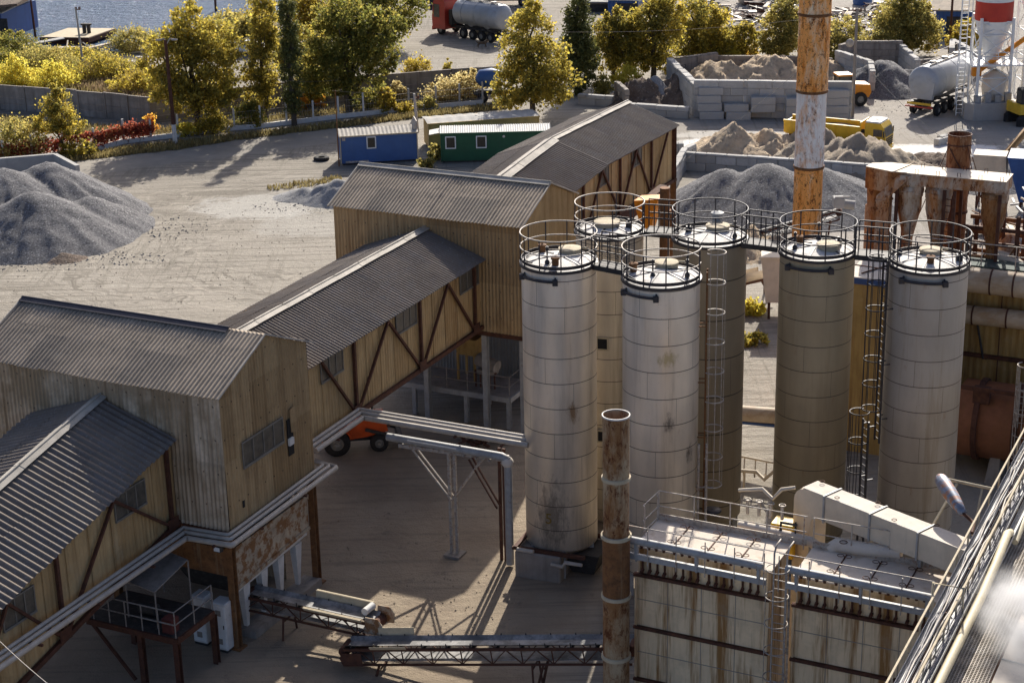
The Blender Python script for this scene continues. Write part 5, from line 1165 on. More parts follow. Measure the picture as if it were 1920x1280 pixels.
# ------------------------------------------------------------------ cyclone battery
TC = 31.5
kt = Tb(1665,330,TC); kr = Tb(1885,362,TC); cz = kt[2]+.2
cy = thing('cyclone_battery', 'grey box duct carrying three rusted cyclones behind the silos', 'dust cyclone', Lg((kt[0]+kr[0])/2, TC, 0))
k0 = Tb(1700,345,TC); 
b = MB(GRID); b.hexa([(k0[0],TC,cz-.55),(kr[0],TC,cz-.55),(kr[0],TC+1.5,cz-.55),(k0[0],TC+1.5,cz-.55)],[(k0[0],TC,cz),(kr[0],TC,cz),(kr[0],TC+1.5,cz),(k0[0],TC+1.5,cz)]); obj('box_duct', b, M['cyc'], cy)
b = MB(GRID); b.box(k0[0]-.02,kr[0]+.02,TC-.03,TC+1.53,cz,cz+.03); b.bar((k0[0]-.6,TC-.02,cz+.05),(k0[0]-.2,TC+1.5,cz+.05),.06,.05); obj('top_plate', b, M['duct'], cy)
b = MB(GRID)
for k in range(5):
    s_ = k0[0]+.4+k*(kr[0]-k0[0]-.6)/4
    for t_ in (TC+.1,TC+1.35): b.tube([(s_-.07,t_,cz+.02),(s_-.07,t_,cz+.2),(s_+.07,t_,cz+.2),(s_+.07,t_,cz+.02)], .015, 5)
obj('lifting_lug', b, M['frame'], cy)
# left inlet: scroll with rust and a square down duct
lx = Tb(1618,320,TC)
b = MB(GRID); poly = [(lx[0],TC+.5),(lx[0]+.1,TC+1.2),(lx[0]+.9,TC+1.6),(k0[0]+.1,TC+1.5),(k0[0]+.1,TC+.05),(k0[0]-.75,TC+.0)]
b.prism(poly, cz-1.0, cz); obj('inlet_scroll', b, M['cyc_rust'], cy)
b = MB(GRID); b.prism([(p[0]*1.0, p[1]) for p in poly], cz+.001, cz+.035); obj('scroll_lid', b, M['duct'], cy)
b = MB(GRID); s_ = Tb(1650,400,TC-.1)[0]-.1; b.hexa([(s_-.05,TC-.35,0),(s_+.55,TC-.35,0),(s_+.55,TC+.25,0),(s_-.05,TC+.25,0)],[(s_-.05,TC-.35,cz-1.1),(s_+.55,TC-.35,cz-1.1),(s_+.55,TC+.25,cz-1.1),(s_-.05,TC+.25,cz-1.1)])
b.hexa([(s_-.05,TC-.35,cz-1.1),(s_+.55,TC-.35,cz-1.1),(s_+.55,TC+.25,cz-1.1),(s_-.05,TC+.25,cz-1.1)],[(k0[0]-.4,TC-.1,cz-.1),(k0[0]+.2,TC-.1,cz-.1),(k0[0]+.2,TC+.5,cz-.1),(k0[0]-.4,TC+.5,cz-.1)]); b.box(s_-.09,s_+.59,TC-.39,TC+.29,cz-1.35,cz-1.27); obj('square_down_duct', b, M['cyc'], cy)
b = MB(GRID); b.lathe((lx[0]+.45,TC+.95,0), [(.5,0),(.5,cz-1.9),(.42,cz-1.85),(.46,cz-1.0)], 20); obj('round_down_duct', b, M['cyc_rust'], cy)
for (px_, mm) in ((1703,'cyc'),(1757,'cyc'),(1862,'cyc_rust')):
    s_ = Tb(px_,400,TC+.5)[0]; z0 = cz-.55
    b = MB(GRID); b.lathe((s_,TC+.6,0), [(.12,z0-3.6),(.22,z0-3.2),(.24,z0-2.6),(.56,z0-1.15),(.56,z0-.62),(.60,z0-.6),(.60,z0-.12),(.42,z0-.08),(.42,z0)], 22, True); b.lathe((s_,TC+.6,0), [(.6,z0-.36),(.64,z0-.35),(.64,z0-.3),(.6,z0-.29)], 22, False); obj('cyclone', b, M[mm], cy)
    b = MB(GRID); b.hexa([(s_+.1,TC+.1,z0-.45),(s_+.62,TC+.1,z0-.45),(s_+.62,TC+.7,z0-.45),(s_+.1,TC+.7,z0-.45)],[(s_+.1,TC+.1,z0),(s_+.62,TC+.1,z0),(s_+.62,TC+.7,z0),(s_+.1,TC+.7,z0)]); obj('inlet_box', b, M['cyc'], cy)
b = MB(GRID); L0, L1 = k0[0]-.4, kr[0]-.2
for s_ in (L0, (L0+L1)/2-.15, (L0+L1)/2+.3, L1):
    for t_ in (TC-.1, TC+1.4): b.bar((s_,t_,0),(s_,t_,cz-.6),.14,.14)
for z_ in (3.2, 5.6):
    b.bar((L0,TC-.1,z_),(L1,TC-.1,z_),.12,.16); b.bar((L0,TC+1.4,z_),(L1,TC+1.4,z_),.12,.16)
for s_ in (L0,(L0+L1)/2): b.bar((s_,TC-.1,3.2),(s_+(L1-L0)/2,TC-.1,5.6),.07,.07); b.bar((s_,TC+1.4,5.6),(s_+(L1-L0)/2,TC+1.4,3.2),.07,.07)
for k in range(9): b.bar(((L0+L1)/2-.15,TC-.12,cz-3.4+k*.3),((L0+L1)/2+.3,TC-.12,cz-3.4+k*.3),.03,.03)
obj('support_frame', b, M['frame'], cy)
# ------------------------------------------------------------------ ochre clad building with big pipes behind the rightmost silo
TW = 30.2; wt = Tb(1860,560,TW); wl = Tb(1600,600,TW)[0]; 
ob = thing('process_building', 'ochre sheet clad process building behind the rightmost silo', 'building', Lg(wl+3, TW, 0))
b = MB(GRID); b.corr((wl,TW,0), (1,0,0), (0,0,1), (0,-1,0), 12, 0, wt[2]+.6, amp=.02, period=.3); obj('wall', b, M['ochre'], ob)
b = MB(GRID); b.box(wl,wl+12,TW+.1,TW+6,wt[2]-1,wt[2]+.5); obj('roof', b, M['conc_dark'], ob)
b = MB(GRID)
for z_ in (Tb(1860,668,TW)[2], Tb(1860,770,TW)[2]): b.bar((wl,TW-.1,z_),(wl+12,TW-.1,z_),.14,.18)
for k in range(8): b.box(wl+.3+k*1.6,wl+.34+k*1.6,TW-.05,TW-.02,0,wt[2]+.5)
obj('wall_beam', b, M['frame'], ob)
b = MB(GRID); a = Tb(1838,640,TW-.15); b.tube([Tb(1836,575,TW-.15),Tb(1833,610,TW-.15),Tb(1843,672,TW-.15),Tb(1850,672,TW-.1)], .05, 6); obj('bracket', b, M['chassis'], ob)
def bigpipe(label, pts, r, m='duct', collar=1.6, pipename='large_pipe'):
    root = thing(pipename, label, 'pipe', Lg(*pts[0])); P = [Vector(p) for p in pts]
    b = MB(GRID); b.tube(P, r, 22); obj('pipe', b, M[m] if isinstance(m,str) else m, root)
    b = MB(GRID)
    for i in range(len(P)-1):
        L = (P[i+1]-P[i]).length; d = (P[i+1]-P[i]).normalized(); k = collar*.4
        while k < L: b.lathe(P[i]+d*k, [(r,-.04),(r+.035,-.03),(r+.035,.03),(r,.04)], 22, False, d); k += collar
    obj('collar', b, M['frame'], root); return root
tanp = mat('tan_pipe_paint', (.46,.36,.25), .7, 0, .15, 1.5, [('streakx',(.30,.17,.07),2,.5,.7,.7),('noise',(.56,.5,.42),1.5,.58,.75,.6)])
p_ = Tb(1800,522,TW-.9); q_ = Tb(1960,540,TW-.9); bigpipe('upper fat pale pipe running right past the ochre building', [(p_[0]-1.5,p_[1],p_[2]),p_,(q_[0]+3,q_[1],q_[2])], .56, tanp, 1.0)
p_ = Tb(1800,588,TW-.6); q_ = Tb(1960,602,TW-.6); bigpipe('lower pale pipe on the ochre wall', [(p_[0]-2,p_[1],p_[2]),p_,(q_[0]+3,q_[1],q_[2])], .42, tanp, 1.5)
# bend between the two right silos
p_ = Tb(1622,560,TW-1.5); bigpipe('tan bent pipe seen between the two right hand silos', [(p_[0]+1.6,p_[1],p_[2]+.0),(p_[0]+.75,p_[1],p_[2]+.05),(p_[0]+.3,p_[1],p_[2]-.1),(p_[0]+.05,p_[1],p_[2]-.45),(p_[0]-.03,p_[1],p_[2]-1.0),(p_[0]-.03,p_[1],.2)], .42, tanp, 2.2)
p_ = Tb(1395,775,24.0); q_ = Tb(1455,775,24.0); bigpipe('horizontal tan pipe crossing the gap between the olive silos', [(p_[0]-1.2,p_[1],p_[2]),p_,(q_[0]+1.4,q_[1],q_[2])], .36, tanp, 5)
b = MB(GRID); b.bar((p_[0]-1.2,p_[1]-.1,p_[2]-.45),(q_[0]+1.4,q_[1]-.1,q_[2]-.45),.2,.12)
for s_ in (p_[0]-.9, q_[0]+1.0): b.bar((s_,p_[1],0),(s_,p_[1],p_[2]-.4),.16,.16)
tag(obj('pipe_trestle', b, M['bluepaint'], origin=Lg(*p_[:2])), 'blue trestle beam under the horizontal tan pipe', 'trestle')
# small pipes on the floor of that gap
p_ = Gs(1395,920); b = MB(GRID)
b.tube([(p_[0]-.5,p_[1],.9),(p_[0]+.5,p_[1]+.1,.95),(p_[0]+.9,p_[1],.7),(p_[0]+1.3,p_[1],1.15),(p_[0]+2.0,p_[1],1.1)], .08, 10); b.tube([(p_[0]-.6,p_[1]+.9,1.2),(p_[0]+2.2,p_[1]+.9,1.1)], .05, 8)
for k in range(5): b.tube([(p_[0]-.3+k*.5,p_[1]+.9,1.15),(p_[0]-.2+k*.5,p_[1]+.5,.5),(p_[0]-.1+k*.5,p_[1]+.1,.9)], .03, 6)
b.bar((p_[0],p_[1],0),(p_[0],p_[1],.9),.08,.08); b.bar((p_[0]+1.6,p_[1],0),(p_[0]+1.6,p_[1],1.0),.08,.08)
tag(obj('floor_pipework', b, M['duct'], origin=Lg(*p_[:2])), 'tangle of pale floor pipes between the olive silos', 'pipes')
# brown drum lying under the ochre building
p_ = Gs(1850,905); dr = thing('drum_dryer', 'large brown horizontal drum under the ochre building, far right', 'drum', Lg(*p_[:2])); zc = 2.35
b = MB(GRID); b.lathe((p_[0]-1.6,p_[1]+1.5,zc), [(.01,-.02),(1.5,0),(1.7,.1),(1.7,4.6),(1.75,4.6),(1.75,4.9),(1.7,4.9),(1.7,9)], 36, True, (1,0,0)); obj('shell', b, M['drum'], dr)
for s_ in (.9, 2.6, 4.2):
    b = MB(GRID); b.lathe((p_[0]-1.6+s_,p_[1]+1.5,zc), [(1.69,-.12),(1.82,-.11),(1.82,.11),(1.69,.12)], 36, False, (1,0,0)); obj('riding_ring', b, M['frame'], dr)
b = MB(GRID)
for s_ in (p_[0]+.2, p_[0]+4): b.hexa([(s_-.3,p_[1]-.1,0),(s_+.3,p_[1]-.1,0),(s_+.3,p_[1]+3,0),(s_-.3,p_[1]+3,0)],[(s_-.2,p_[1]+.5,1.2),(s_+.2,p_[1]+.5,1.2),(s_+.2,p_[1]+2.5,1.2),(s_-.2,p_[1]+2.5,1.2)])
each('saddle', b, M['conc_dark'], dr)
b = MB(GRID); b.bar((p_[0]-1.5,p_[1]+.1,zc+1.9),(p_[0]+6,p_[1]+.1,zc+1.9),.1,.18); b.box(p_[0]-.9,p_[0]-.2,p_[1]+.2,p_[1]+.6,zc+1.2,zc+1.9); obj('feed_beam', b, M['frame'], dr)
# caged ladder at the right edge
p_ = Gs(1912,905); cage_ladder('pale hooped ladder at the right edge in front of the brown drum', Lg(p_[0], p_[1]-.5), R(-110), .5, 4.9, M['rail'], M['rail'], hoops=1.05, cage0=1.6)
# flat roofed plant room between/behind right silos (white roof, dark edge)
p_ = Gs(1640,500,5.2); pr_ = thing('plant_room', 'low plant room with white dusted roof behind the right hand silos', 'building', Lg(*p_[:2]))
b = MB(GRID); s0, t0 = Tb(1590,520,26.5)[0], 26.5; zt0 = Tb(1640,522,26.5)[2]; b.box(s0,s0+4.2,t0,t0+3.2,0,zt0-.25); obj('wall', b, M['ochre'], pr_)
b = MB(GRID); b.box(s0-.1,s0+4.3,t0-.1,t0+3.3,zt0-.2,zt0); obj('roof', b, M['dusted'], pr_)
b = MB(GRID); b.box(s0-.12,s0+4.32,t0-.16,t0-.10,zt0-.3,zt0-.05); obj('fascia', b, M['bluepaint'], pr_)
b = MB(GRID)
for k in range(8): s_ = s0+.2+k*.5; b.tube([(s_,t0+3.0,zt0),(s_,t0+3.0,zt0+.8)], .02, 5)
b.tube([(s0,t0+3.0,zt0+.8),(s0+4.2,t0+3.0,zt0+.8)], .025, 6); b.tube([(s0,t0+.1,zt0+.5),(s0+4.2,t0+.6,zt0+.2)], .03, 6); b.bar((s0+.5,t0+.4,zt0+.04),(s0+1.6,t0+2.6,zt0+.04),.06,.05); obj('roof_railing', b, M['frame'], pr_)
# scrap steel around the cyclone legs
def junk(name, label, cx, cy_, rx, ry, n, ms, zmax=.8, ll=(.4,1.8), seed=1, cat='scrap heap', panels=.3):
    rg = random.Random(seed); root = thing(name, label, cat, (cx, cy_, 0))
    for mi, m in enumerate(ms):
        b = MB()
        for i in range(n//len(ms)):
            a = rg.uniform(0, PI); rr_ = math.sqrt(rg.random()); an = rg.uniform(0, 2*PI); c = V(cx+rx*rr_*math.cos(an), cy_+ry*rr_*math.sin(an), rg.uniform(.05, zmax*(1.05-rr_)))
            l = V(math.cos(a), math.sin(a), rg.uniform(-.35,.35))*rg.uniform(*ll)
            if rg.random() < panels: b.bar(c-l/2, c+l/2, rg.uniform(.3,.9), rg.uniform(.03,.3))
            else: b.bar(c-l/2, c+l/2, rg.uniform(.05,.16), rg.uniform(.04,.14))
        each('scrap_piece', b, m, root)
    return root
g_ = G(1880,420,2.5); junk('scrap_heap', 'jumble of pale and rusty steel offcuts right of the cyclones', g_[0]+2, g_[1]+4, 4, 3, 90, [M['rust'],M['duct'],M['pipe_paint'],M['frame']], 4.5, seed=11)
g_ = G(1720,455,1); junk('scrap_heap', 'rusty sections and beams on the ground below the cyclones', g_[0], g_[1]-5, 4, 2.5, 60, [M['rust'],M['duct'],M['frame']], 2.5, seed=12)
# conveyor head with motor behind the olive silo
p_ = G(1560,395,1.5); cvh = conveyor('pale conveyor head with motor in front of the grey gravel heap', G(1395,440,.8), G(1570,392,2.6), w=.9, legs=((.4,0),(.9,0)))[0]
b = MB(); c = V(*G(1585,382,3.0)); b.cyl(c+V(-.3,0,0),c+V(.55,-.25,-.05),.28,14); b.rbox(c.x-.75,c.x-.1,c.y-.35,c.y+.35,c.z-.2,c.z+.45,.04); b.bar((c.x-.7,c.y-.3,c.z+.5),(c.x+.2,c.y-.3,c.z+.5),.1,.1); obj('drive_motor', b, M['conc'], cvh)
# white hopper car between olive silos and rubble
p_ = G(1455,600); wh = thing('feed_hopper', 'pale box hopper with peaked lid between the olive silos', 'hopper', p_); v = RX(wh, p_, R(-8))
v.part('box', 'dusted', lambda b: b.hexa([(-.6,0,1.0),(1.8,0,1.0),(1.8,2.2,1.0),(-.6,2.2,1.0)],[(-.9,-.1,3.6),(2.2,-.1,3.6),(2.2,2.5,3.6),(-.9,2.5,3.6)]))
v.part('lid', 'dusted', lambda b: b.extr([(-1.0,-.2,3.6),(2.3,-.2,3.6),(2.3,1.6,4.5),(1.6,2.6,3.62),(-1.0,2.6,3.62)][:4], (0,0,.06)))
v.part('leg', 'frame', lambda b: [b.bar((x_,y_,0),(x_,y_,1.1),.14,.14) for x_ in (-.4,1.6) for y_ in (.2,2.0)])
p_ = G(1418,565); rl = thing('steel_roll', 'curved pale steel sheet roll on a stand between the olive silos', 'steel roll', p_); v = RX(rl, p_, R(20))
v.part('sheet', 'duct', lambda b: b.lathe((-.9,.3,1.5), [(.5,0),(.55,0),(.55,1.8),(.5,1.8)], 18, False, (1,.25,0), a0=R(-30), a1=R(190)))
v.part('stand', 'frame', lambda b: (b.bar((-1,-.2,1.2),(1.3,.2,1.2),.1,.12), b.bar((-.8,-.1,0),(-.8,-.1,1.2),.1,.1), b.bar((1.1,.2,0),(.3,0,1.2),.1,.1), b.bar((-1,.9,1.2),(1.3,1.1,1.2),.1,.12), b.bar((-.8,.9,0),(-.8,.9,1.2),.1,.1), b.bar((1.1,1.1,0),(1.1,1.1,1.2),.1,.1)))
p_ = Wy(1246,430,83); b = MB(); b.cyl((p_[0],p_[1],0),(p_[0],p_[1],Zat(352,p_[0],p_[1])),.24,14); b.lathe((p_[0],p_[1],Zat(395,p_[0],p_[1])), [(.24,-.05),(.32,-.04),(.32,.04),(.24,.05)],14,False)
tag(obj('rusty_post', b, M['rust'], origin=(p_[0],p_[1],0)), 'orange rusted round post behind the rear pale silo', 'post')
p_ = Gs(1240,460); yb = thing('loading_boom', 'ochre boom conveyor slanting up behind the rear pale silo', 'conveyor boom', Lg(*p_[:2])); 
b = MB(GRID); a0_ = Tb(1170,410,40); a1_ = Tb(1245,352,44); b.bar(a0_, a1_, .5, .35); obj('boom', b, M['frame'], yb)
b = MB(GRID); c = Tb(1215,390,39.5); b.hexa([(c[0]-.2,c[1]-.3,c[2]-1.4),(c[0]+.2,c[1]-.3,c[2]-1.4),(c[0]+.2,c[1]+.3,c[2]-1.4),(c[0]-.2,c[1]+.3,c[2]-1.4)],[(c[0]-.6,c[1]-.6,c[2]+.5),(c[0]+.8,c[1]-.6,c[2]+.7),(c[0]+.8,c[1]+.6,c[2]+.7),(c[0]-.6,c[1]+.6,c[2]+.5)]); obj('chute', b, M['amber'], yb)
b = MB(GRID); b.bar((a0_[0],a0_[1],0),a0_,.16,.16); b.bar((a1_[0],a1_[1],0),a1_,.16,.16); each('leg', b, M['frame'], yb)

# dense rusty steelwork above and behind the big pipes at the right edge
k1_ = Tb(1825,470,32.6); rr_k = thing('rusty_rack', 'crowded rusty rack of short pipes and posts above the fat pale pipes', 'pipe rack', Lg(k1_[0]+2, 32.6, 0)); s0 = k1_[0]-.2; zt0 = Tb(1870,430,32.6)[2]
for i in range(6):
    for t_ in (32.2, 34.0):
        b = MB(GRID); b.ibeam((s0+i*1.1,t_,0),(s0+i*1.1,t_,zt0+.4*(i%3)),.18,.18); obj('post', b, M['rust'] if i%2 else M['frame'], rr_k)
for k, z_ in enumerate((zt0-2.4, zt0-1.5, zt0-.6, zt0+.1)):
    b = MB(GRID); b.bar((s0-.3,32.2,z_),(s0+6,32.2,z_),.12,.18); obj('beam', b, M['frame'], rr_k)
    b = MB(GRID); b.bar((s0-.3,34.0,z_),(s0+6,34.0,z_),.12,.18); obj('beam', b, M['rust'], rr_k)
rg = random.Random(8)
for i in range(9):
    b = MB(GRID); x_ = s0+rg.uniform(-.3,4.5); z_ = zt0-rg.uniform(.2,2.6); b.tube([(x_,32.0+rg.uniform(-.3,.5),z_),(x_+rg.uniform(.8,2.2),32.0+rg.uniform(-.3,.5),z_+rg.uniform(-.2,.2)),(x_+rg.uniform(1.2,2.4),32.1,z_-rg.uniform(.5,1.2))], rg.choice([.08,.14,.22]), 10); obj('short_pipe', b, [tanp, M['cyc_rust'], M['duct']][i%3], rr_k)
for i in range(5):
    b = MB(GRID); x_ = s0+i*1.1; b.bar((x_,32.15,zt0-2.4),(x_+1.1,32.15,zt0-.6),.08,.08); obj('brace', b, M['rust'], rr_k)
for i, (x_, r_) in enumerate(((s0+1.7,.5),(s0+4.3,.62))):
    b = MB(GRID); b.lathe((x_,33.1,zt0-2.2), [(.12,-.8),(r_,.2),(r_,1.5),(r_*.5,1.9),(.1,1.95)], 18, True); obj('small_hopper', b, M['cyc_rust'] if i else M['cyc'], rr_k)
b = MB(GRID)
for k in range(14): a = rg.uniform(0,PI); c = V(s0+rg.uniform(-.2,5),31.6+rg.uniform(-.5,.4),zt0-2.9+rg.uniform(0,.5)); l = V(math.cos(a),math.sin(a)*.5,rg.uniform(-.6,.6))*rg.uniform(.3,.9); b.bar(c-l,c+l,rg.uniform(.05,.3),.05)
each('steel_offcut', b, M['rust'], rr_k)
gr_ = thing('roof_platform', 'dark green deck with a thin handrail above the fat pale pipes', 'platform', Lg(s0, 30.6, 0)); zd = Tb(1860,500,30.6)[2]
b = MB(GRID); b.box(s0-2,s0+7,30.5,31.7,zd-.3,zd); obj('deck', b, mat('dark_green_deck', (.06,.085,.075), .8, 0, .3, 2), gr_)
b = MB(GRID); b.tube([(s0-2,30.5,zd+.6),(s0+7,30.5,zd+.6)], .025, 6); b.tube([(s0-2,30.5,zd+1.05),(s0+7,30.5,zd+1.05)], .025, 6)
for i in range(7): b.bar((s0-2+i*1.5,30.5,zd),(s0-2+i*1.5,30.5,zd+1.05),.04,.04)
obj('handrail', b, M['rail'], gr_)
# ------------------------------------------------------------------ heaps
def heap(name, label, m, cones, cat='heap', noise=.25, res=.28, ns=.9, seed=0, ridge=0):
    """union of cones (x, y, height, radius, elongation_x) with ragged noise"""
    from mathutils import noise as mn
    x0 = min(c[0]-c[3]*c[4]*1.25 for c in cones); x1 = max(c[0]+c[3]*c[4]*1.25 for c in cones); y0 = min(c[1]-c[3]*1.25 for c in cones); y1 = max(c[1]+c[3]*1.25 for c in cones)
    nx = int((x1-x0)/res); ny = int((y1-y0)/res); Z = {}
    for i in range(nx+1):
        for j in range(ny+1):
            x = x0+(x1-x0)*i/nx; y = y0+(y1-y0)*j/ny; z = -1
            for k, (cx, cy_, h, r, e) in enumerate(cones):
                d = math.hypot((x-cx)/e, y-cy_); a = math.atan2(y-cy_, (x-cx)/e)
                rr_ = r*(1+.13*mn.noise(V(math.cos(a)*1.3+k*3.1, math.sin(a)*1.3, seed))+.05*mn.noise(V(math.cos(a)*4, math.sin(a)*4, seed+5)))
                q = h*(1-d/rr_)
                top = h*.97; q = q if q < top*.9 else top*.9+(q-top*.9)*.5
                if ridge: q += ridge*max(0,1-abs(q/h-.5)*2)*mn.noise(V(a*7+k*5, 0, seed))
                z = max(z, q)
            n = mn.fractal(V(x*ns, y*ns, seed*3.3), .8, 2.1, 5)
            z += noise*n*(.4+min(1, max(0, z)*1.2))+noise*.35*mn.noise(V(x*ns*4.1, y*ns*4.1, seed*1.7))
            Z[i,j] = (x, y, max(z, -.25))
    b = MB(); idx = {}; fs = []
    for i in range(nx):
        for j in range(ny):
            q = [(i,j),(i+1,j),(i+1,j+1),(i,j+1)]
            if max(Z[k][2] for k in q) > 0.0:
                f = []
                for k in q:
                    if k not in idx: idx[k] = len(idx)
                    f.append(idx[k])
                fs.append(f)
    b.add([Z[k] for k in idx], fs, True)
    c = cones[0]; return tag(obj(name, b, m, origin=(c[0], c[1], 0)), label, cat)
def g2(px, py): return G(px, py)[:2]
L0 = g2(72,446); L1 = g2(168,428); L2 = g2(214,414); L3 = g2(10,418); L4 = g2(-70,412); L5 = g2(95,398)
heap('gravel_heap', 'big grey gravel heap beside the concrete bay wall, left edge', M['gravel'], [(*L0,3.3,5.9,1.15),(*L1,2.3,4.0,1.05),(L2[0],L2[1],1.25,2.3,1.15),(*L3,4.0,6.8,1.1),(*L4,3.8,7,1.1),(*L5,3.7,6.2,1.1)], 'gravel heap', .08, .22, .7, 1, .16)
p_ = g2(120,486); heap('gravel_heap', 'small crumb of spilled gravel at the foot of the big left heap', M['earth'], [(*p_,.45,1.1,1.3)], 'gravel heap', .12, .15, 2, 2)
p_ = g2(625,384); heap('gravel_heap', 'bluish shaded gravel heap beside the farther tower', M['gravel_light'], [(p_[0]+.3,p_[1]+1.6,1.5,2.6,1.2),(p_[0]-2.2,p_[1]+2.2,.7,1.6,1.4)], 'gravel heap', .14, .2, .9, 3, .2)
p_ = g2(1440,400); q_ = g2(1560,395); r_ = g2(1340,385)
heap('gravel_heap', 'wide grey gravel heap inside the block bay behind the silos', M['gravel'], [(p_[0],p_[1]+1,3.35,6.2,1.0),(p_[0]-2.6,p_[1]+1.6,2.9,5,1.0),(q_[0]-1.0,q_[1]+1.2,2.9,6.2,1.1),(r_[0]+.5,r_[1]+1,2.0,3.8,1.1)], 'gravel heap', .06, .22, .6, 4, .14)
p_ = g2(1395,285); q_ = g2(1455,283)
heap('sand_heap', 'lumpy beige sand heap just behind the block bay', M['sand'], [(p_[0]-.8,p_[1]+.6,1.75,3.2,1.2),(q_[0],q_[1]+.4,1.6,3.0,1.1),(q_[0]+2.2,q_[1]+.6,1.5,2.6,1.1),(p_[0]-3,p_[1],.9,1.8,1.3)], 'sand heap', .45, .2, .9, 5)
p_ = g2(1600,322); q_ = g2(1545,300)
heap('sand_heap', 'grey damp sand heap right of the tall stack, before the yellow truck', M['sand_grey'], [(p_[0]+.6,p_[1]+1,2.7,4.6,1.0),(q_[0],q_[1]+.6,2.1,3.4,1.2),(p_[0]+2.6,p_[1]+.2,1.6,3.2,1.2)], 'sand heap', .35, .22, .8, 6, .15)
p_ = g2(1380,150); heap('sand_heap', 'pale rough sand heap behind the long block wall', M['sand'], [(p_[0]-1.5,p_[1],1.7,3.4,1.3),(p_[0]+3.0,p_[1]+.6,2.2,4.0,1.3),(p_[0]+8,p_[1]+.4,1.6,3.4,1.3)], 'sand heap', .5, .26, .8, 7)
p_ = g2(1205,192); heap('rubble_heap', 'brown rubble heap left of the shaded retaining wall', M['earth'], [(*p_,2.0,3.0,1.2)], 'rubble heap', .5, .22, 1, 8)
p_ = g2(1255,190); heap('rubble_heap', 'reddish brown rubble heap against the sloping block wall', M['earth'], [(p_[0]+1,p_[1]+.4,2.4,3.2,.9)], 'rubble heap', .5, .22, 1, 9)
p_ = g2(1228,188); heap('gravel_heap', 'small blue grey gravel heap between two rubble heaps', M['gravel_light'], [(*p_,2.3,2.4,.9)], 'gravel heap', .08, .2, 1, 10)
p_ = g2(1655,168); heap('gravel_heap', 'dark grit heap in the block bay at upper right', M['gravel'], [(p_[0],p_[1],2.6,4.2,1.2)], 'gravel heap', .3, .24, .7, 11)
p_ = g2(1745,308); heap('rubble_heap', 'low dark earth mound left of the short rusted stack', M['earth'], [(p_[0],p_[1],.9,2.8,1.5)], 'rubble heap', .25, .2, 1, 12)
p_ = g2(1862,340); heap('gravel_heap', 'grey grit mound right of the short rusted stack', M['gravel'], [(p_[0],p_[1],1.7,3.8,1.3)], 'gravel heap', .12, .22, 1, 13)
p_ = g2(1412,470); heap('rubble_heap', 'pale broken rubble bank seen between the olive silos', M['sand'], [(p_[0],p_[1],1.3,2.8,1.2)], 'rubble heap', .45, .2, 1.1, 14)
# ------------------------------------------------------------------ concrete walls and blocks
def wall(label, pts, h, th=.45, m='conc', block=1.5, course=.6, name='block_wall', top=None, seed=0, cat='concrete wall'):
    """blockwork wall along px pts (ground line); each block bevelled with open joints"""
    P = [V(*p, 0) if len(p) == 2 else V(*p) for p in pts]; root = None; b = MB(); rg = random.Random(seed+len(label))
    for i in range(len(P)-1):
        a, c = P[i], P[i+1]; L = (c-a).length; ang = math.atan2((c-a).y, (c-a).x); F = frame(a, ang); h0 = h[i] if isinstance(h, (list,tuple)) else h; h1 = h[i+1] if isinstance(h, (list,tuple)) else h
        k = 0; z = 0
        while z < max(h0,h1)-.05:
            x = -(block/2)*(k%2)
            while x < L:
                xa, xb = max(x,0), min(x+block, L)
                hm = h0+(h1-h0)*((xa+xb)/2/L); zz = min(z+course, hm)
                if xb-xa > .08 and zz-z > .1:
                    j = rg.uniform(-.045,.045); v0 = len(b.v); bb = MB(F); bb.rbox(xa+.008,xb-.008,-th/2+j,th/2+j,z+.006,zz-.004-rg.uniform(0,.02),rg.uniform(.02,.06))
                    b.v += bb.v; b.f += [[q+v0 for q in f] for f in bb.f]; b.sm += bb.sm
                x += block
            k += 1; z += course
    return tag(obj(name, b, M[m], origin=P[0]), label, cat)
wp = [g2(-60,355), g2(40,345), g2(100,346)]
b = MB(); A1, A2, A3 = V(*g2(-90,352),0), V(*g2(108,335),0), V(*g2(150,360),0)
hA = Zat(288, A2.x, A2.y)
for p, q in ((A1,A2),(A2,A3)):
    d = (q-p).normalized(); nn = V(-d.y,d.x,0)*.16; hh0 = hA; hh1 = hA if q is A2 else Zat(310, A3.x, A3.y)
    b.hexa([p-nn,q-nn,q+nn,p+nn],[p-nn+V(0,0,hh0),q-nn+V(0,0,hh1),q+nn+V(0,0,hh1),p+nn+V(0,0,hh0)])
tag(obj('retaining_wall', b, M['conc'], origin=A2), 'cast concrete corner wall behind the big left gravel heap', 'retaining wall')
wall('front block bay wall running back beside the far gallery end', [g2(1262,352), g2(1284,314), g2(1300,306)], 1.5)
wall('long low block bay wall behind the wide gravel heap', [g2(1286,318), g2(1500,333), g2(1640,343)], 1.35)
wall('block kerb at the front left of the wide gravel heap', [g2(1252,395), g2(1300,402), g2(1380,412)], .8, name='block_kerb')
wall('long blue grey block wall below the pale sand heap', [g2(1300,218), g2(1400,219), g2(1500,221), g2(1596,222)], 3.0, .6, block=2.0)
wall('sloping block wing wall at the left end of the long wall', [g2(1255,168), g2(1305,216)], [2.8,2.6], .6)
wall('pale low wall on the left behind the pale sand heap', [g2(1262,148), g2(1344,137)], 1.9, .4, block=2.4, m='sand' if False else 'conc_dark')
wall('far wall behind the pale sand heap to the right of the stack', [g2(1344,137), g2(1480,138), g2(1560,142)], 1.6, .4, m='conc_dark')
wall('stepped block bay wall left of the dark grit heap', [g2(1568,140), g2(1630,165), g2(1634,182)], [2.2,2.4,2.2], .5, block=2.0)
wall('shaded back wall of the dark grit bay', [g2(1572,138), g2(1600,130), g2(1690,130)], 2.6, .4, m='conc_dark')
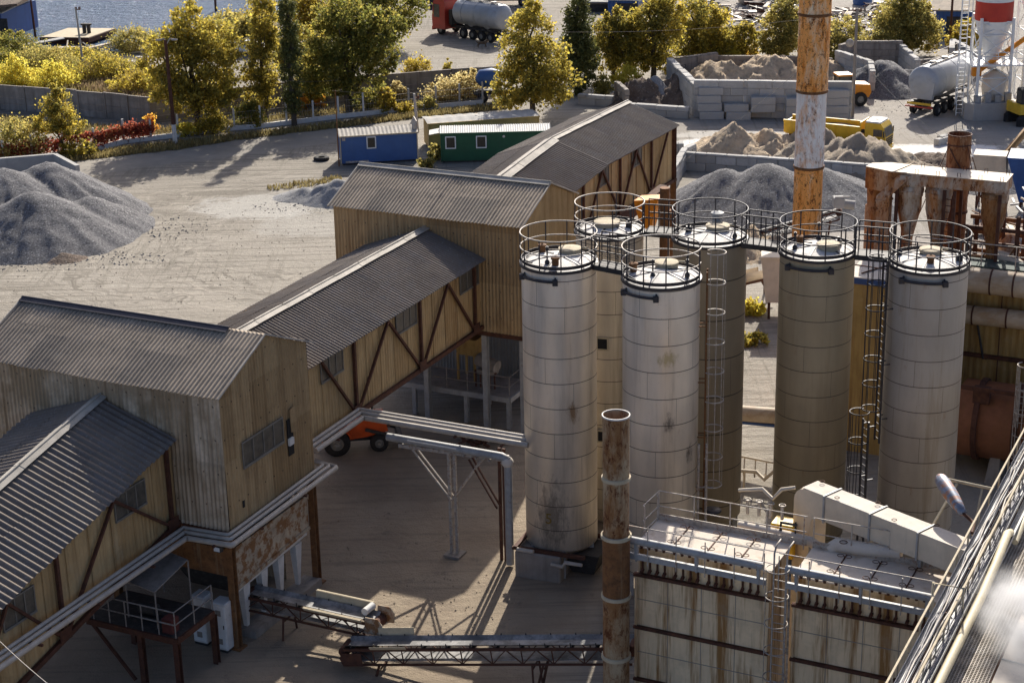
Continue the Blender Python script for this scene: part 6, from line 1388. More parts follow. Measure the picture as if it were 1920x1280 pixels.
wall('short block wall right of the dark grit bay', [g2(1688,132), g2(1720,155)], [2.4,2.0], .5, block=2.0)
wall('low wall behind the parked tank trailer', [g2(1718,140), g2(1785,132)], 1.3, .4, m='conc_dark')
wall('corner wall of the bay right of the tank trailer', [g2(1782,138), g2(1784,120), g2(1830,146)], 2.3, .5)
wall('row of low blocks beside the brown rubble', [g2(1172,214), g2(1292,222)], .95, .6, block=1.8)
wall('low curved wall end above the far gallery ridge', [g2(1152,190), g2(1160,190), g2(1176,206)], 1.7, .4, m='conc_dark', block=1.2)
wall('low block row in tree shade behind the far gallery', [g2(1085,195), g2(1150,200)], .9, .5, block=1.6)
bid = [0]
def block(px, py, rz, L, W, Hh, label, group, z=0, m='conc', y=None):
    x, y_ = g2(px, py); b = MB(frame((x, y_, z), rz)); b.rbox(-L/2,L/2,-W/2,W/2,0,Hh,.04)
    for q in (-.25,.25): b.tube([(q*L-.1,0,Hh-.02),(q*L-.1,0,Hh+.07),(q*L+.1,0,Hh+.07),(q*L+.1,0,Hh-.02)], .018, 5)
    return tag(obj('concrete_block', b, M[m], origin=(x, y_, z)), label, 'concrete block', group)
gp = 'concrete blocks stacked before the long block wall'
names = ['bottom left block of the left stack before the long wall','bottom right block of the left stack before the long wall','second course left block of the left stack','second course middle block of the left stack','second course right block, end of the left stack','third course left block overlapping the wall','third course right block with dark gap beside it','upper small block on top of the left stack']
spec = [(1334,219,0),(1384,220,0),(1330,218,1),(1380,219,1),(1430,220,1),(1328,217,2),(1430,220,2),(1332,216,3)]
for nm_, (px_, py_, lv) in zip(names, spec): block(px_, py_+3, R(-2), 1.95, .8, .6, nm_, gp, lv*.62)
for nm_, (px_, py_, lv) in zip(['lowest block of the right stack beside the tall stack','second block of the right stack beside the tall stack','third block of the right stack beside the tall stack','top block of the right stack beside the tall stack'], [(1562,222,0),(1562,222,1),(1562,221,2),(1562,221,3)]): block(px_, py_+4, R(-1), 2.3, .8, .6, nm_, gp, lv*.62)
for nm_, (px_, py_, lv) in zip(['low block left of the tall stack, bottom','low block left of the tall stack, middle','low block left of the tall stack, top'], [(1490,222,0),(1490,222,1),(1490,222,2)]): block(px_, py_+4, R(-1), 1.5, .8, .6, nm_, gp, lv*.62)
gq = 'loose beams by the batching plant'
block(1788,262,R(38),3.4,.55,.55,'upper pale concrete beam lying near the batching plant base',gq)
block(1775,268,R(40),2.6,.5,.5,'lower concrete beam lying near the batching plant base',gq)
gq = 'block pallets by the far gallery end'
for k, (px_, py_, z_, nm_) in enumerate(((1268,303,0,'lower grey block pile at the far gallery end post'),(1266,303,.75,'upper grey block pile at the far gallery end post'))):
    x, y_ = g2(px_, py_); b = MB(frame((x, y_, z_)))
    for i in range(3):
        for j in range(2): b.rbox(-.6+i*.4,-.22+i*.4,-.4+j*.4,-.02+j*.4,.02,.68,.02)
    tag(obj('block_pile', b, M['conc'], origin=(x, y_, z_)), nm_, 'block pile', gq)
# ------------------------------------------------------------------ site cabins
def cabin(label, px0, px1, py0, py1, hpy, depth, m, roofm, wins, ridge=.25, ribs=.25, trim=None, shift=0):
    a = V(*g2(px0,py0),0); c = V(*g2(px1,py1),0); ang = math.atan2((c-a).y,(c-a).x); L = (c-a).length; F = frame(a, ang); h = Zat(hpy, a.x, a.y)
    root = thing('site_cabin', label, 'cabin', a, 'site cabins by the fence')
    b = MB(F); b.box(0,L,0,depth,.15,h); obj('walls', b, M[m], root)
    b = MB(F); b.box(.1,L-.1,.1,depth-.1,0,.15); obj('base', b, M['chassis'], root)
    b = MB(F); sl = math.hypot(depth/2+.15, ridge)
    b.corr((-.12,-.12,h+.0), (1,0,0), (0,(depth/2+.12)/sl,ridge/sl), (0,-ridge/sl,(depth/2+.12)/sl), L+.24, 0, sl, period=ribs, amp=.02)
    b.corr((-.12,depth+.12,h+.0), (1,0,0), (0,-(depth/2+.12)/sl,ridge/sl), (0,ridge/sl,(depth/2+.12)/sl), L+.24, 0, sl, period=ribs, amp=.02); obj('roof', b, M[roofm], root)
    b = MB(F)
    for x_ in (0, L): b.add([(x_,0,h),(x_,depth,h),(x_,depth/2,h+ridge)], [(0,1,2)])
    obj('gable', b, M[m], root)
    b = MB(F); b.bar((-.12,-.13,h-.02),(L+.12,-.13,h-.02),.05,.1); b.bar((-.03,-.03,.1),(-.03,-.03,h),.07,.07); b.bar((L+.03,-.03,.1),(L+.03,-.03,h),.07,.07); obj('trim', b, M[trim or 'white'], root)
    for (u, z0, w, hh) in wins:
        b = MB(F); x_ = u*L
        b.box(x_-w/2-.08,x_+w/2+.08,-.06,.0,z0-.08,z0); b.box(x_-w/2-.08,x_+w/2+.08,-.06,.0,z0+hh,z0+hh+.08); b.box(x_-w/2-.08,x_-w/2,-.06,0,z0,z0+hh); b.box(x_+w/2,x_+w/2+.08,-.06,0,z0,z0+hh); f = obj('window', b, M['white_clean'], root)
        b = MB(F); b.box(x_-w/2,x_+w/2,-.03,-.01,z0,z0+hh); obj('pane', b, M['glass_dark'], f)
    return root, F, L, h
cb_, F, L, h = cabin('blue site cabin with tan trim and one small window', 641,783,311,302,256,2.2,'blue','cap',[(.40,1.25,.55,.75)], .35, .3, 'hatch')
b = MB(F); b.box(.1,.35,-.05,0,h-.35,h-.15); b.bar((.3,-.02,.25),(2.0,-.02,.25),.05,.12); obj('wall_vent', b, M['rail'], cb_)
b = MB(F); b.hexa([(L-.3,.3,h+.05),(L+.1,.3,h+.05),(L+.1,2,h+.05),(L-.3,2,h+.05)],[(L+.05,.3,h+.75),(L+.1,.3,h+.75),(L+.1,2,h+.75),(L+.05,2,h+.75)]); obj('roof_hood', b, M['rail'], cb_)
cb_, F, L, h = cabin('dark green site cabin with two white framed windows', 829,1030,306,301,250,2.3,'green','white',[(.085,1.15,.62,.78),(.37,1.15,.62,.78)], .3, .17, 'green')
b = MB(F); b.box(-.06,0,.3,1.3,.2,2.1); obj('door', b, M['white'], cb_)
b = MB(F); b.slab([(-.9,.1,h-.15),(0,.1,h+.0),(0,1.6,h+.0),(-.9,1.6,h-.15)], .04); obj('porch_canopy', b, M['white'], cb_)
b = MB(F); b.lathe((L*.58,-.02,h-.35), [(.01,.05),(.09,.03),(.10,0)], 14, False, (0,-1,0)); obj('wall_lamp', b, M['white'], cb_)
cabin('long tan site cabin with pale flat roof behind the green cabin', 806,1010,283,268,232,2.4,'cream','conc',[], .12, .9, 'cream')
# lost tyre
p_ = g2(603,300); b = MB(); b.lathe((*p_,0.0), [(.25,.05),(.45,0),(.6,.08),(.6,.2),(.45,.28),(.25,.22)], 20, True); tag(obj('tyre', b, M['tyre'], origin=(*p_,0)), 'old tyre lying flat on the road left of the blue cabin', 'tyre')
# ------------------------------------------------------------------ vehicles
def tanker_body(v, x0, x1, zc, r, m='tank', cone=True, dome=3):
    L = x1-x0
    v.part('tank', m, lambda b: (b.lathe((x0,0,zc), [(.02,-.28),(r*.55,-.22),(r*.9,-.06),(r,.10),(r,L-.1),(r*.9,L+.06),(r*.55,L+.22),(.02,L+.28)], 32, True, (1,0,0)),
        b.lathe((x0+L*.30,0,zc-r*.55), [(r*.86,0),(.25,-.95)], 20, True, (0,0,1)), b.lathe((x0+L*.68,0,zc-r*.55), [(r*.86,0),(.25,-.95)], 20, True, (0,0,1)),
        [b.lathe((x0+L*q,0,zc), [(r,-.03),(r+.025,-.025),(r+.025,.025),(r,.03)], 32, False, (1,0,0)) for q in (.2,.5,.8)]))
    for k in range(dome):
        v.part('manhole', 'pipe', lambda b, k=k: b.lathe((x0+L*(.22+.28*k),0,zc+r-.05), [(.26,0),(.26,.16),(.29,.17),(.29,.22),(.02,.26)], 16, False))
    v.part('catwalk', 'pipe', lambda b: (b.box(x0+.4,x1-.4,.28,.32,zc+r-.02,zc+r+.08), b.box(x0+.4,x1-.4,-.32,-.28,zc+r-.02,zc+r+.08), b.tube([(x0+.3,.6,zc+r*.75),(x0+.3,.6,zc+r+.6),(x1-.3,.6,zc+r+.6),(x1-.3,.6,zc+r*.75)], .02, 5)))
def trailer_gear(v, x0, x1, z, wx, r=.5):
    v.part('chassis', 'chassis', lambda b: (b.bar((x0,-.45,z),(x1,-.45,z),.14,.22), b.bar((x0,.45,z),(x1,.45,z),.14,.22), [b.bar((x,-1.1,z-.1),(x,1.1,z-.1),.12,.12) for x in wx], b.bar((x0,-1.2,z-.35),(x0,1.2,z-.35),.1,.16)))
    for x in wx:
        for s in (-1, 1): v.wheel(x, s*1.02, r, .34)
    [v.part('mudguard', 'chassis', lambda b, s=s: b.box(wx[0]-.6,wx[-1]+.6,s*1.02-.2,s*1.02+.2,2*r+.06,2*r+.10)) for s in (-1,1)]
def tractor_cab(v, x0, m, length=2.2, h=3.4, w=1.22, zb=.95):
    # cab faces +x
    v.part('cab', m, lambda b: b.extr([(x0,-w,zb-.35),(x0+length,-w,zb-.35),(x0+length+.05,-w,zb+.7),(x0+length-.18,-w,h-.35),(x0+length-.45,-w,h),(x0+.1,-w,h),(x0,-w,h-.2)], (0,2*w,0)))
    v.part('windscreen', 'glass', lambda b: b.slab([(x0+length+.03,-w+.12,zb+.78),(x0+length+.03,w-.12,zb+.78),(x0+length-.16,w-.16,h-.42),(x0+length-.16,-w+.16,h-.42)], .03))
    for s in (-1, 1): v.part('side_window', 'glass', lambda b, s=s: b.box(x0+length*.42,x0+length*.86,s*(w+.012)-.01,s*(w+.012)+.01,zb+.8,h-.55))
    v.part('grille', 'chassis', lambda b: [b.box(x0+length+.0,x0+length+.075,-w+.2,w-.2,zb-.1+.2*k,zb+.03+.2*k) for k in range(4)])
    v.part('bumper', m, lambda b: b.rbox(x0+length-.1,x0+length+.14,-w,w,zb-.55,zb-.2,.04))
    for s in (-1, 1):
        v.part('headlight', 'lampglass', lambda b, s=s: b.box(x0+length+.13,x0+length+.15,s*w*.75-.15,s*w*.75+.15,zb-.45,zb-.28))
        v.part('mirror', 'chassis', lambda b, s=s: (b.box(x0+length-.1,x0+length-.02,s*(w+.2)-.1,s*(w+.2)+.1,h-1.2,h-.6), b.bar((x0+length-.1,s*w,h-.7),(x0+length-.06,s*(w+.2),h-.7),.04,.04)))
# red lorry with tank trailer, far yard
a = V(*g2(828,60),0); c = V(*g2(948,80),0); ang = math.atan2((a-c).y,(a-c).x)
tk = thing('tanker_truck', 'red articulated lorry pulling a pale tank trailer in the far yard', 'truck', c); v = RX(tk, c, ang)
L = (a-c).length
tractor_cab(v, L-1.9, 'red', 1.9, 3.6); v.part('wind_deflector', 'red', lambda b: b.extr([(L-1.7,-1,3.6),(L-.8,-1,3.6),(L-1.6,-1,4.0)], (0,2,0)))
v.part('truck_chassis', 'chassis', lambda b: (b.bar((L-5.2,-.4,.9),(L-.3,-.4,.9),.16,.24), b.bar((L-5.2,.4,.9),(L-.3,.4,.9),.16,.24), b.rbox(L-3.2,L-2.2,-1.15,-.6,.55,1.1,.05), b.rbox(L-2.6,L-2.1,-.9,.9,1.1,2.6,.05)))
for x in (L-1.1, L-4.4):
    for s in (-1, 1): v.wheel(x, s*1.0, .52, .36)
tanker_body(v, .2, L-3.0, 2.45, 1.25); trailer_gear(v, .1, L-4.0, 1.15, (1.0,2.3,3.6))
# nearer parked trailer, rear towards us
c = V(*g2(1722,220),0); a = V(*g2(1845,168),0); ang = math.atan2((a-c).y,(a-c).x)
tl = thing('tank_trailer', 'grey tank trailer with red and yellow rear marker parked by the batching plant', 'tank trailer', c); v = RX(tl, c, ang)
tanker_body(v, .5, 8.2, 2.7, 1.32); trailer_gear(v, .1, 8.6, 1.2, (1.2,2.5,3.8))
v.part('rear_cone', 'tank', lambda b: b.extr([(.35,-.9,1.4),(.35,.9,1.4),(.3,1.1,2.8),(.3,-1.1,2.8)], (.3,0,0)))
v.part('rear_marker', 'yellow', lambda b: b.box(-.06,-.02,-1.05,1.05,1.02,1.2)); v.part('rear_marker', 'red', lambda b: b.box(-.07,-.03,-1.2,1.2,.78,.9))
[v.part('tail_light', 'red', lambda b, q=q: b.box(-.08,-.04,q,q+.3,.92,1.0)) for q in (-1.1,.8)]
[v.part('landing_leg', 'chassis', lambda b, s=s: b.bar((6.8,s*.6,0),(6.8,s*.6,1.2),.12,.12)) for s in (-1,1)]
v.part('side_rail', 'rail', lambda b: [b.bar((4.6,s*1.15,.75+.25*k),(6.6,s*1.15,.75+.25*k),.03,.08) for s in (-1,1) for k in (0,1)])
# yellow tipper
a = V(*g2(1668,288),0); c = V(*g2(1478,268),0); ang = math.atan2((a-c).y,(a-c).x); TK = .80; L = (a-c).length/TK
dt = thing('tipper_truck', 'yellow tipper truck with white cab roof among the sand heaps', 'truck', c); v = RX(dt, c, ang, TK)
tractor_cab(v, L-2.1, 'yellow', 1.95, 2.95, 1.15)
v.part('cab_roof', 'white_clean', lambda b: b.rbox(L-2.1,L-.65,-1.1,1.1,2.96,3.1,.06)); v.part('roof_hatch', 'chassis', lambda b: b.box(L-1.6,L-1.1,-.3,.3,3.1,3.13))
v.part('tipper_body', 'yellow', lambda b: (b.hexa([(.1,-1.15,1.25),(L-2.5,-1.15,1.25),(L-2.5,-1.05,1.25),(.1,-1.05,1.25)],[(-.1,-1.22,2.45),(L-2.5,-1.22,2.45),(L-2.5,-1.12,2.45),(-.1,-1.12,2.45)]),
    b.hexa([(.1,1.05,1.25),(L-2.5,1.05,1.25),(L-2.5,1.15,1.25),(.1,1.15,1.25)],[(-.1,1.12,2.45),(L-2.5,1.12,2.45),(L-2.5,1.22,2.45),(-.1,1.22,2.45)]), b.box(.1,L-2.5,-1.1,1.1,1.2,1.28), b.box(L-2.58,L-2.48,-1.22,1.22,1.2,2.95), b.box(-.08,0.05,-1.1,1.1,1.3,2.3),
    [b.box(q*(L-2.5)/6,q*(L-2.5)/6+.08,-1.27,-1.2,1.3,2.42) for q in range(1,6)], b.box(-.1,L-2.5,-1.26,-1.1,2.45,2.53), b.box(-.1,L-2.5,1.1,1.26,2.45,2.53)))
v.part('load', 'sand_grey', lambda b: b.extr([(.1,-1.08,1.6),(L-2.6,-1.08,1.6),(L-2.6,-1.08,2.0),(L/2,-1.08,2.2),(.1,-1.08,1.9)], (0,2.16,0)))
v.part('truck_chassis', 'chassis', lambda b: (b.bar((.2,-.4,1.0),(L-.4,-.4,1.0),.16,.26), b.bar((.2,.4,1.0),(L-.4,.4,1.0),.16,.26), b.rbox(L-3.6,L-2.6,-1.15,-.6,.6,1.1,.05)))
for x in (L-1.1, 2.6, 1.2):
    for s in (-1, 1): v.wheel(x, s*.95, .52, .36)
v.part('spare_wheel', 'tyre', lambda b: b.lathe((L-2.35,-1.05,1.75), [(.2,0),(.5,.02),(.5,.24),(.2,.26)], 20, True, (0,1,0)))
# amber wheel loader behind the block wall
c = V(*g2(1595,196),0); wl_ = thing('wheel_loader', 'amber wheel loader half behind the right end of the block wall', 'wheel loader', c); v = RX(wl_, c, R(8), .85)
v.part('engine_cover', 'amber', lambda b: b.extr([(-.2,-.85,.9),(1.5,-.85,.8),(1.75,-.85,1.3),(1.6,-.85,2.05),(-.2,-.85,2.2)], (0,1.7,0)))
v.part('radiator', 'chassis', lambda b: b.slab([(1.78,-.35,1.05),(1.78,.35,1.05),(1.68,.35,1.95),(1.68,-.35,1.95)], .03))
v.part('cab', 'chassis', lambda b: [b.bar((x,y,1.2),(x,y,2.95),.1,.1) for x in (-1.5,-.25) for y in (-.7,.7)]); v.part('cab_roof', 'amber', lambda b: b.rbox(-1.65,-.1,-.85,.85,2.95,3.1,.05)); v.part('cab_glass', 'glass', lambda b: b.box(-1.46,-.29,-.66,.66,1.3,2.9))
for x in (.6, -2.2):
    for s in (-1, 1): v.wheel(x, s*.95, .68, .5)
v.part('front_frame', 'amber', lambda b: (b.rbox(-3.0,-1.4,-.5,.5,.7,1.3,.05), b.bar((-2.2,-.5,1.5),(-3.9,-.5,.7),.16,.3), b.bar((-2.2,.5,1.5),(-3.9,.5,.7),.16,.3)))
v.part('bucket', 'chassis', lambda b: b.extr([(-4.7,-1.25,.1),(-3.8,-1.25,.15),(-3.6,-1.25,.9),(-4.0,-1.25,1.1),(-3.85,-1.25,.35)], (0,2.5,0)))
# white car half hidden in the trees, orange truck box and dark car at the top edge, blue machine right edge
def car(label, p, rz, m, L=4.2):
    root = thing('parked_car', label, 'car', p); v = RX(root, p, rz)
    v.part('body', m, lambda b: b.extr([(0,-.85,.35),(L,-.85,.35),(L+.05,-.85,.8),(L-.9,-.85,.95),(L-1.6,-.85,1.45),(1.0,-.85,1.5),(.25,-.85,1.0),(-.05,-.85,.9)], (0,1.7,0)))
    v.part('windscreen', 'glass', lambda b: b.slab([(L-.95,-.7,.97),(L-.95,.7,.97),(L-1.57,.65,1.42),(L-1.57,-.65,1.42)], .03))
    for s in (-1, 1): v.part('side_window', 'glass', lambda b, s=s: b.box(1.0,L-1.4,s*.86-.01,s*.86+.01,1.0,1.38))
    for x in (.8, L-.9):
        for s in (-1, 1): v.wheel(x, s*.75, .32, .22)
    return root
car('white car parked behind the autumn trees by the river track', (*g2(440,100),0), R(-25), 'white_clean')
car('dark vehicle parked beyond the red lorry, at the top edge', (*g2(800,12),0), R(10), 'chassis', 4.6)
p_ = (*g2(868,14),0); ot = thing('tipper_truck', 'orange truck body parked behind the red lorry at the top edge', 'truck', p_); v = RX(ot, p_, R(-4))
v.part('cargo_box', 'orange', lambda b: b.rbox(0,5.4,0,2.3,1.0,3.0,.05)); v.part('truck_chassis', 'chassis', lambda b: b.box(0,7.5,.3,2.0,.6,.95)); v.part('cab', 'chassis', lambda b: b.rbox(5.6,7.6,0,2.3,.9,3.0,.15))
for x in (1,2.3,6.6):
    for s in (.2,2.1): v.wheel(x, s, .5, .3)
p_ = (*g2(915,225),0); bt = thing('concrete_mixer', 'small blue drummed mixer trailer under the roadside trees', 'mixer', (*g2(915,190),0)); v = RX(bt, (*g2(915,190),0), R(5))
v.part('drum', 'blue', lambda b: b.lathe((-1,0,1.9), [(.2,0),(.75,.4),(.75,1.5),(.4,2.2),(.35,2.6)], 18, True, (1,0,.12))); v.part('frame', 'chassis', lambda b: b.box(-1.2,2.0,-.6,.6,.7,1.0))
for x in (-.5,1.2):
    for s in (-.75,.75): v.wheel(x, s, .45, .25)
p_ = (*g2(1912,232),0); ye = thing('excavator', 'yellow machine with blue glass cab cut by the right edge', 'excavator', p_); v = RX(ye, p_, R(15))
v.part('body', 'yellow', lambda b: b.rbox(-.6,2.6,-.9,1.2,.9,1.7,.06)); v.part('cab', 'chassis', lambda b: b.rbox(-.4,.9,-.85,.2,1.7,2.9,.1)); v.part('cab_glass', 'glass', lambda b: b.box(-.43,-.41,-.7,.05,1.8,2.7)); v.part('track', 'tyre', lambda b: (b.rbox(-.8,2.8,-1.1,-.6,0,.8,.2), b.rbox(-.8,2.8,.8,1.3,0,.8,.2)))
p_ = (*g2(1900,395),0); bh = thing('skip_container', 'deep blue steel hopper leaning at the right edge beyond the cyclones', 'skip', p_); v = RX(bh, p_, R(-20))
v.part('shell', 'blue_dark', lambda b: b.hexa([(.3,0,.6),(3.5,0,.6),(3.5,2,.6),(.3,2,.6)],[(-.6,-.3,3.6),(4.5,-.3,3.6),(4.5,2.4,3.6),(-.6,2.4,3.6)])); v.part('side_plate', 'duct', lambda b: b.hexa([(-2.6,0,1.2),(-.6,0,1.2),(-.6,1.6,1.2),(-2.6,1.6,1.2)],[(-2.8,0,3.6),(-.7,0,3.6),(-.7,1.6,3.6),(-2.8,1.6,3.6)])); v.part('frame', 'frame', lambda b: [b.bar((x,y,0),(x,y,.8),.15,.15) for x in (-2.4,.4,3.3) for y in (.1,1.6)])
# ------------------------------------------------------------------ batching plant
pb = V(*g2(1852,222),0); base = thing('batching_plant', 'red banded white cement silo on white lattice legs, upper right', 'batching silo', pb)
dep = proj(pb)[2]; ppm = FOC/dep
zs = Zat(42, pb.x, pb.y); zb_ = Zat(98, pb.x, pb.y); rS = 34.5/ppm; cx0 = Wy(1870, 60, pb.y)[0]
b = MB(); b.prism([(pb.x-1.95,pb.y-.2),(pb.x-1.4,pb.y-.9),(pb.x+2.3,pb.y-.6),(pb.x+2.9,pb.y+.2),(pb.x+2.5,pb.y+3.4),(pb.x-1.8,pb.y+3.4)], 0, 1.35); obj('plinth', b, M['conc'], base)
sc = V(cx0, pb.y+1.3, 0)
b = MB(); b.lathe((sc.x,sc.y,0), [(.25,zb_-1.6),(rS,zs),(rS,zs+.02)], 32); obj('cone', b, M['white_clean'], base)
zr1 = Zat(6, pb.x, pb.y); b = MB(); b.lathe((sc.x,sc.y,0), [(rS+.01,zs),(rS+.01,zr1)], 32); obj('red_band', b, M['redband'], base)
b = MB(); b.lathe((sc.x,sc.y,0), [(rS,zr1),(rS,zr1+4.5),(.1,zr1+5)], 32); obj('shell', b, M['white_clean'], base)
lg = [(-1.25,-1.25),(1.25,-1.25),(1.25,1.25),(-1.25,1.25)]
for i, (dx, dy) in enumerate(lg):
    b = MB(); b.cyl((sc.x+dx*1.05,sc.y+dy*1.05,1.3),(sc.x+dx,sc.y+dy,zs+.3),.13,10); obj('leg', b, M['white_clean'], base)
for i in range(4):
    p, q = lg[i], lg[(i+1)%4]; b = MB(); z = 1.5
    while z < zs-.5:
        z2_ = min(z+1.7, zs); b.cyl((sc.x+p[0],sc.y+p[1],z),(sc.x+q[0],sc.y+q[1],z2_),.05,6); b.cyl((sc.x+q[0],sc.y+q[1],z),(sc.x+p[0],sc.y+p[1],z2_),.05,6); b.cyl((sc.x+p[0],sc.y+p[1],z2_),(sc.x+q[0],sc.y+q[1],z2_),.05,6); z += 1.7
    obj('brace', b, M['white_clean'], base)
b = MB(); lx_, ly_ = sc.x-2.5, sc.y-.9
for dx in (-.25,.25): b.bar((lx_+dx,ly_,.2),(lx_+dx,ly_,zr1+3),.06,.06)
for dx in (-.5,.5): b.bar((lx_+dx,ly_-.5,1.2),(lx_+dx*.8,ly_-.5,zr1+3),.05,.05)
k = .4
while k < zr1+2.8: b.bar((lx_-.25,ly_,k),(lx_+.25,ly_,k),.035,.035); k += .33
k = 2.5
while k < zr1+2.8:
    for dx in (-.5,.5): b.bar((lx_+dx*.9,ly_-.5,k),(lx_+dx*.5,ly_,k),.03,.03)
    b.bar((lx_-.45,ly_-.5,k),(lx_+.45,ly_-.5,k),.03,.03); k += 1.0
obj('caged_ladder', b, M['white_clean'], base)
b = MB(); b.box(sc.x-1.9,sc.x+2.2,sc.y-1.6,sc.y+1.5,4.2,4.3)
for z in (4.8,5.3): b.tube([(sc.x-1.9,sc.y-1.6,z),(sc.x+2.2,sc.y-1.6,z)], .03, 6)
for q in range(5): b.bar((sc.x-1.9+q*1.02,sc.y-1.6,4.2),(sc.x-1.9+q*1.02,sc.y-1.6,5.3),.05,.05)
obj('working_deck', b, M['white_clean'], base)
b = MB(); b.cyl((sc.x-1.2,sc.y-.6,3.6),(sc.x+3.4,sc.y-1.4,7.2),.2,12); b.rbox(sc.x-1.6,sc.x-.9,sc.y-.9,sc.y-.3,3.3,4.0,.05); obj('screw_conveyor', b, M['amber'], base)
b = MB(); b.lathe((sc.x+.4,sc.y-.2,1.35), [(.9,0),(1.05,.9),(1.0,1.9),(.3,2.3)], 20); obj('mixer', b, M['dusted'], base)
b = MB()
for q in range(4): b.rbox(sc.x-1.5+q*.8,sc.x-1.0+q*.8,sc.y-1.7,sc.y-1.2,1.36,1.9+.2*(q%2),.03)
obj('control_box', b, M['pipe_paint'], base)
s2 = V(cx0+4.1, pb.y+3.2, 0); b2 = thing('batching_plant', 'second white and red silo on legs, cut by the top right corner', 'batching silo', s2)
z2s = zs+1.3; b = MB(); b.lathe((s2.x,s2.y,0), [(.25,zb_-.6),(rS,z2s),(rS,z2s+.6)], 32); obj('cone', b, M['white_clean'], b2)
b = MB(); b.lathe((s2.x,s2.y,0), [(rS+.01,z2s+.6),(rS+.01,z2s+3)], 32); obj('red_band', b, M['redband'], b2)
for dx, dy in lg: b = MB(); b.cyl((s2.x+dx,s2.y+dy,0),(s2.x+dx,s2.y+dy,z2s+.3),.13,10); obj('leg', b, M['white_clean'], b2)
b = MB()
for i in range(4):
    p, q = lg[i], lg[(i+1)%4]; z = .5
    while z < z2s-1: b.cyl((s2.x+p[0],s2.y+p[1],z),(s2.x+q[0],s2.y+q[1],z+2),.05,6); b.cyl((s2.x+p[0],s2.y+p[1],z+2),(s2.x+q[0],s2.y+q[1],z+2),.05,6); z += 2
obj('brace', b, M['white_clean'], b2)
a_ = G(1852,330,.8); e_ = G(1930,238,3.0); wd = thing('boom_conveyor', 'orange timber coloured boom slanting up at the right edge', 'conveyor boom', a_)
b = MB(); b.bar(a_, V(*e_)+(V(*e_)-V(*a_))*.4, .5, .16); b.bar(V(*a_)+V(0,0,.15), V(*e_)+(V(*e_)-V(*a_))*.4+V(0,0,.15), .06, .2); obj('boom', b, M['wood'], wd)
b = MB(); b.bar((a_[0],a_[1],0),a_,.15,.15); e5 = V(*e_); b.bar((e5.x,e5.y,0),e5,.15,.15); obj('leg', b, M['frame'], wd)
# ------------------------------------------------------------------ sheds beyond
def shed(label, px0, px1, py, hpy, depth, m, roofm, name='shed', slope=.6, cat='shed', ribs=True):
    a = V(*g2(px0,py),0); c = V(*g2(px1,py+ (px1-px0)*.02),0); ang = math.atan2((c-a).y,(c-a).x); L = (c-a).length; F = frame(a, ang); h = Zat(hpy, a.x, a.y)
    root = thing(name, label, cat, a); b = MB(F); b.corr((0,0,0),(1,0,0),(0,0,1),(0,-1,0),L,0,h,period=.4,amp=.03); b.box(.02,L-.02,.06,depth,0,h); obj('wall', b, M[m], root)
    b = MB(F); b.hexa([(-.4,-.4,h),(L+.4,-.4,h),(L+.4,depth+.4,h+slope),(-.4,depth+.4,h+slope)],[(-.4,-.4,h+.12),(L+.4,-.4,h+.12),(L+.4,depth+.4,h+slope+.12),(-.4,depth+.4,h+slope+.12)]); obj('roof', b, M[roofm], root)
    b = MB(F); b.box(L*.3,L*.3+2.2,-.05,0,0,min(2.6,h*.8)); obj('door', b, M['chassis'], root)
    return root
shed('blue sheet shed with light roof, top edge centre', 1140, 1196, 30, 0, 9, 'blue_dark', 'white', slope=.8)
shed('grey low shed left of the blue shed at the top edge', 1085, 1140, 22, 4, 7, 'conc_dark', 'conc')
shed('bright blue shed with sloping grey roof at upper right', 1752, 1822, 74, 20, 12, 'blue_dark', 'roof', slope=1.6)
shed('dark blue shed with overhanging roof at the top left corner', -30, 7, 76, 24, 8, 'blue_dark', 'conc', slope=.5)
p_ = g2(-12,76); b = MB(frame((*p_,0), R(-10))); hz = Zat(22, *p_); b.slab([(-6,-2.5,hz+.1),(4.2,-2.5,hz+1.0),(4.2,6,hz+1.4),(-6,6,hz+.5)], .25); tag(obj('canopy_roof', b, M['earth'], origin=(*p_,0)), 'brown canopy roof reaching over the river at the top left corner', 'canopy')
# scrap yard at the top right
for k, (px_, py_, rx, ry, n, lab) in enumerate(((1392,48,7,6,110,'dark tangle of scrap metal in the yard left of the tall stack'),(1440,30,5,5,70,'heap of scrap frames behind the dark scrap tangle'),(1600,45,8,7,110,'scattered pale and dark scrap right of the tall stack'),(1680,30,7,6,80,'heap of scrap by the blue tank at the top edge'),(1360,12,8,6,70,'pile of pale scrap sheets at the top edge'),(1640,92,6,3,60,'scrap metal behind the bushes right of the tall stack'))):
    c = g2(px_, py_); junk('scrap_heap', lab, c[0], c[1], rx, ry, n, [M['chassis'],M['pipe'],M['dusted'],M['frame']], 2.0, (.6,2.6), 20+k, panels=.4)
for k, (px_, py_, lab) in enumerate(((1428,8,'pale rounded tank lying among the scrap at the top edge'),(1500,14,'white tented cover beside the tall stack at the top edge'))):
    c = g2(px_, py_); b = MB(frame((*c,0), R(10+k*20)))
    if k == 0: b.lathe((-2.5,0,1.2), [(.02,-.3),(1.0,0),(1.2,.4),(1.2,4.2),(1.0,4.6),(.02,4.9)], 20, True, (1,0,0))
    else: b.add([(-1.6,-1.6,0),(1.6,-1.6,0),(1.6,1.6,0),(-1.6,1.6,0),(-.3,0,2.6),(.3,0,2.6)], [(0,1,5,4),(1,2,5),(2,3,4,5),(3,0,4)])
    tag(obj('storage_tank' if k == 0 else 'tent_cover', b, M['pipe'] if k == 0 else M['white_clean'], origin=(*c,0)), lab, 'tank' if k == 0 else 'tent')
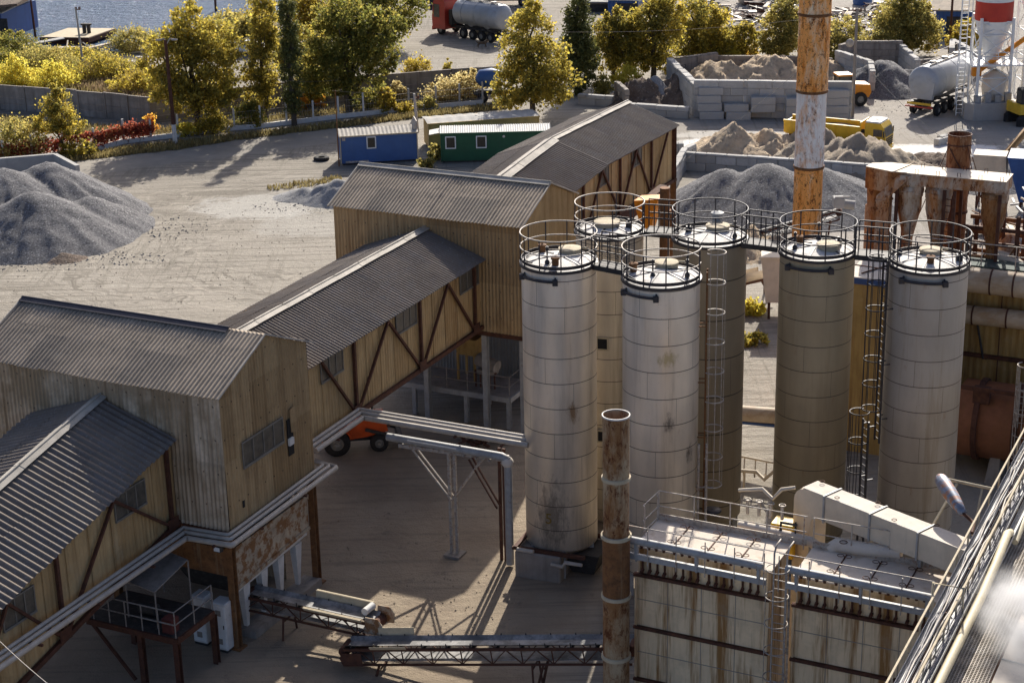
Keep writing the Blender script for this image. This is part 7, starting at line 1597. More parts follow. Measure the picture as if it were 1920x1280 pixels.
c = g2(1617,8); b = MB(); b.lathe((*c,0), [(1.0,0),(1.05,.3),(1.0,1.7),(.5,2.1),(.02,2.15)], 20); tag(obj('storage_tank', b, M['blue'], origin=(*c,0)), 'bright blue round tank at the top edge right of the tall stack', 'tank')
# ------------------------------------------------------------------ barge, bank clutter, dog
a = V(*g2(75,82),0); c = V(*g2(168,86),0); ang = math.atan2((c-a).y,(c-a).x); L = (c-a).length; bg = thing('barge', 'flat rusty pontoon barge with two bollards moored at the river bank', 'barge', a); v = RX(bg, a, ang)
v.part('hull', 'frame', lambda b: b.extr([(0,0,-.2),(L-.8,0,-.2),(L,0,.3),(L,0,.75),(0,0,.6)], (0,5.5,0))); v.part('deck', 'hatch', lambda b: b.hexa([(.1,.1,.61),(L-.1,.1,.76),(L-.1,5.4,.76),(.1,5.4,.61)],[(.1,.1,.66),(L-.1,.1,.81),(L-.1,5.4,.81),(.1,5.4,.66)]))
for x in (L*.66, L*.75): v.part('bollard', 'chassis', lambda b, x=x: b.lathe((x,2.5,.75), [(.2,0),(.2,.8),(.34,.85),(.34,1.0),(.05,1.05)], 12, False))
v.part('gangplank', 'conc', lambda b: b.bar((L*.5,-.1,.7),(-1,-4.5,.3),1.0,.08))
c = g2(205,96); junk('scrap_heap', 'grey wreckage and planks on the bank beside the barge', c[0], c[1], 7, 1.6, 50, [M['conc'],M['chassis'],M['duct']], .9, (.8,4), 41, panels=.35)
c = g2(262,118); junk('scrap_heap', 'pale rubbish pile at the foot of the big roadside tree', c[0], c[1], 1.5, 1.2, 24, [M['white'],M['duct']], .8, (.3,1), 42, panels=.6)
dg_p = V(*g2(905,90),0); dgo = bpy.data.meshes.new('dog'); b = MB(frame(dg_p, R(12)))
dm = mat('dog_fur', (.13,.085,.05), .9, 0, .3, 12, [('noise',(.03,.022,.018),6,.5,.6,.9)])
sk = [(-.42,0,.52),(-.1,0,.50),(.25,0,.50),(.42,0,.62),(.52,0,.70),(.66,0,.66),(-.55,0,.60),(-.68,0,.74)]; rr_ = [.12,.13,.16,.11,.10,.05,.05,.025]
bm_v = [b.T(p) for p in sk]; ed = [(0,1),(1,2),(2,3),(3,4),(4,5),(0,6),(6,7)]
def leg(root_i, pts, r):
    prev = root_i
    for p, q in zip(pts, r): bm_v.append(b.T(p)); rr_.append(q); ed.append((prev, len(bm_v)-1)); prev = len(bm_v)-1
for s in (-1, 1):
    leg(2, [(.26,s*.10,.38),(.30+.05*s,s*.10,.2),(.30+.09*s,s*.1,.03)], [.06,.04,.035]); leg(0, [(-.36,s*.10,.38),(-.50-.05*s,s*.10,.22),(-.44-.06*s,s*.1,.03)], [.075,.04,.035]); leg(4, [(.47,s*.07,.81)], [.03])
dgo.from_pydata([(p[0]-dg_p.x, p[1]-dg_p.y, p[2]) for p in bm_v], ed, []); do = bpy.data.objects.new('dog', dgo); COL.objects.link(do); do.location = dg_p
sm_ = do.modifiers.new('s', 'SKIN'); 
for i, r_ in enumerate(rr_): dgo.skin_vertices[0].data[i].radius = (r_, r_) if dgo.skin_vertices else (r_, r_)
ss = do.modifiers.new('ss', 'SUBSURF'); ss.levels = 2; ss.render_levels = 2; dgo.materials.append(dm)
tag(do, 'small brown dog trotting below the tank trailer of the red lorry', 'dog')
# ------------------------------------------------------------------ poles
def pole(name, label, px, py, top, r=.13, m='conc_dark', lean=0, arms=(), base=None, cat='pole'):
    x, y = g2(px, py); h = Zat(top, x, y); root = thing(name, label, cat, (x, y, 0)); b = MB(); b.lathe((x,y,0), [(r,0),(r*.7,h)], 12, True, (lean,0,1), (True,True)); obj('shaft', b, M[m], root)
    if base: b = MB(); b.lathe((x,y,0), [(r+.015,0),(r+.01,base)], 12, True, (lean,0,1)); obj('painted_base', b, M['white'], root)
    for (dx, z, kind) in arms:
        b = MB()
        if kind == 'lamp': b.tube([(x,y,h-.3),(x+dx*.5,y,h+.1),(x+dx,y,h+.05)], .04, 6); b.blob((x+dx*1.2,y,h), (.28,.13,.09), 12, 6); obj('lamp_head', b, M['pipe'], root)
        elif kind == 'cross': b.bar((x-dx,y,h-z),(x+dx,y,h-z),.09,.09); [b.cyl((x+q*dx,y,h-z),(x+q*dx,y,h-z+.22),.05,8) for q in (-.9,-.45,.45,.9)]; obj('crossarm', b, M['frame'], root)
        elif kind == 'box': b.rbox(x-.25,x+.25,y-.3,y-.1,z,z+.45,.03); obj('junction_box', b, M['chassis'], root)
        elif kind == 'disc': b.lathe((x+dx,y-.25,z), [(.02,.1),(.28,.08),(.34,0),(.3,-.12)], 16, True, (0,-1,0)); b.bar((x,y,z),(x+dx,y-.2,z),.04,.04); obj('floodlight', b, M['pipe'], root)
    return root, (x, y, h)
pole('street_lamp', 'tall lamp post with whitewashed foot in front of the big roadside tree', 329, 271, 75, .17, 'frame', -.012, ((-.5,0,'lamp'),(.5,0,'lamp')), 1.6, 'lamp post')
_, pA = pole('utility_pole', 'slim grey pole on the river bank rising over the yellow bushes', 158, 139, 16, .12, 'conc', -.03, ((.25,.1,'cross'),))
pole('utility_pole', 'dark pole near the top left corner before the water', 67, 74, -30, .13, 'frame', -.02)
pole('utility_pole', 'dark post standing in the water behind the big tree', 405, 22, -40, .14, 'frame')
_, pB = pole('utility_pole', 'grey pole with round floodlight at the right end of the long block wall', 1598, 219, 16, .15, 'conc_dark', .002, ((-.5,6.0,'disc'),(.7,.15,'cross')))
_, pC = pole('utility_pole', 'brown pole rising in front of the bright blue shed', 1780, 98, -30, .14, 'frame')
pole('utility_pole', 'thin dark pole by the scrap yard at the top edge', 1333, 40, -15, .11, 'frame')
pole('utility_pole', 'grey leaning post behind the blue cabin', 783, 248, 176, .14, 'conc', -.05, ((.2,.35,'cross'),), None)
pole('lattice_mast', 'rusty thin mast standing just left of the blue cabin', 636, 312, 170, .05, 'rust')
def wire(label, p, q, sag=.6, r=.018, m='wire', name='overhead_wire'):
    P = V(*p); Q = V(*q); pts = [P+(Q-P)*i/16+V(0,0,-sag*4*(i/16)*(1-i/16)) for i in range(17)]; b = MB(); b.tube(pts, r, 5); return tag(obj(name, b, M[m], origin=P), label, 'wire')
wire('wire slanting across the bunker yard to the batching plant', G(1260,318,3.5), G(1545,90,7), .3, .014)
wire('wire from the floodlight pole down past the tank trailer', (pB[0],pB[1],pB[2]-3.5), G(1840,305,2.5), .8, .014)
wire('thin wire crossing above the roadside fence', G(470,140,5.5), G(635,150,6.4), .3, .010, 'wire')
wire('thin wire between the mast and the tall poplar', G(638,172,5.9), G(860,150,5), .4, .010, 'wire')
wire('pale wire across the bottom left corner in front of the gallery', Wy(-20,1183,46), Wy(100,1290,44), .05, .012, 'pipe')
wire('wire over the yellow trees in the middle distance', G(1040,60,7), (pB[0],pB[1],pB[2]-.3), .5, .010, 'rail')
# ------------------------------------------------------------------ foliage
def leaf_mat(name, cols, trans=.6, scale=.25):
    t = NT(name); g = t.n.new('ShaderNodeNewGeometry'); cr_ = t.n.new('ShaderNodeValToRGB'); e = cr_.color_ramp.elements
    while len(e) < len(cols): e.new(.5)
    for i, c in enumerate(cols): e[i].position = i/(len(cols)-1); e[i].color = (*c, 1)
    n = t.noise(scale, 3, .6); mixv = t.math('ADD', t.math('MULTIPLY', g.outputs['Random Per Island'], .6), t.ramp(n, .3, .7, 0, .4))
    t.lk(mixv, cr_.inputs[0]); t.col(cr_.outputs[0]); t.set(.6, 0, .25)
    tr = t.n.new('ShaderNodeBsdfTranslucent'); t.lk(t.mix(.5, cr_.outputs[0], cr_.outputs[0], 'ADD'), tr.inputs[0]); mx = t.n.new('ShaderNodeMixShader'); mx.inputs[0].default_value = trans
    t.lk(t.b.outputs[0], mx.inputs[1]); t.lk(tr.outputs[0], mx.inputs[2]); t.lk(mx.outputs[0], t.n['Material Output'].inputs[0]); return t.m
LM = {'green': leaf_mat('leaves_green', [(0.077,0.090,0.027),(0.135,0.143,0.035),(0.257,0.225,0.053),(0.434,0.320,0.061)]),
      'yellowgreen': leaf_mat('leaves_turning', [(0.100,0.101,0.033),(0.227,0.201,0.050),(0.443,0.334,0.060),(0.541,0.497,0.068)]),
      'yellow': leaf_mat('leaves_yellow', [(0.119,0.103,0.037),(0.315,0.227,0.047),(0.450,0.358,0.055),(0.450,0.445,0.081)]),
      'gold': leaf_mat('leaves_gold', [(0.363,0.232,0.056),(0.554,0.454,0.069),(0.554,0.513,0.096),(0.554,0.513,0.149)]),
      'dark': leaf_mat('leaves_dark_poplar', [(0.061,0.073,0.027),(0.097,0.108,0.033),(0.147,0.145,0.043),(0.264,0.233,0.062)], .3),
      'orange': leaf_mat('leaves_orange', [(0.422,0.152,0.042),(0.612,0.343,0.054),(0.612,0.499,0.073)]),
      'red': leaf_mat('leaves_red_vine', [(0.128,0.041,0.033),(0.271,0.070,0.049),(0.431,0.124,0.066),(0.369,0.320,0.104)]),
      'pale': leaf_mat('leaves_pale_dry', [(0.225,0.176,0.075),(0.424,0.328,0.140),(0.540,0.466,0.229),(0.347,0.272,0.086)]),
      'olive': leaf_mat('leaves_olive', [(0.119,0.119,0.039),(0.235,0.212,0.065),(0.402,0.328,0.099),(0.634,0.480,0.127)])}
BARK = mat('tree_bark', (.10,.08,.06), .95, 0, .3, 3, [('streak',(.05,.04,.03),4,.45,.65,.7)], (12,.5,.03))
def leaves(name, m, C, size, parent, origin, flat=.0, kind=None):
    """leaf cards: kite quads folded along the midrib, random attitude"""
    N = len(C); o = np.array(wloc(parent) if parent is not None else origin)
    u = RNG.normal(size=(N,3)); u[:,2] *= (1-flat); u /= np.linalg.norm(u, axis=1)[:,None]
    w = RNG.normal(size=(N,3)); w -= (w*u).sum(1)[:,None]*u; w /= np.linalg.norm(w, axis=1)[:,None]
    n = np.cross(u, w); s = (size*RNG.uniform(.6,1.35,N))[:,None]
    vs = np.stack([C-u*s*.5, C+w*s*.36+n*s*.08, C+u*s*.5, C-w*s*.36+n*s*.08], 1).reshape(-1,3)-o
    me = bpy.data.meshes.new(name); me.vertices.add(N*4); me.vertices.foreach_set('co', vs.astype(np.float32).ravel())
    me.loops.add(N*4); me.loops.foreach_set('vertex_index', np.arange(N*4, dtype=np.int32)); me.polygons.add(N)
    me.polygons.foreach_set('loop_start', np.arange(0,N*4,4,dtype=np.int32)); me.polygons.foreach_set('loop_total', np.full(N,4,dtype=np.int32))
    me.materials.append(m); me.update(calc_edges=True); ob_ = bpy.data.objects.new(name, me); COL.objects.link(ob_)
    if parent is not None: ob_.parent = parent
    else: ob_.location = o
    if kind: ob_['kind'] = kind
    return ob_
def crown_points(blobs, n, clumps, spread=.42, bias=.55):
    """points gathered in clumps spread through ellipsoids (x,y,z,rx,ry,rz)"""
    B = np.array(blobs, float); vol = B[:,3]*B[:,4]*B[:,5]; p = vol**.75; p /= p.sum()
    k = RNG.choice(len(B), clumps, p=p); d = RNG.normal(size=(clumps,3)); d /= np.linalg.norm(d,axis=1)[:,None]
    r = RNG.uniform(0,1,clumps)**(1/3*bias+.0); r = np.clip(r,.25,1.0)*RNG.uniform(.85,1.18,clumps)
    cc = B[k,:3]+d*r[:,None]*B[k,3:6]; cs = spread*(B[k,3]*B[k,4]*B[k,5])**(1/3)*RNG.uniform(.5,1.3,clumps)
    w = RNG.uniform(.3,1.6,clumps); w /= w.sum(); i = RNG.choice(clumps, n, p=w)
    return cc[i]+RNG.normal(size=(n,3))*cs[i][:,None]*np.array([.62,.62,.5]), cc
def tree(label, px, py, top, blobs, lm, n=5000, leaf=.30, clumps=110, trunk=.22, name='deciduous_tree', spread=.34, trunk_h=.8, cat='tree', limbs=16, base=None, group=None):
    """blobs in fractions: (dx m, dy m, z as fraction of height, rx m, ry m, rz m)"""
    x, y = g2(px, py) if base is None else base; h = Zat(top, x, y); root = thing(name, label, cat, (x, y, 0), group)
    bb = [(x+q[0], y+q[1], q[2]*h, q[3], q[4], q[5]) for q in blobs]
    C, cc = crown_points(bb, int(n*2.0), int(clumps*1.7), spread*.72); C = C[C[:,2] > .08]
    leaves('crown', LM[lm], C, leaf*.78, root, None)
    b = MB(); rg = random.Random(int(px*7+py)); th = h*trunk_h; pts = [(x+rg.uniform(-.12,.12)*i, y+rg.uniform(-.1,.1)*i, th*i/5) for i in range(6)]; pts[0] = (x,y,0)
    b.tube(pts, [trunk*(1-.15*i) for i in range(6)], 9)
    for k in range(limbs):
        i = rg.randint(1,4); c = cc[rg.randrange(len(cc))]; p = V(*pts[i]); q = V(*c); mid = (p+q)/2+V(0,0,.25); b.tube([p,mid,q], [trunk*.42,trunk*.28,trunk*.10], 6)
    obj('trunk', b, BARK, root); return root
AUT = 'autumn trees along the yard fence'
tree('small young tree with airy yellow green crown before the concrete fence, left', 118, 292, 152, [(0,0,.62,1.25,1.2,1.7),(-.9,0,.45,1.0,1,.9),(.9,.1,.42,1.0,1,.9),(.15,0,.85,.6,.6,.9)], 'yellowgreen', 2600, .26, 90, .09, group=AUT)
tree('tall leafy roadside tree behind the lamp post, its sunlit top yellow green', 372, 250, 8, [(0,0,.5,3.3,2.6,3.2),(-1.9,-.3,.62,2.1,2,2.1),(1.6,.3,.66,2.0,2,2.2),(.2,0,.85,1.8,1.8,1.6),(-1.2,0,.32,1.9,1.7,1.3),(1.9,0,.36,1.6,1.5,1.4)], 'yellowgreen', 11000, .33, 210, .3, limbs=10, group=AUT)
tree('narrow poplar with ivy dark trunk left of the broad oak', 500, 228, -25, [(0,0,.45,1.3,1.3,3.6),(.3,0,.75,1.1,1.1,2.6),(-.5,0,.3,1.3,1.2,2.2)], 'yellowgreen', 5600, .28, 150, .2, trunk_h=.95, group=AUT)
tree('very slim dark ivy clad poplar between two autumn trees', 552, 236, -40, [(0,0,.4,.75,.75,3.6),(0,0,.7,.65,.65,3.4)], 'dark', 4600, .24, 130, .24, trunk_h=.97, group=AUT)
tree('broad dark green oak overhanging the concrete fence', 655, 212, -12, [(0,0,.55,3.2,2.8,2.6),(-1.6,0,.38,2.4,2.2,2.0),(1.9,.2,.62,2.7,2.2,1.8),(3.2,.3,.72,1.6,1.5,1.2),(0,0,.82,2.4,2.2,1.6),(.9,0,.25,2.0,1.8,1.3),(2.6,0,.42,1.5,1.4,.9)], 'green', 11500, .33, 210, .34, limbs=11, group=AUT)
tree('dense dark crowned tree at the top edge left of the red lorry', 700, 90, -50, [(0,0,.5,3.2,2.8,3.0),(-2.4,0,.4,2.4,2,2.2),(2.2,0,.55,2.6,2,2.4)], 'green', 6500, .38, 140, .3, group=AUT)
tree('yellow leaved tree in the back row by the river', 600, 78, -30, [(0,0,.5,2.6,2.2,2.6),(-2,0,.42,1.8,1.6,1.8)], 'yellow', 4000, .36, 110, .25, group=AUT)
tree('full yellow green tree standing behind the green site cabin', 1000, 228, 4, [(0,0,.45,2.8,2.4,2.6),(-1.4,0,.3,2.1,1.8,1.6),(1.3,0,.32,2.1,1.8,1.6),(-.3,0,.7,1.9,1.7,2.2),(-.2,0,.9,1.1,1.1,1.3)], 'yellowgreen', 9500, .30, 190, .26, limbs=9, group=AUT)
tree('tall dark columnar poplar behind the far gallery', 1083, 178, -8, [(0,0,.35,1.35,1.3,2.8),(.1,0,.62,1.2,1.2,2.8),(-.1,0,.85,.9,.9,2.2),(.9,0,.42,.9,.9,2.0)], 'dark', 8200, .26, 170, .28, trunk_h=.95, group=AUT)
tree('first yellow green tree just right of the dark poplar', 1152, 150, 18, [(0,0,.6,1.9,1.8,1.9),(-.9,0,.4,1.6,1.5,1.7),(.8,0,.38,1.6,1.5,1.7),(.2,0,.82,1.2,1.2,1.1)], 'yellowgreen', 6000, .30, 140, .22, group=AUT)
tree('taller green gold tree in the middle of that row, behind the pale low wall', 1225, 150, -18, [(0,0,.55,2.3,2,2.8),(-1.2,0,.4,1.6,1.5,2.0),(1.0,0,.7,1.6,1.5,2.0),(.2,0,.25,1.5,1.4,1.4)], 'yellowgreen', 7600, .31, 160, .28, group=AUT)
tree('yellow green tree at the right end of the row before the scrap yard', 1312, 118, -12, [(0,0,.55,2.3,2,2.6),(.9,0,.36,1.9,1.8,1.9),(-1.0,0,.34,1.7,1.6,1.6)], 'yellowgreen', 6500, .33, 140, .26, group=AUT)
tree('low gold bush tree before the scrap yard', 1345, 112, 50, [(0,0,.5,1.5,1.4,1.5),(.8,0,.35,1.1,1,1)], 'gold', 2400, .28, 70, .1, group=AUT)
tree('small green yellow tree left of the tall stack', 1393, 112, 44, [(0,0,.5,1.4,1.3,1.6),(.5,0,.75,.8,.8,1),(-.7,0,.35,1.1,1,.9)], 'yellowgreen', 2500, .28, 80, .1, group=AUT)
tree('green tree immediately left of the tall stack', 1466, 116, -8, [(0,0,.45,1.7,1.6,2.6),(.3,0,.75,1.4,1.3,1.8),(-.8,0,.28,1.4,1.3,1.3)], 'olive', 5200, .29, 130, .18, group=AUT)
tree('sparse olive tree just right of the tall stack', 1572, 118, 18, [(0,0,.5,2.1,1.8,1.9),(-1.2,0,.35,1.4,1.2,1.2)], 'olive', 2600, .30, 90, .16, group=AUT)
tree('rounded olive tree left of the bright blue shed', 1695, 104, -14, [(0,0,.55,2.5,2.2,2.6),(-1.2,0,.36,2.0,1.7,1.7),(1.4,0,.36,2.0,1.7,1.7),(.3,0,.8,1.8,1.6,1.5)], 'olive', 8200, .31, 170, .24, group=AUT)
tree('small olive bush between the stack and the olive tree', 1640, 112, 50, [(0,0,.45,1.8,1.5,1.2)], 'olive', 2400, .28, 70, .1, group=AUT)
tree('small thin tree right of the bright blue shed', 1812, 104, 36, [(0,0,.55,1.5,1.3,1.5),(-.7,0,.35,1.2,1.1,1)], 'yellow', 2300, .30, 70, .1, group=AUT)
tree('dull green tree at the top edge above the white car', 430, 92, 20, [(0,0,.5,2.8,2.4,1.7),(2.2,0,.45,2,1.8,1.5)], 'olive', 4200, .36, 110, .2, group=AUT)
tree('autumn tree with yellow patches behind the slim poplar', 565, 150, 30, [(0,0,.5,2.0,1.7,2.0),(-1,0,.4,1.5,1.3,1.5)], 'yellowgreen', 3600, .32, 100, .2, group=AUT)
# shrubs
def shrub(label, px, py, top, w, lm, n=1200, leaf=.24, d=None, cat='bush', name='shrub', grp='shrubs and saplings', spread=.4):
    w = w*(1.25 if w > 1.7 else 1.0); n = int(n*1.25); x, y = g2(px, py); h = max(.4, Zat(top, x, y)); d = d or w*.8; root = thing(name, label, cat, (x, y, 0), grp)
    bl = [(x, y, h*.5, w*.5, d*.5, h*.45),(x-w*.25, y, h*.35, w*.35, d*.4, h*.35),(x+w*.25, y, h*.38, w*.33, d*.4, h*.36),(x+w*.05, y, h*.75, w*.25, d*.25, h*.25)]
    C, cc = crown_points(bl, int(n*1.8), max(18, n//24), spread); C = C[C[:,2] > .03]; leaves('foliage', LM[lm], C, leaf*.75, root, None)
    b = MB(); rg = random.Random(int(px+py*3))
    for k in range(6):
        c = cc[rg.randrange(len(cc))]; b.tube([(x+rg.uniform(-.1,.1)*w,y+rg.uniform(-.1,.1)*w,0),((x+c[0])/2,(y+c[1])/2,c[2]*.6),(c[0],c[1],max(.1,c[2]))], [.035,.025,.01], 5)
    obj('stem', b, BARK, root); return root
for a in (('bright yellow bush on the river bank at the left edge',28,166,106,2.2,'gold',2300),('second bright yellow bush by the left concrete fence',100,168,118,3.4,'gold',2600),('tall dark green bush in front of the barge',30,122,58,3.6,'green',2300),
  ('green brown bush below the barge',88,140,86,3.8,'olive',2600),('wide yellow green thicket right of the bank pole',190,152,100,4.0,'yellowgreen',3000),('yellow thicket left of the big roadside tree',262,178,128,3.2,'yellow',2200),
  ('green bush on the shore left of the big roadside tree',255,96,56,3.6,'olive',2200),('small yellow bush at the top of the concrete fence',216,170,150,1.6,'gold',700),('olive bush behind the yellow thicket',140,120,92,4.2,'yellowgreen',2400),
  ('dark bush at the left edge above the fence corner',-6,150,80,2.4,'green',1500),('large green bush at the left edge behind the vine',30,300,222,3.2,'olive',2600),('low yellow green weeds under the fence vine',150,292,262,2.0,'yellowgreen',900),
  ('orange autumn bush against the concrete fence',268,226,188,1.0,'orange',700),('golden low bush behind the white fence posts',350,256,226,1.6,'gold',800),('small orange bush by the slim poplar',566,208,176,1.0,'orange',600),
  ('yellow green sapling beside the slim poplar',585,200,118,1.8,'yellow',1500),('small orange tinged bush under the oak',603,204,180,.8,'orange',350),('yellow bush by the fence right of the oak',724,212,158,1.3,'yellow',1100),('low yellow weeds at the fence foot',758,212,192,1.3,'yellow',600),
  ('pale yellow saplings behind the concrete fence',782,150,102,1.8,'yellow',1100),('thin sapling behind the fence near the red lorry',842,142,108,.9,'yellowgreen',360),('pale dry shrub against the concrete fence',850,190,140,3.0,'pale',2300),
  ('dry brown shrub next to the pale one',882,186,128,2.0,'pale',1200),('low dry bush right of the pale shrub',800,205,184,1.5,'olive',600),('green bush at the far left of the oak trunk',470,238,190,1.8,'green',1300),
  ('leafy weeds under the roadside tree',400,252,205,1.9,'yellowgreen',1200),('sprawling green shrub below the oak',690,210,165,1.8,'green',1200),('weeds beside the green cabin',818,300,272,.9,'olive',500),
  ('tall weed clump between the blue and green cabins',800,315,296,1.0,'olive',600),('yellow bush at the scrap yard edge',1366,116,84,1.6,'gold',1000),('red tinged low bush behind the pale low wall',1405,110,92,1.2,'orange',400),
  ('bush of dry twigs right of the oak foot',745,190,150,1.4,'pale',700),('yellow bush under the gold green tree',1175,165,120,1.8,'gold',1100),('green low bush beneath the yellow tree',1130,180,140,1.5,'olive',900),
  ('sunlit bush between the two olive silos',1408,590,566,1.4,'gold',900),('grass clump between the olive silos',1412,645,628,1.5,'yellowgreen',700),('yellow bush in the back row at the river',480,60,10,3.0,'yellow',1800),('bronze bush at the end of the red vine',283,250,215,1.0,'orange',400),
  ('low green shrub by the stacked scrap right of the tall stack',1585,124,84,2.2,'olive',1200),('dry reed clump on the bank',230,150,120,1.6,'pale',900)):
    shrub(*a)
# ------------------------------------------------------------------ dry grass (uncountable): bank slope, fence strip
def grass(name, label, px, n, hgt, m, w=.05, seed=0):
    P = [g2(*p) for p in px]; xs = [p[0] for p in P]; ys = [p[1] for p in P]; pts = []
    rg = np.random.default_rng(seed)
    def inside(x, y):
        c = False; j = len(P)-1
        for i in range(len(P)):
            if (P[i][1] > y) != (P[j][1] > y) and x < (P[j][0]-P[i][0])*(y-P[i][1])/(P[j][1]-P[i][1])+P[i][0]: c = not c
            j = i
        return c
    while len(pts) < n:
        x, y = rg.uniform(min(xs),max(xs)), rg.uniform(min(ys),max(ys))
        if inside(x, y): pts.append((x, y))
    C = np.zeros((n,3)); C[:,:2] = pts; a = rg.uniform(0,2*PI,n); hh = hgt*rg.uniform(.4,1.4,n); t = np.stack([np.cos(a),np.sin(a)],1); l = rg.normal(size=(n,2))*.25*hh[:,None]
    W = w*rg.uniform(.7,1.6,n)[:,None]; vs = np.zeros((n,4,3)); vs[:,0,:2] = C[:,:2]-t*W; vs[:,1,:2] = C[:,:2]+t*W; vs[:,2,:2] = C[:,:2]+l+t*W*.3; vs[:,3,:2] = C[:,:2]+l-t*W*.3; vs[:,2,2] = hh; vs[:,3,2] = hh
    o = np.array([P[0][0],P[0][1],0]); vs = vs.reshape(-1,3)-o; me = bpy.data.meshes.new(name); me.vertices.add(n*4); me.vertices.foreach_set('co', vs.astype(np.float32).ravel()); me.loops.add(n*4); me.loops.foreach_set('vertex_index', np.arange(n*4,dtype=np.int32)); me.polygons.add(n)
    me.polygons.foreach_set('loop_start', np.arange(0,n*4,4,dtype=np.int32)); me.polygons.foreach_set('loop_total', np.full(n,4,dtype=np.int32)); me.materials.append(m); me.update(calc_edges=True); ob_ = bpy.data.objects.new(name, me); COL.objects.link(ob_); ob_.location = o
    return tag(ob_, label, 'grass', kind='stuff')
gr_dry = leaf_mat('dry_grass', [(.12,.09,.035),(.22,.17,.07),(.33,.27,.12),(.17,.15,.05)], .3); gr_br = leaf_mat('brown_grass', [(.14,.10,.06),(.24,.17,.10),(.31,.24,.15)], .3)
grass('dry_grass', 'dry yellowish grass strip along the white post fence', [(-60,318),(120,297),(250,276),(330,268),(430,256),(560,241),(690,225),(830,208),(950,196),(950,205),(800,220),(640,240),(480,258),(330,281),(130,304),(-60,330)], 9000, .28, gr_dry, .05, 1)
grass('bank_grass', 'brown dry grass on the bank behind the concrete fence', [(120,165),(160,130),(230,150),(280,180),(270,195),(180,180)], 5000, .6, gr_br, .06, 2)
grass('bank_weeds', 'mixed weeds covering the river bank', [(-60,150),(0,95),(110,110),(230,118),(300,140),(300,200),(150,180),(-60,158)], 9000, .6, gr_dry, .07, 3)
grass('weed_strip', 'weedy strip between the two fences', [(-60,215),(60,225),(180,236),(300,243),(420,228),(560,212),(720,196),(900,184),(900,196),(720,208),(560,226),(420,244),(300,258),(150,252),(-60,236)], 6000, .3, gr_dry, .05, 4)
grass('yard_weeds', 'thin weeds on the mound edge left of the farther tower', [(500,352),(560,342),(640,330),(640,340),(570,352),(505,358)], 420, .22, gr_dry, .04, 5)
# ------------------------------------------------------------------ fences
fc = thing('concrete_fence', 'tall grey precast concrete panel fence behind the trees', 'fence', (*g2(0,205),0))
base_ = [g2(-70,196),g2(0,205),g2(100,213),g2(200,222),g2(285,231),g2(430,215),g2(560,200),g2(720,186),g2(850,176),g2(940,170)]
b = MB(); bp = MB()
for i in range(len(base_)-1):
    p, q = V(*base_[i],0), V(*base_[i+1],0); L = (q-p).length; n = max(1,int(round(L/2.6))); ang = math.atan2((q-p).y,(q-p).x)
    for k in range(n):
        F = frame(p+(q-p)*k/n, ang); w = L/n; j = random.uniform(-.05,.05)
        for z in (0,.55,1.1,1.6): b_ = MB(F); b_.rbox(.09,w-.09,-.05+random.uniform(-.01,.01),.06,z+.01,min(z+.54,2.12+j),.02); o = len(b.v); b.v += b_.v; b.f += [[x+o for x in f] for f in b_.f]; b.sm += b_.sm
        b_ = MB(F); b_.box(-.09,.09,-.11,.11,0,2.2+j); b_.box(-.1,w-.1,-.08,.09,2.13+j,2.18+j); o = len(bp.v); bp.v += b_.v; bp.f += [[x+o for x in f] for f in b_.f]; bp.sm += b_.sm
obj('fence_panels', b, M['conc_dark'], fc); obj('fence_posts', bp, M['conc_dark'], fc)
ff = thing('post_fence', 'low white concrete post fence with mesh and plinth along the road', 'fence', (*g2(125,296),0))
posts = [(-40,316),(8,308),(62,300),(120,291),(178,284),(233,269),(284,263),(335,257),(388,250),(440,244),(489,240),(538,234),(588,228),(635,222),(682,217),(724,212),(767,207),(818,203),(862,199),(905,195)]
PP = [V(*g2(*p),0) for p in posts]
for i, p in enumerate(PP):
    b = MB(frame(p, .15)); hh = 1.75+.1*(i%3) if i < 17 else 1.9; b.rbox(-.08,.08,-.08,.08,0,hh,.02); obj('post', b, M['white'] if i < 15 else M['conc'], ff)
b = MB()
for p, q in zip(PP, PP[1:]):
    d = (q-p).normalized(); nn = V(-d.y,d.x,0)*.11; h = .36
    b.hexa([p-nn,q-nn,q+nn,p+nn],[p-nn+V(0,0,h),q-nn+V(0,0,h),q+nn+V(0,0,h),p+nn+V(0,0,h)])
obj('plinth', b, M['white'], ff)
b = MB()
for p, q in zip(PP, PP[1:]):
    for z in (.5,.95,1.45): b.tube([p+V(0,0,z),q+V(0,0,z)], .012, 4)
    n = int((q-p).length/.22)
    for k in range(1, n): c = p+(q-p)*k/n; b.bar(c+V(0,0,.4), c+V(0,0,1.45), .010,.010)
obj('wire_mesh', b, M['rail'], ff)
vn = thing('climbing_vine', 'red autumn vine climbing over the low white post fence, left', 'vine', (*g2(100,294),0)); C = []
for (u0_, u1_, dens, zc, zs_) in ((-60,118,2600,.85,.5),(118,176,500,1.3,.25),(176,290,2600,.95,.42)):
    x_ = RNG.uniform(u0_, u1_, dens)
    for xx in x_:
        for k in range(len(posts)-1):
            if posts[k][0] <= xx <= posts[k+1][0]:
                f = (xx-posts[k][0])/(posts[k+1][0]-posts[k][0]); p = PP[k]+(PP[k+1]-PP[k])*f; C.append((p.x+RNG.normal()*.05, p.y+RNG.normal()*.16, max(.08, zc+RNG.normal()*zs_*.7))); break
leaves('vine_leaves', LM['red'], np.array(C), .21, vn, None)
b = MB(); 
for k in range(12): p = PP[1]+(PP[6]-PP[1])*(k/12); b.tube([p, p+V(.2,0,.7), p+V(-.1,.02,1.4)], .015, 4)
obj('vine_stem', b, BARK, vn)

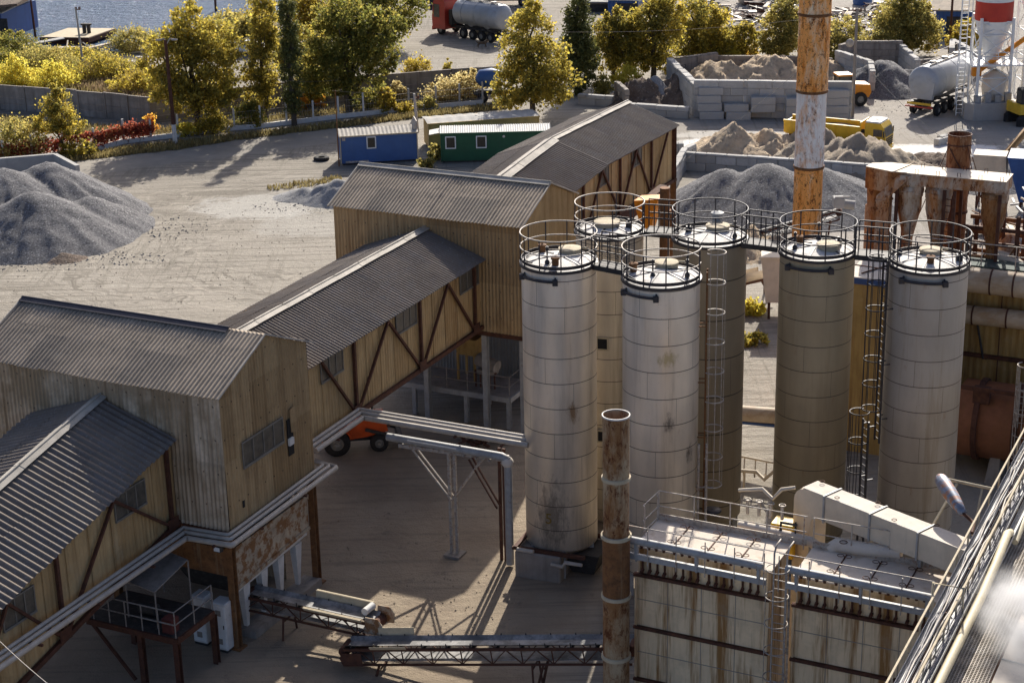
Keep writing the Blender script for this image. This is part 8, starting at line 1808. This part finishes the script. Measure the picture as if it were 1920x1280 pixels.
# ------------------------------------------------------------------ loose stones rolled out from the heaps and lying about the yard
def stones(name, label, spots, m, seed, big=.12):
    rg = random.Random(seed); b = MB()
    for (px_, py_, rx, ry, n) in spots:
        cx, cy_ = g2(px_, py_)
        for i in range(n):
            a = rg.uniform(0, 2*PI); q = rg.random()**.6; x, y = cx+rx*q*math.cos(a), cy_+ry*q*math.sin(a); r_ = big*rg.uniform(.25,1)**1.6
            z = r_*.35; k = [r_*rg.uniform(.7,1.2) for _ in range(6)]
            b.add([(x+k[0],y,z),(x,y+k[1],z),(x-k[2],y,z),(x,y-k[3],z),(x+r_*.1,y,z+k[4]*.7),(x,y,-.02)], [(0,1,4),(1,2,4),(2,3,4),(3,0,4),(1,0,5),(2,1,5),(3,2,5),(0,3,5)])
    return tag(obj(name, b, m, origin=(*g2(*spots[0][:2]),0)), label, 'stones', kind='stuff')
stones('scattered_stones', 'loose gravel stones scattered round the foot of the heaps', [(75,490,8,2.2,500),(280,430,4,3,220),(590,388,5,2,200),(1400,420,9,2,400),(1600,330,5,2.5,260),(1380,300,7,2,260),(1480,268,6,1.5,120),(1690,200,5,4,160),(1230,205,5,1.5,160)], M['gravel_light'], 4, .085)
stones('yard_litter', 'small stones and crumbs lying about the sandy yard', [(350,520,14,9,420),(470,420,9,6,260),(700,960,4,5,180),(640,1180,4,3,140),(860,1120,3,3,120),(1500,255,10,4,160),(800,110,12,6,160)], M['sand_grey'], 5, .055)
# ------------------------------------------------------------------ camera, sun, sky
cam = bpy.data.cameras.new('camera'); co = bpy.data.objects.new('camera', cam); COL.objects.link(co)
cam.sensor_width = 36; cam.sensor_fit = 'HORIZONTAL'; cam.lens = FOC/1920*36; cam.clip_end = 3000; cam.clip_start = .5
Mx = Matrix(((CR[0],CU[0],-CF[0],0),(CR[1],CU[1],-CF[1],0),(CR[2],CU[2],-CF[2],H),(0,0,0,1))); co.matrix_world = Mx
scene.camera = co
SUN_AZ = R(12.5); SUN_EL = R(32.1)
sd = Vector((math.sin(SUN_AZ)*math.cos(SUN_EL), math.cos(SUN_AZ)*math.cos(SUN_EL), math.sin(SUN_EL)))
sun = bpy.data.lights.new('sun', 'SUN'); sun.energy = 4.0; sun.angle = R(.55); sun.color = (1.0,.94,.84); so = bpy.data.objects.new('sun', sun); COL.objects.link(so); so.rotation_mode = 'QUATERNION'; so.rotation_quaternion = sd.to_track_quat('Z','Y'); so.location = (40,80,60)
w = bpy.data.worlds.new('World'); scene.world = w; w.use_nodes = True; nt = w.node_tree; bg = nt.nodes['Background']; sk_ = nt.nodes.new('ShaderNodeTexSky'); sk_.sky_type = 'NISHITA'; sk_.sun_disc = False; sk_.sun_elevation = SUN_EL; sk_.sun_rotation = SUN_AZ; sk_.air_density = .4; sk_.dust_density = 2.0; sk_.ozone_density = 1.0
nt.links.new(sk_.outputs[0], bg.inputs[0]); bg.inputs[1].default_value = .115
vs_ = scene.view_settings; vs_.view_transform = 'Standard'; vs_.look = 'None'; vs_.exposure = .85; vs_.gamma = 1; vs_.use_curve_mapping = False
scene.cycles.max_bounces = 8; scene.cycles.diffuse_bounces = 4; scene.cycles.glossy_bounces = 3; scene.cycles.transmission_bounces = 5; scene.cycles.volume_bounces = 1; scene.cycles.caustics_reflective = False; scene.cycles.caustics_refractive = False
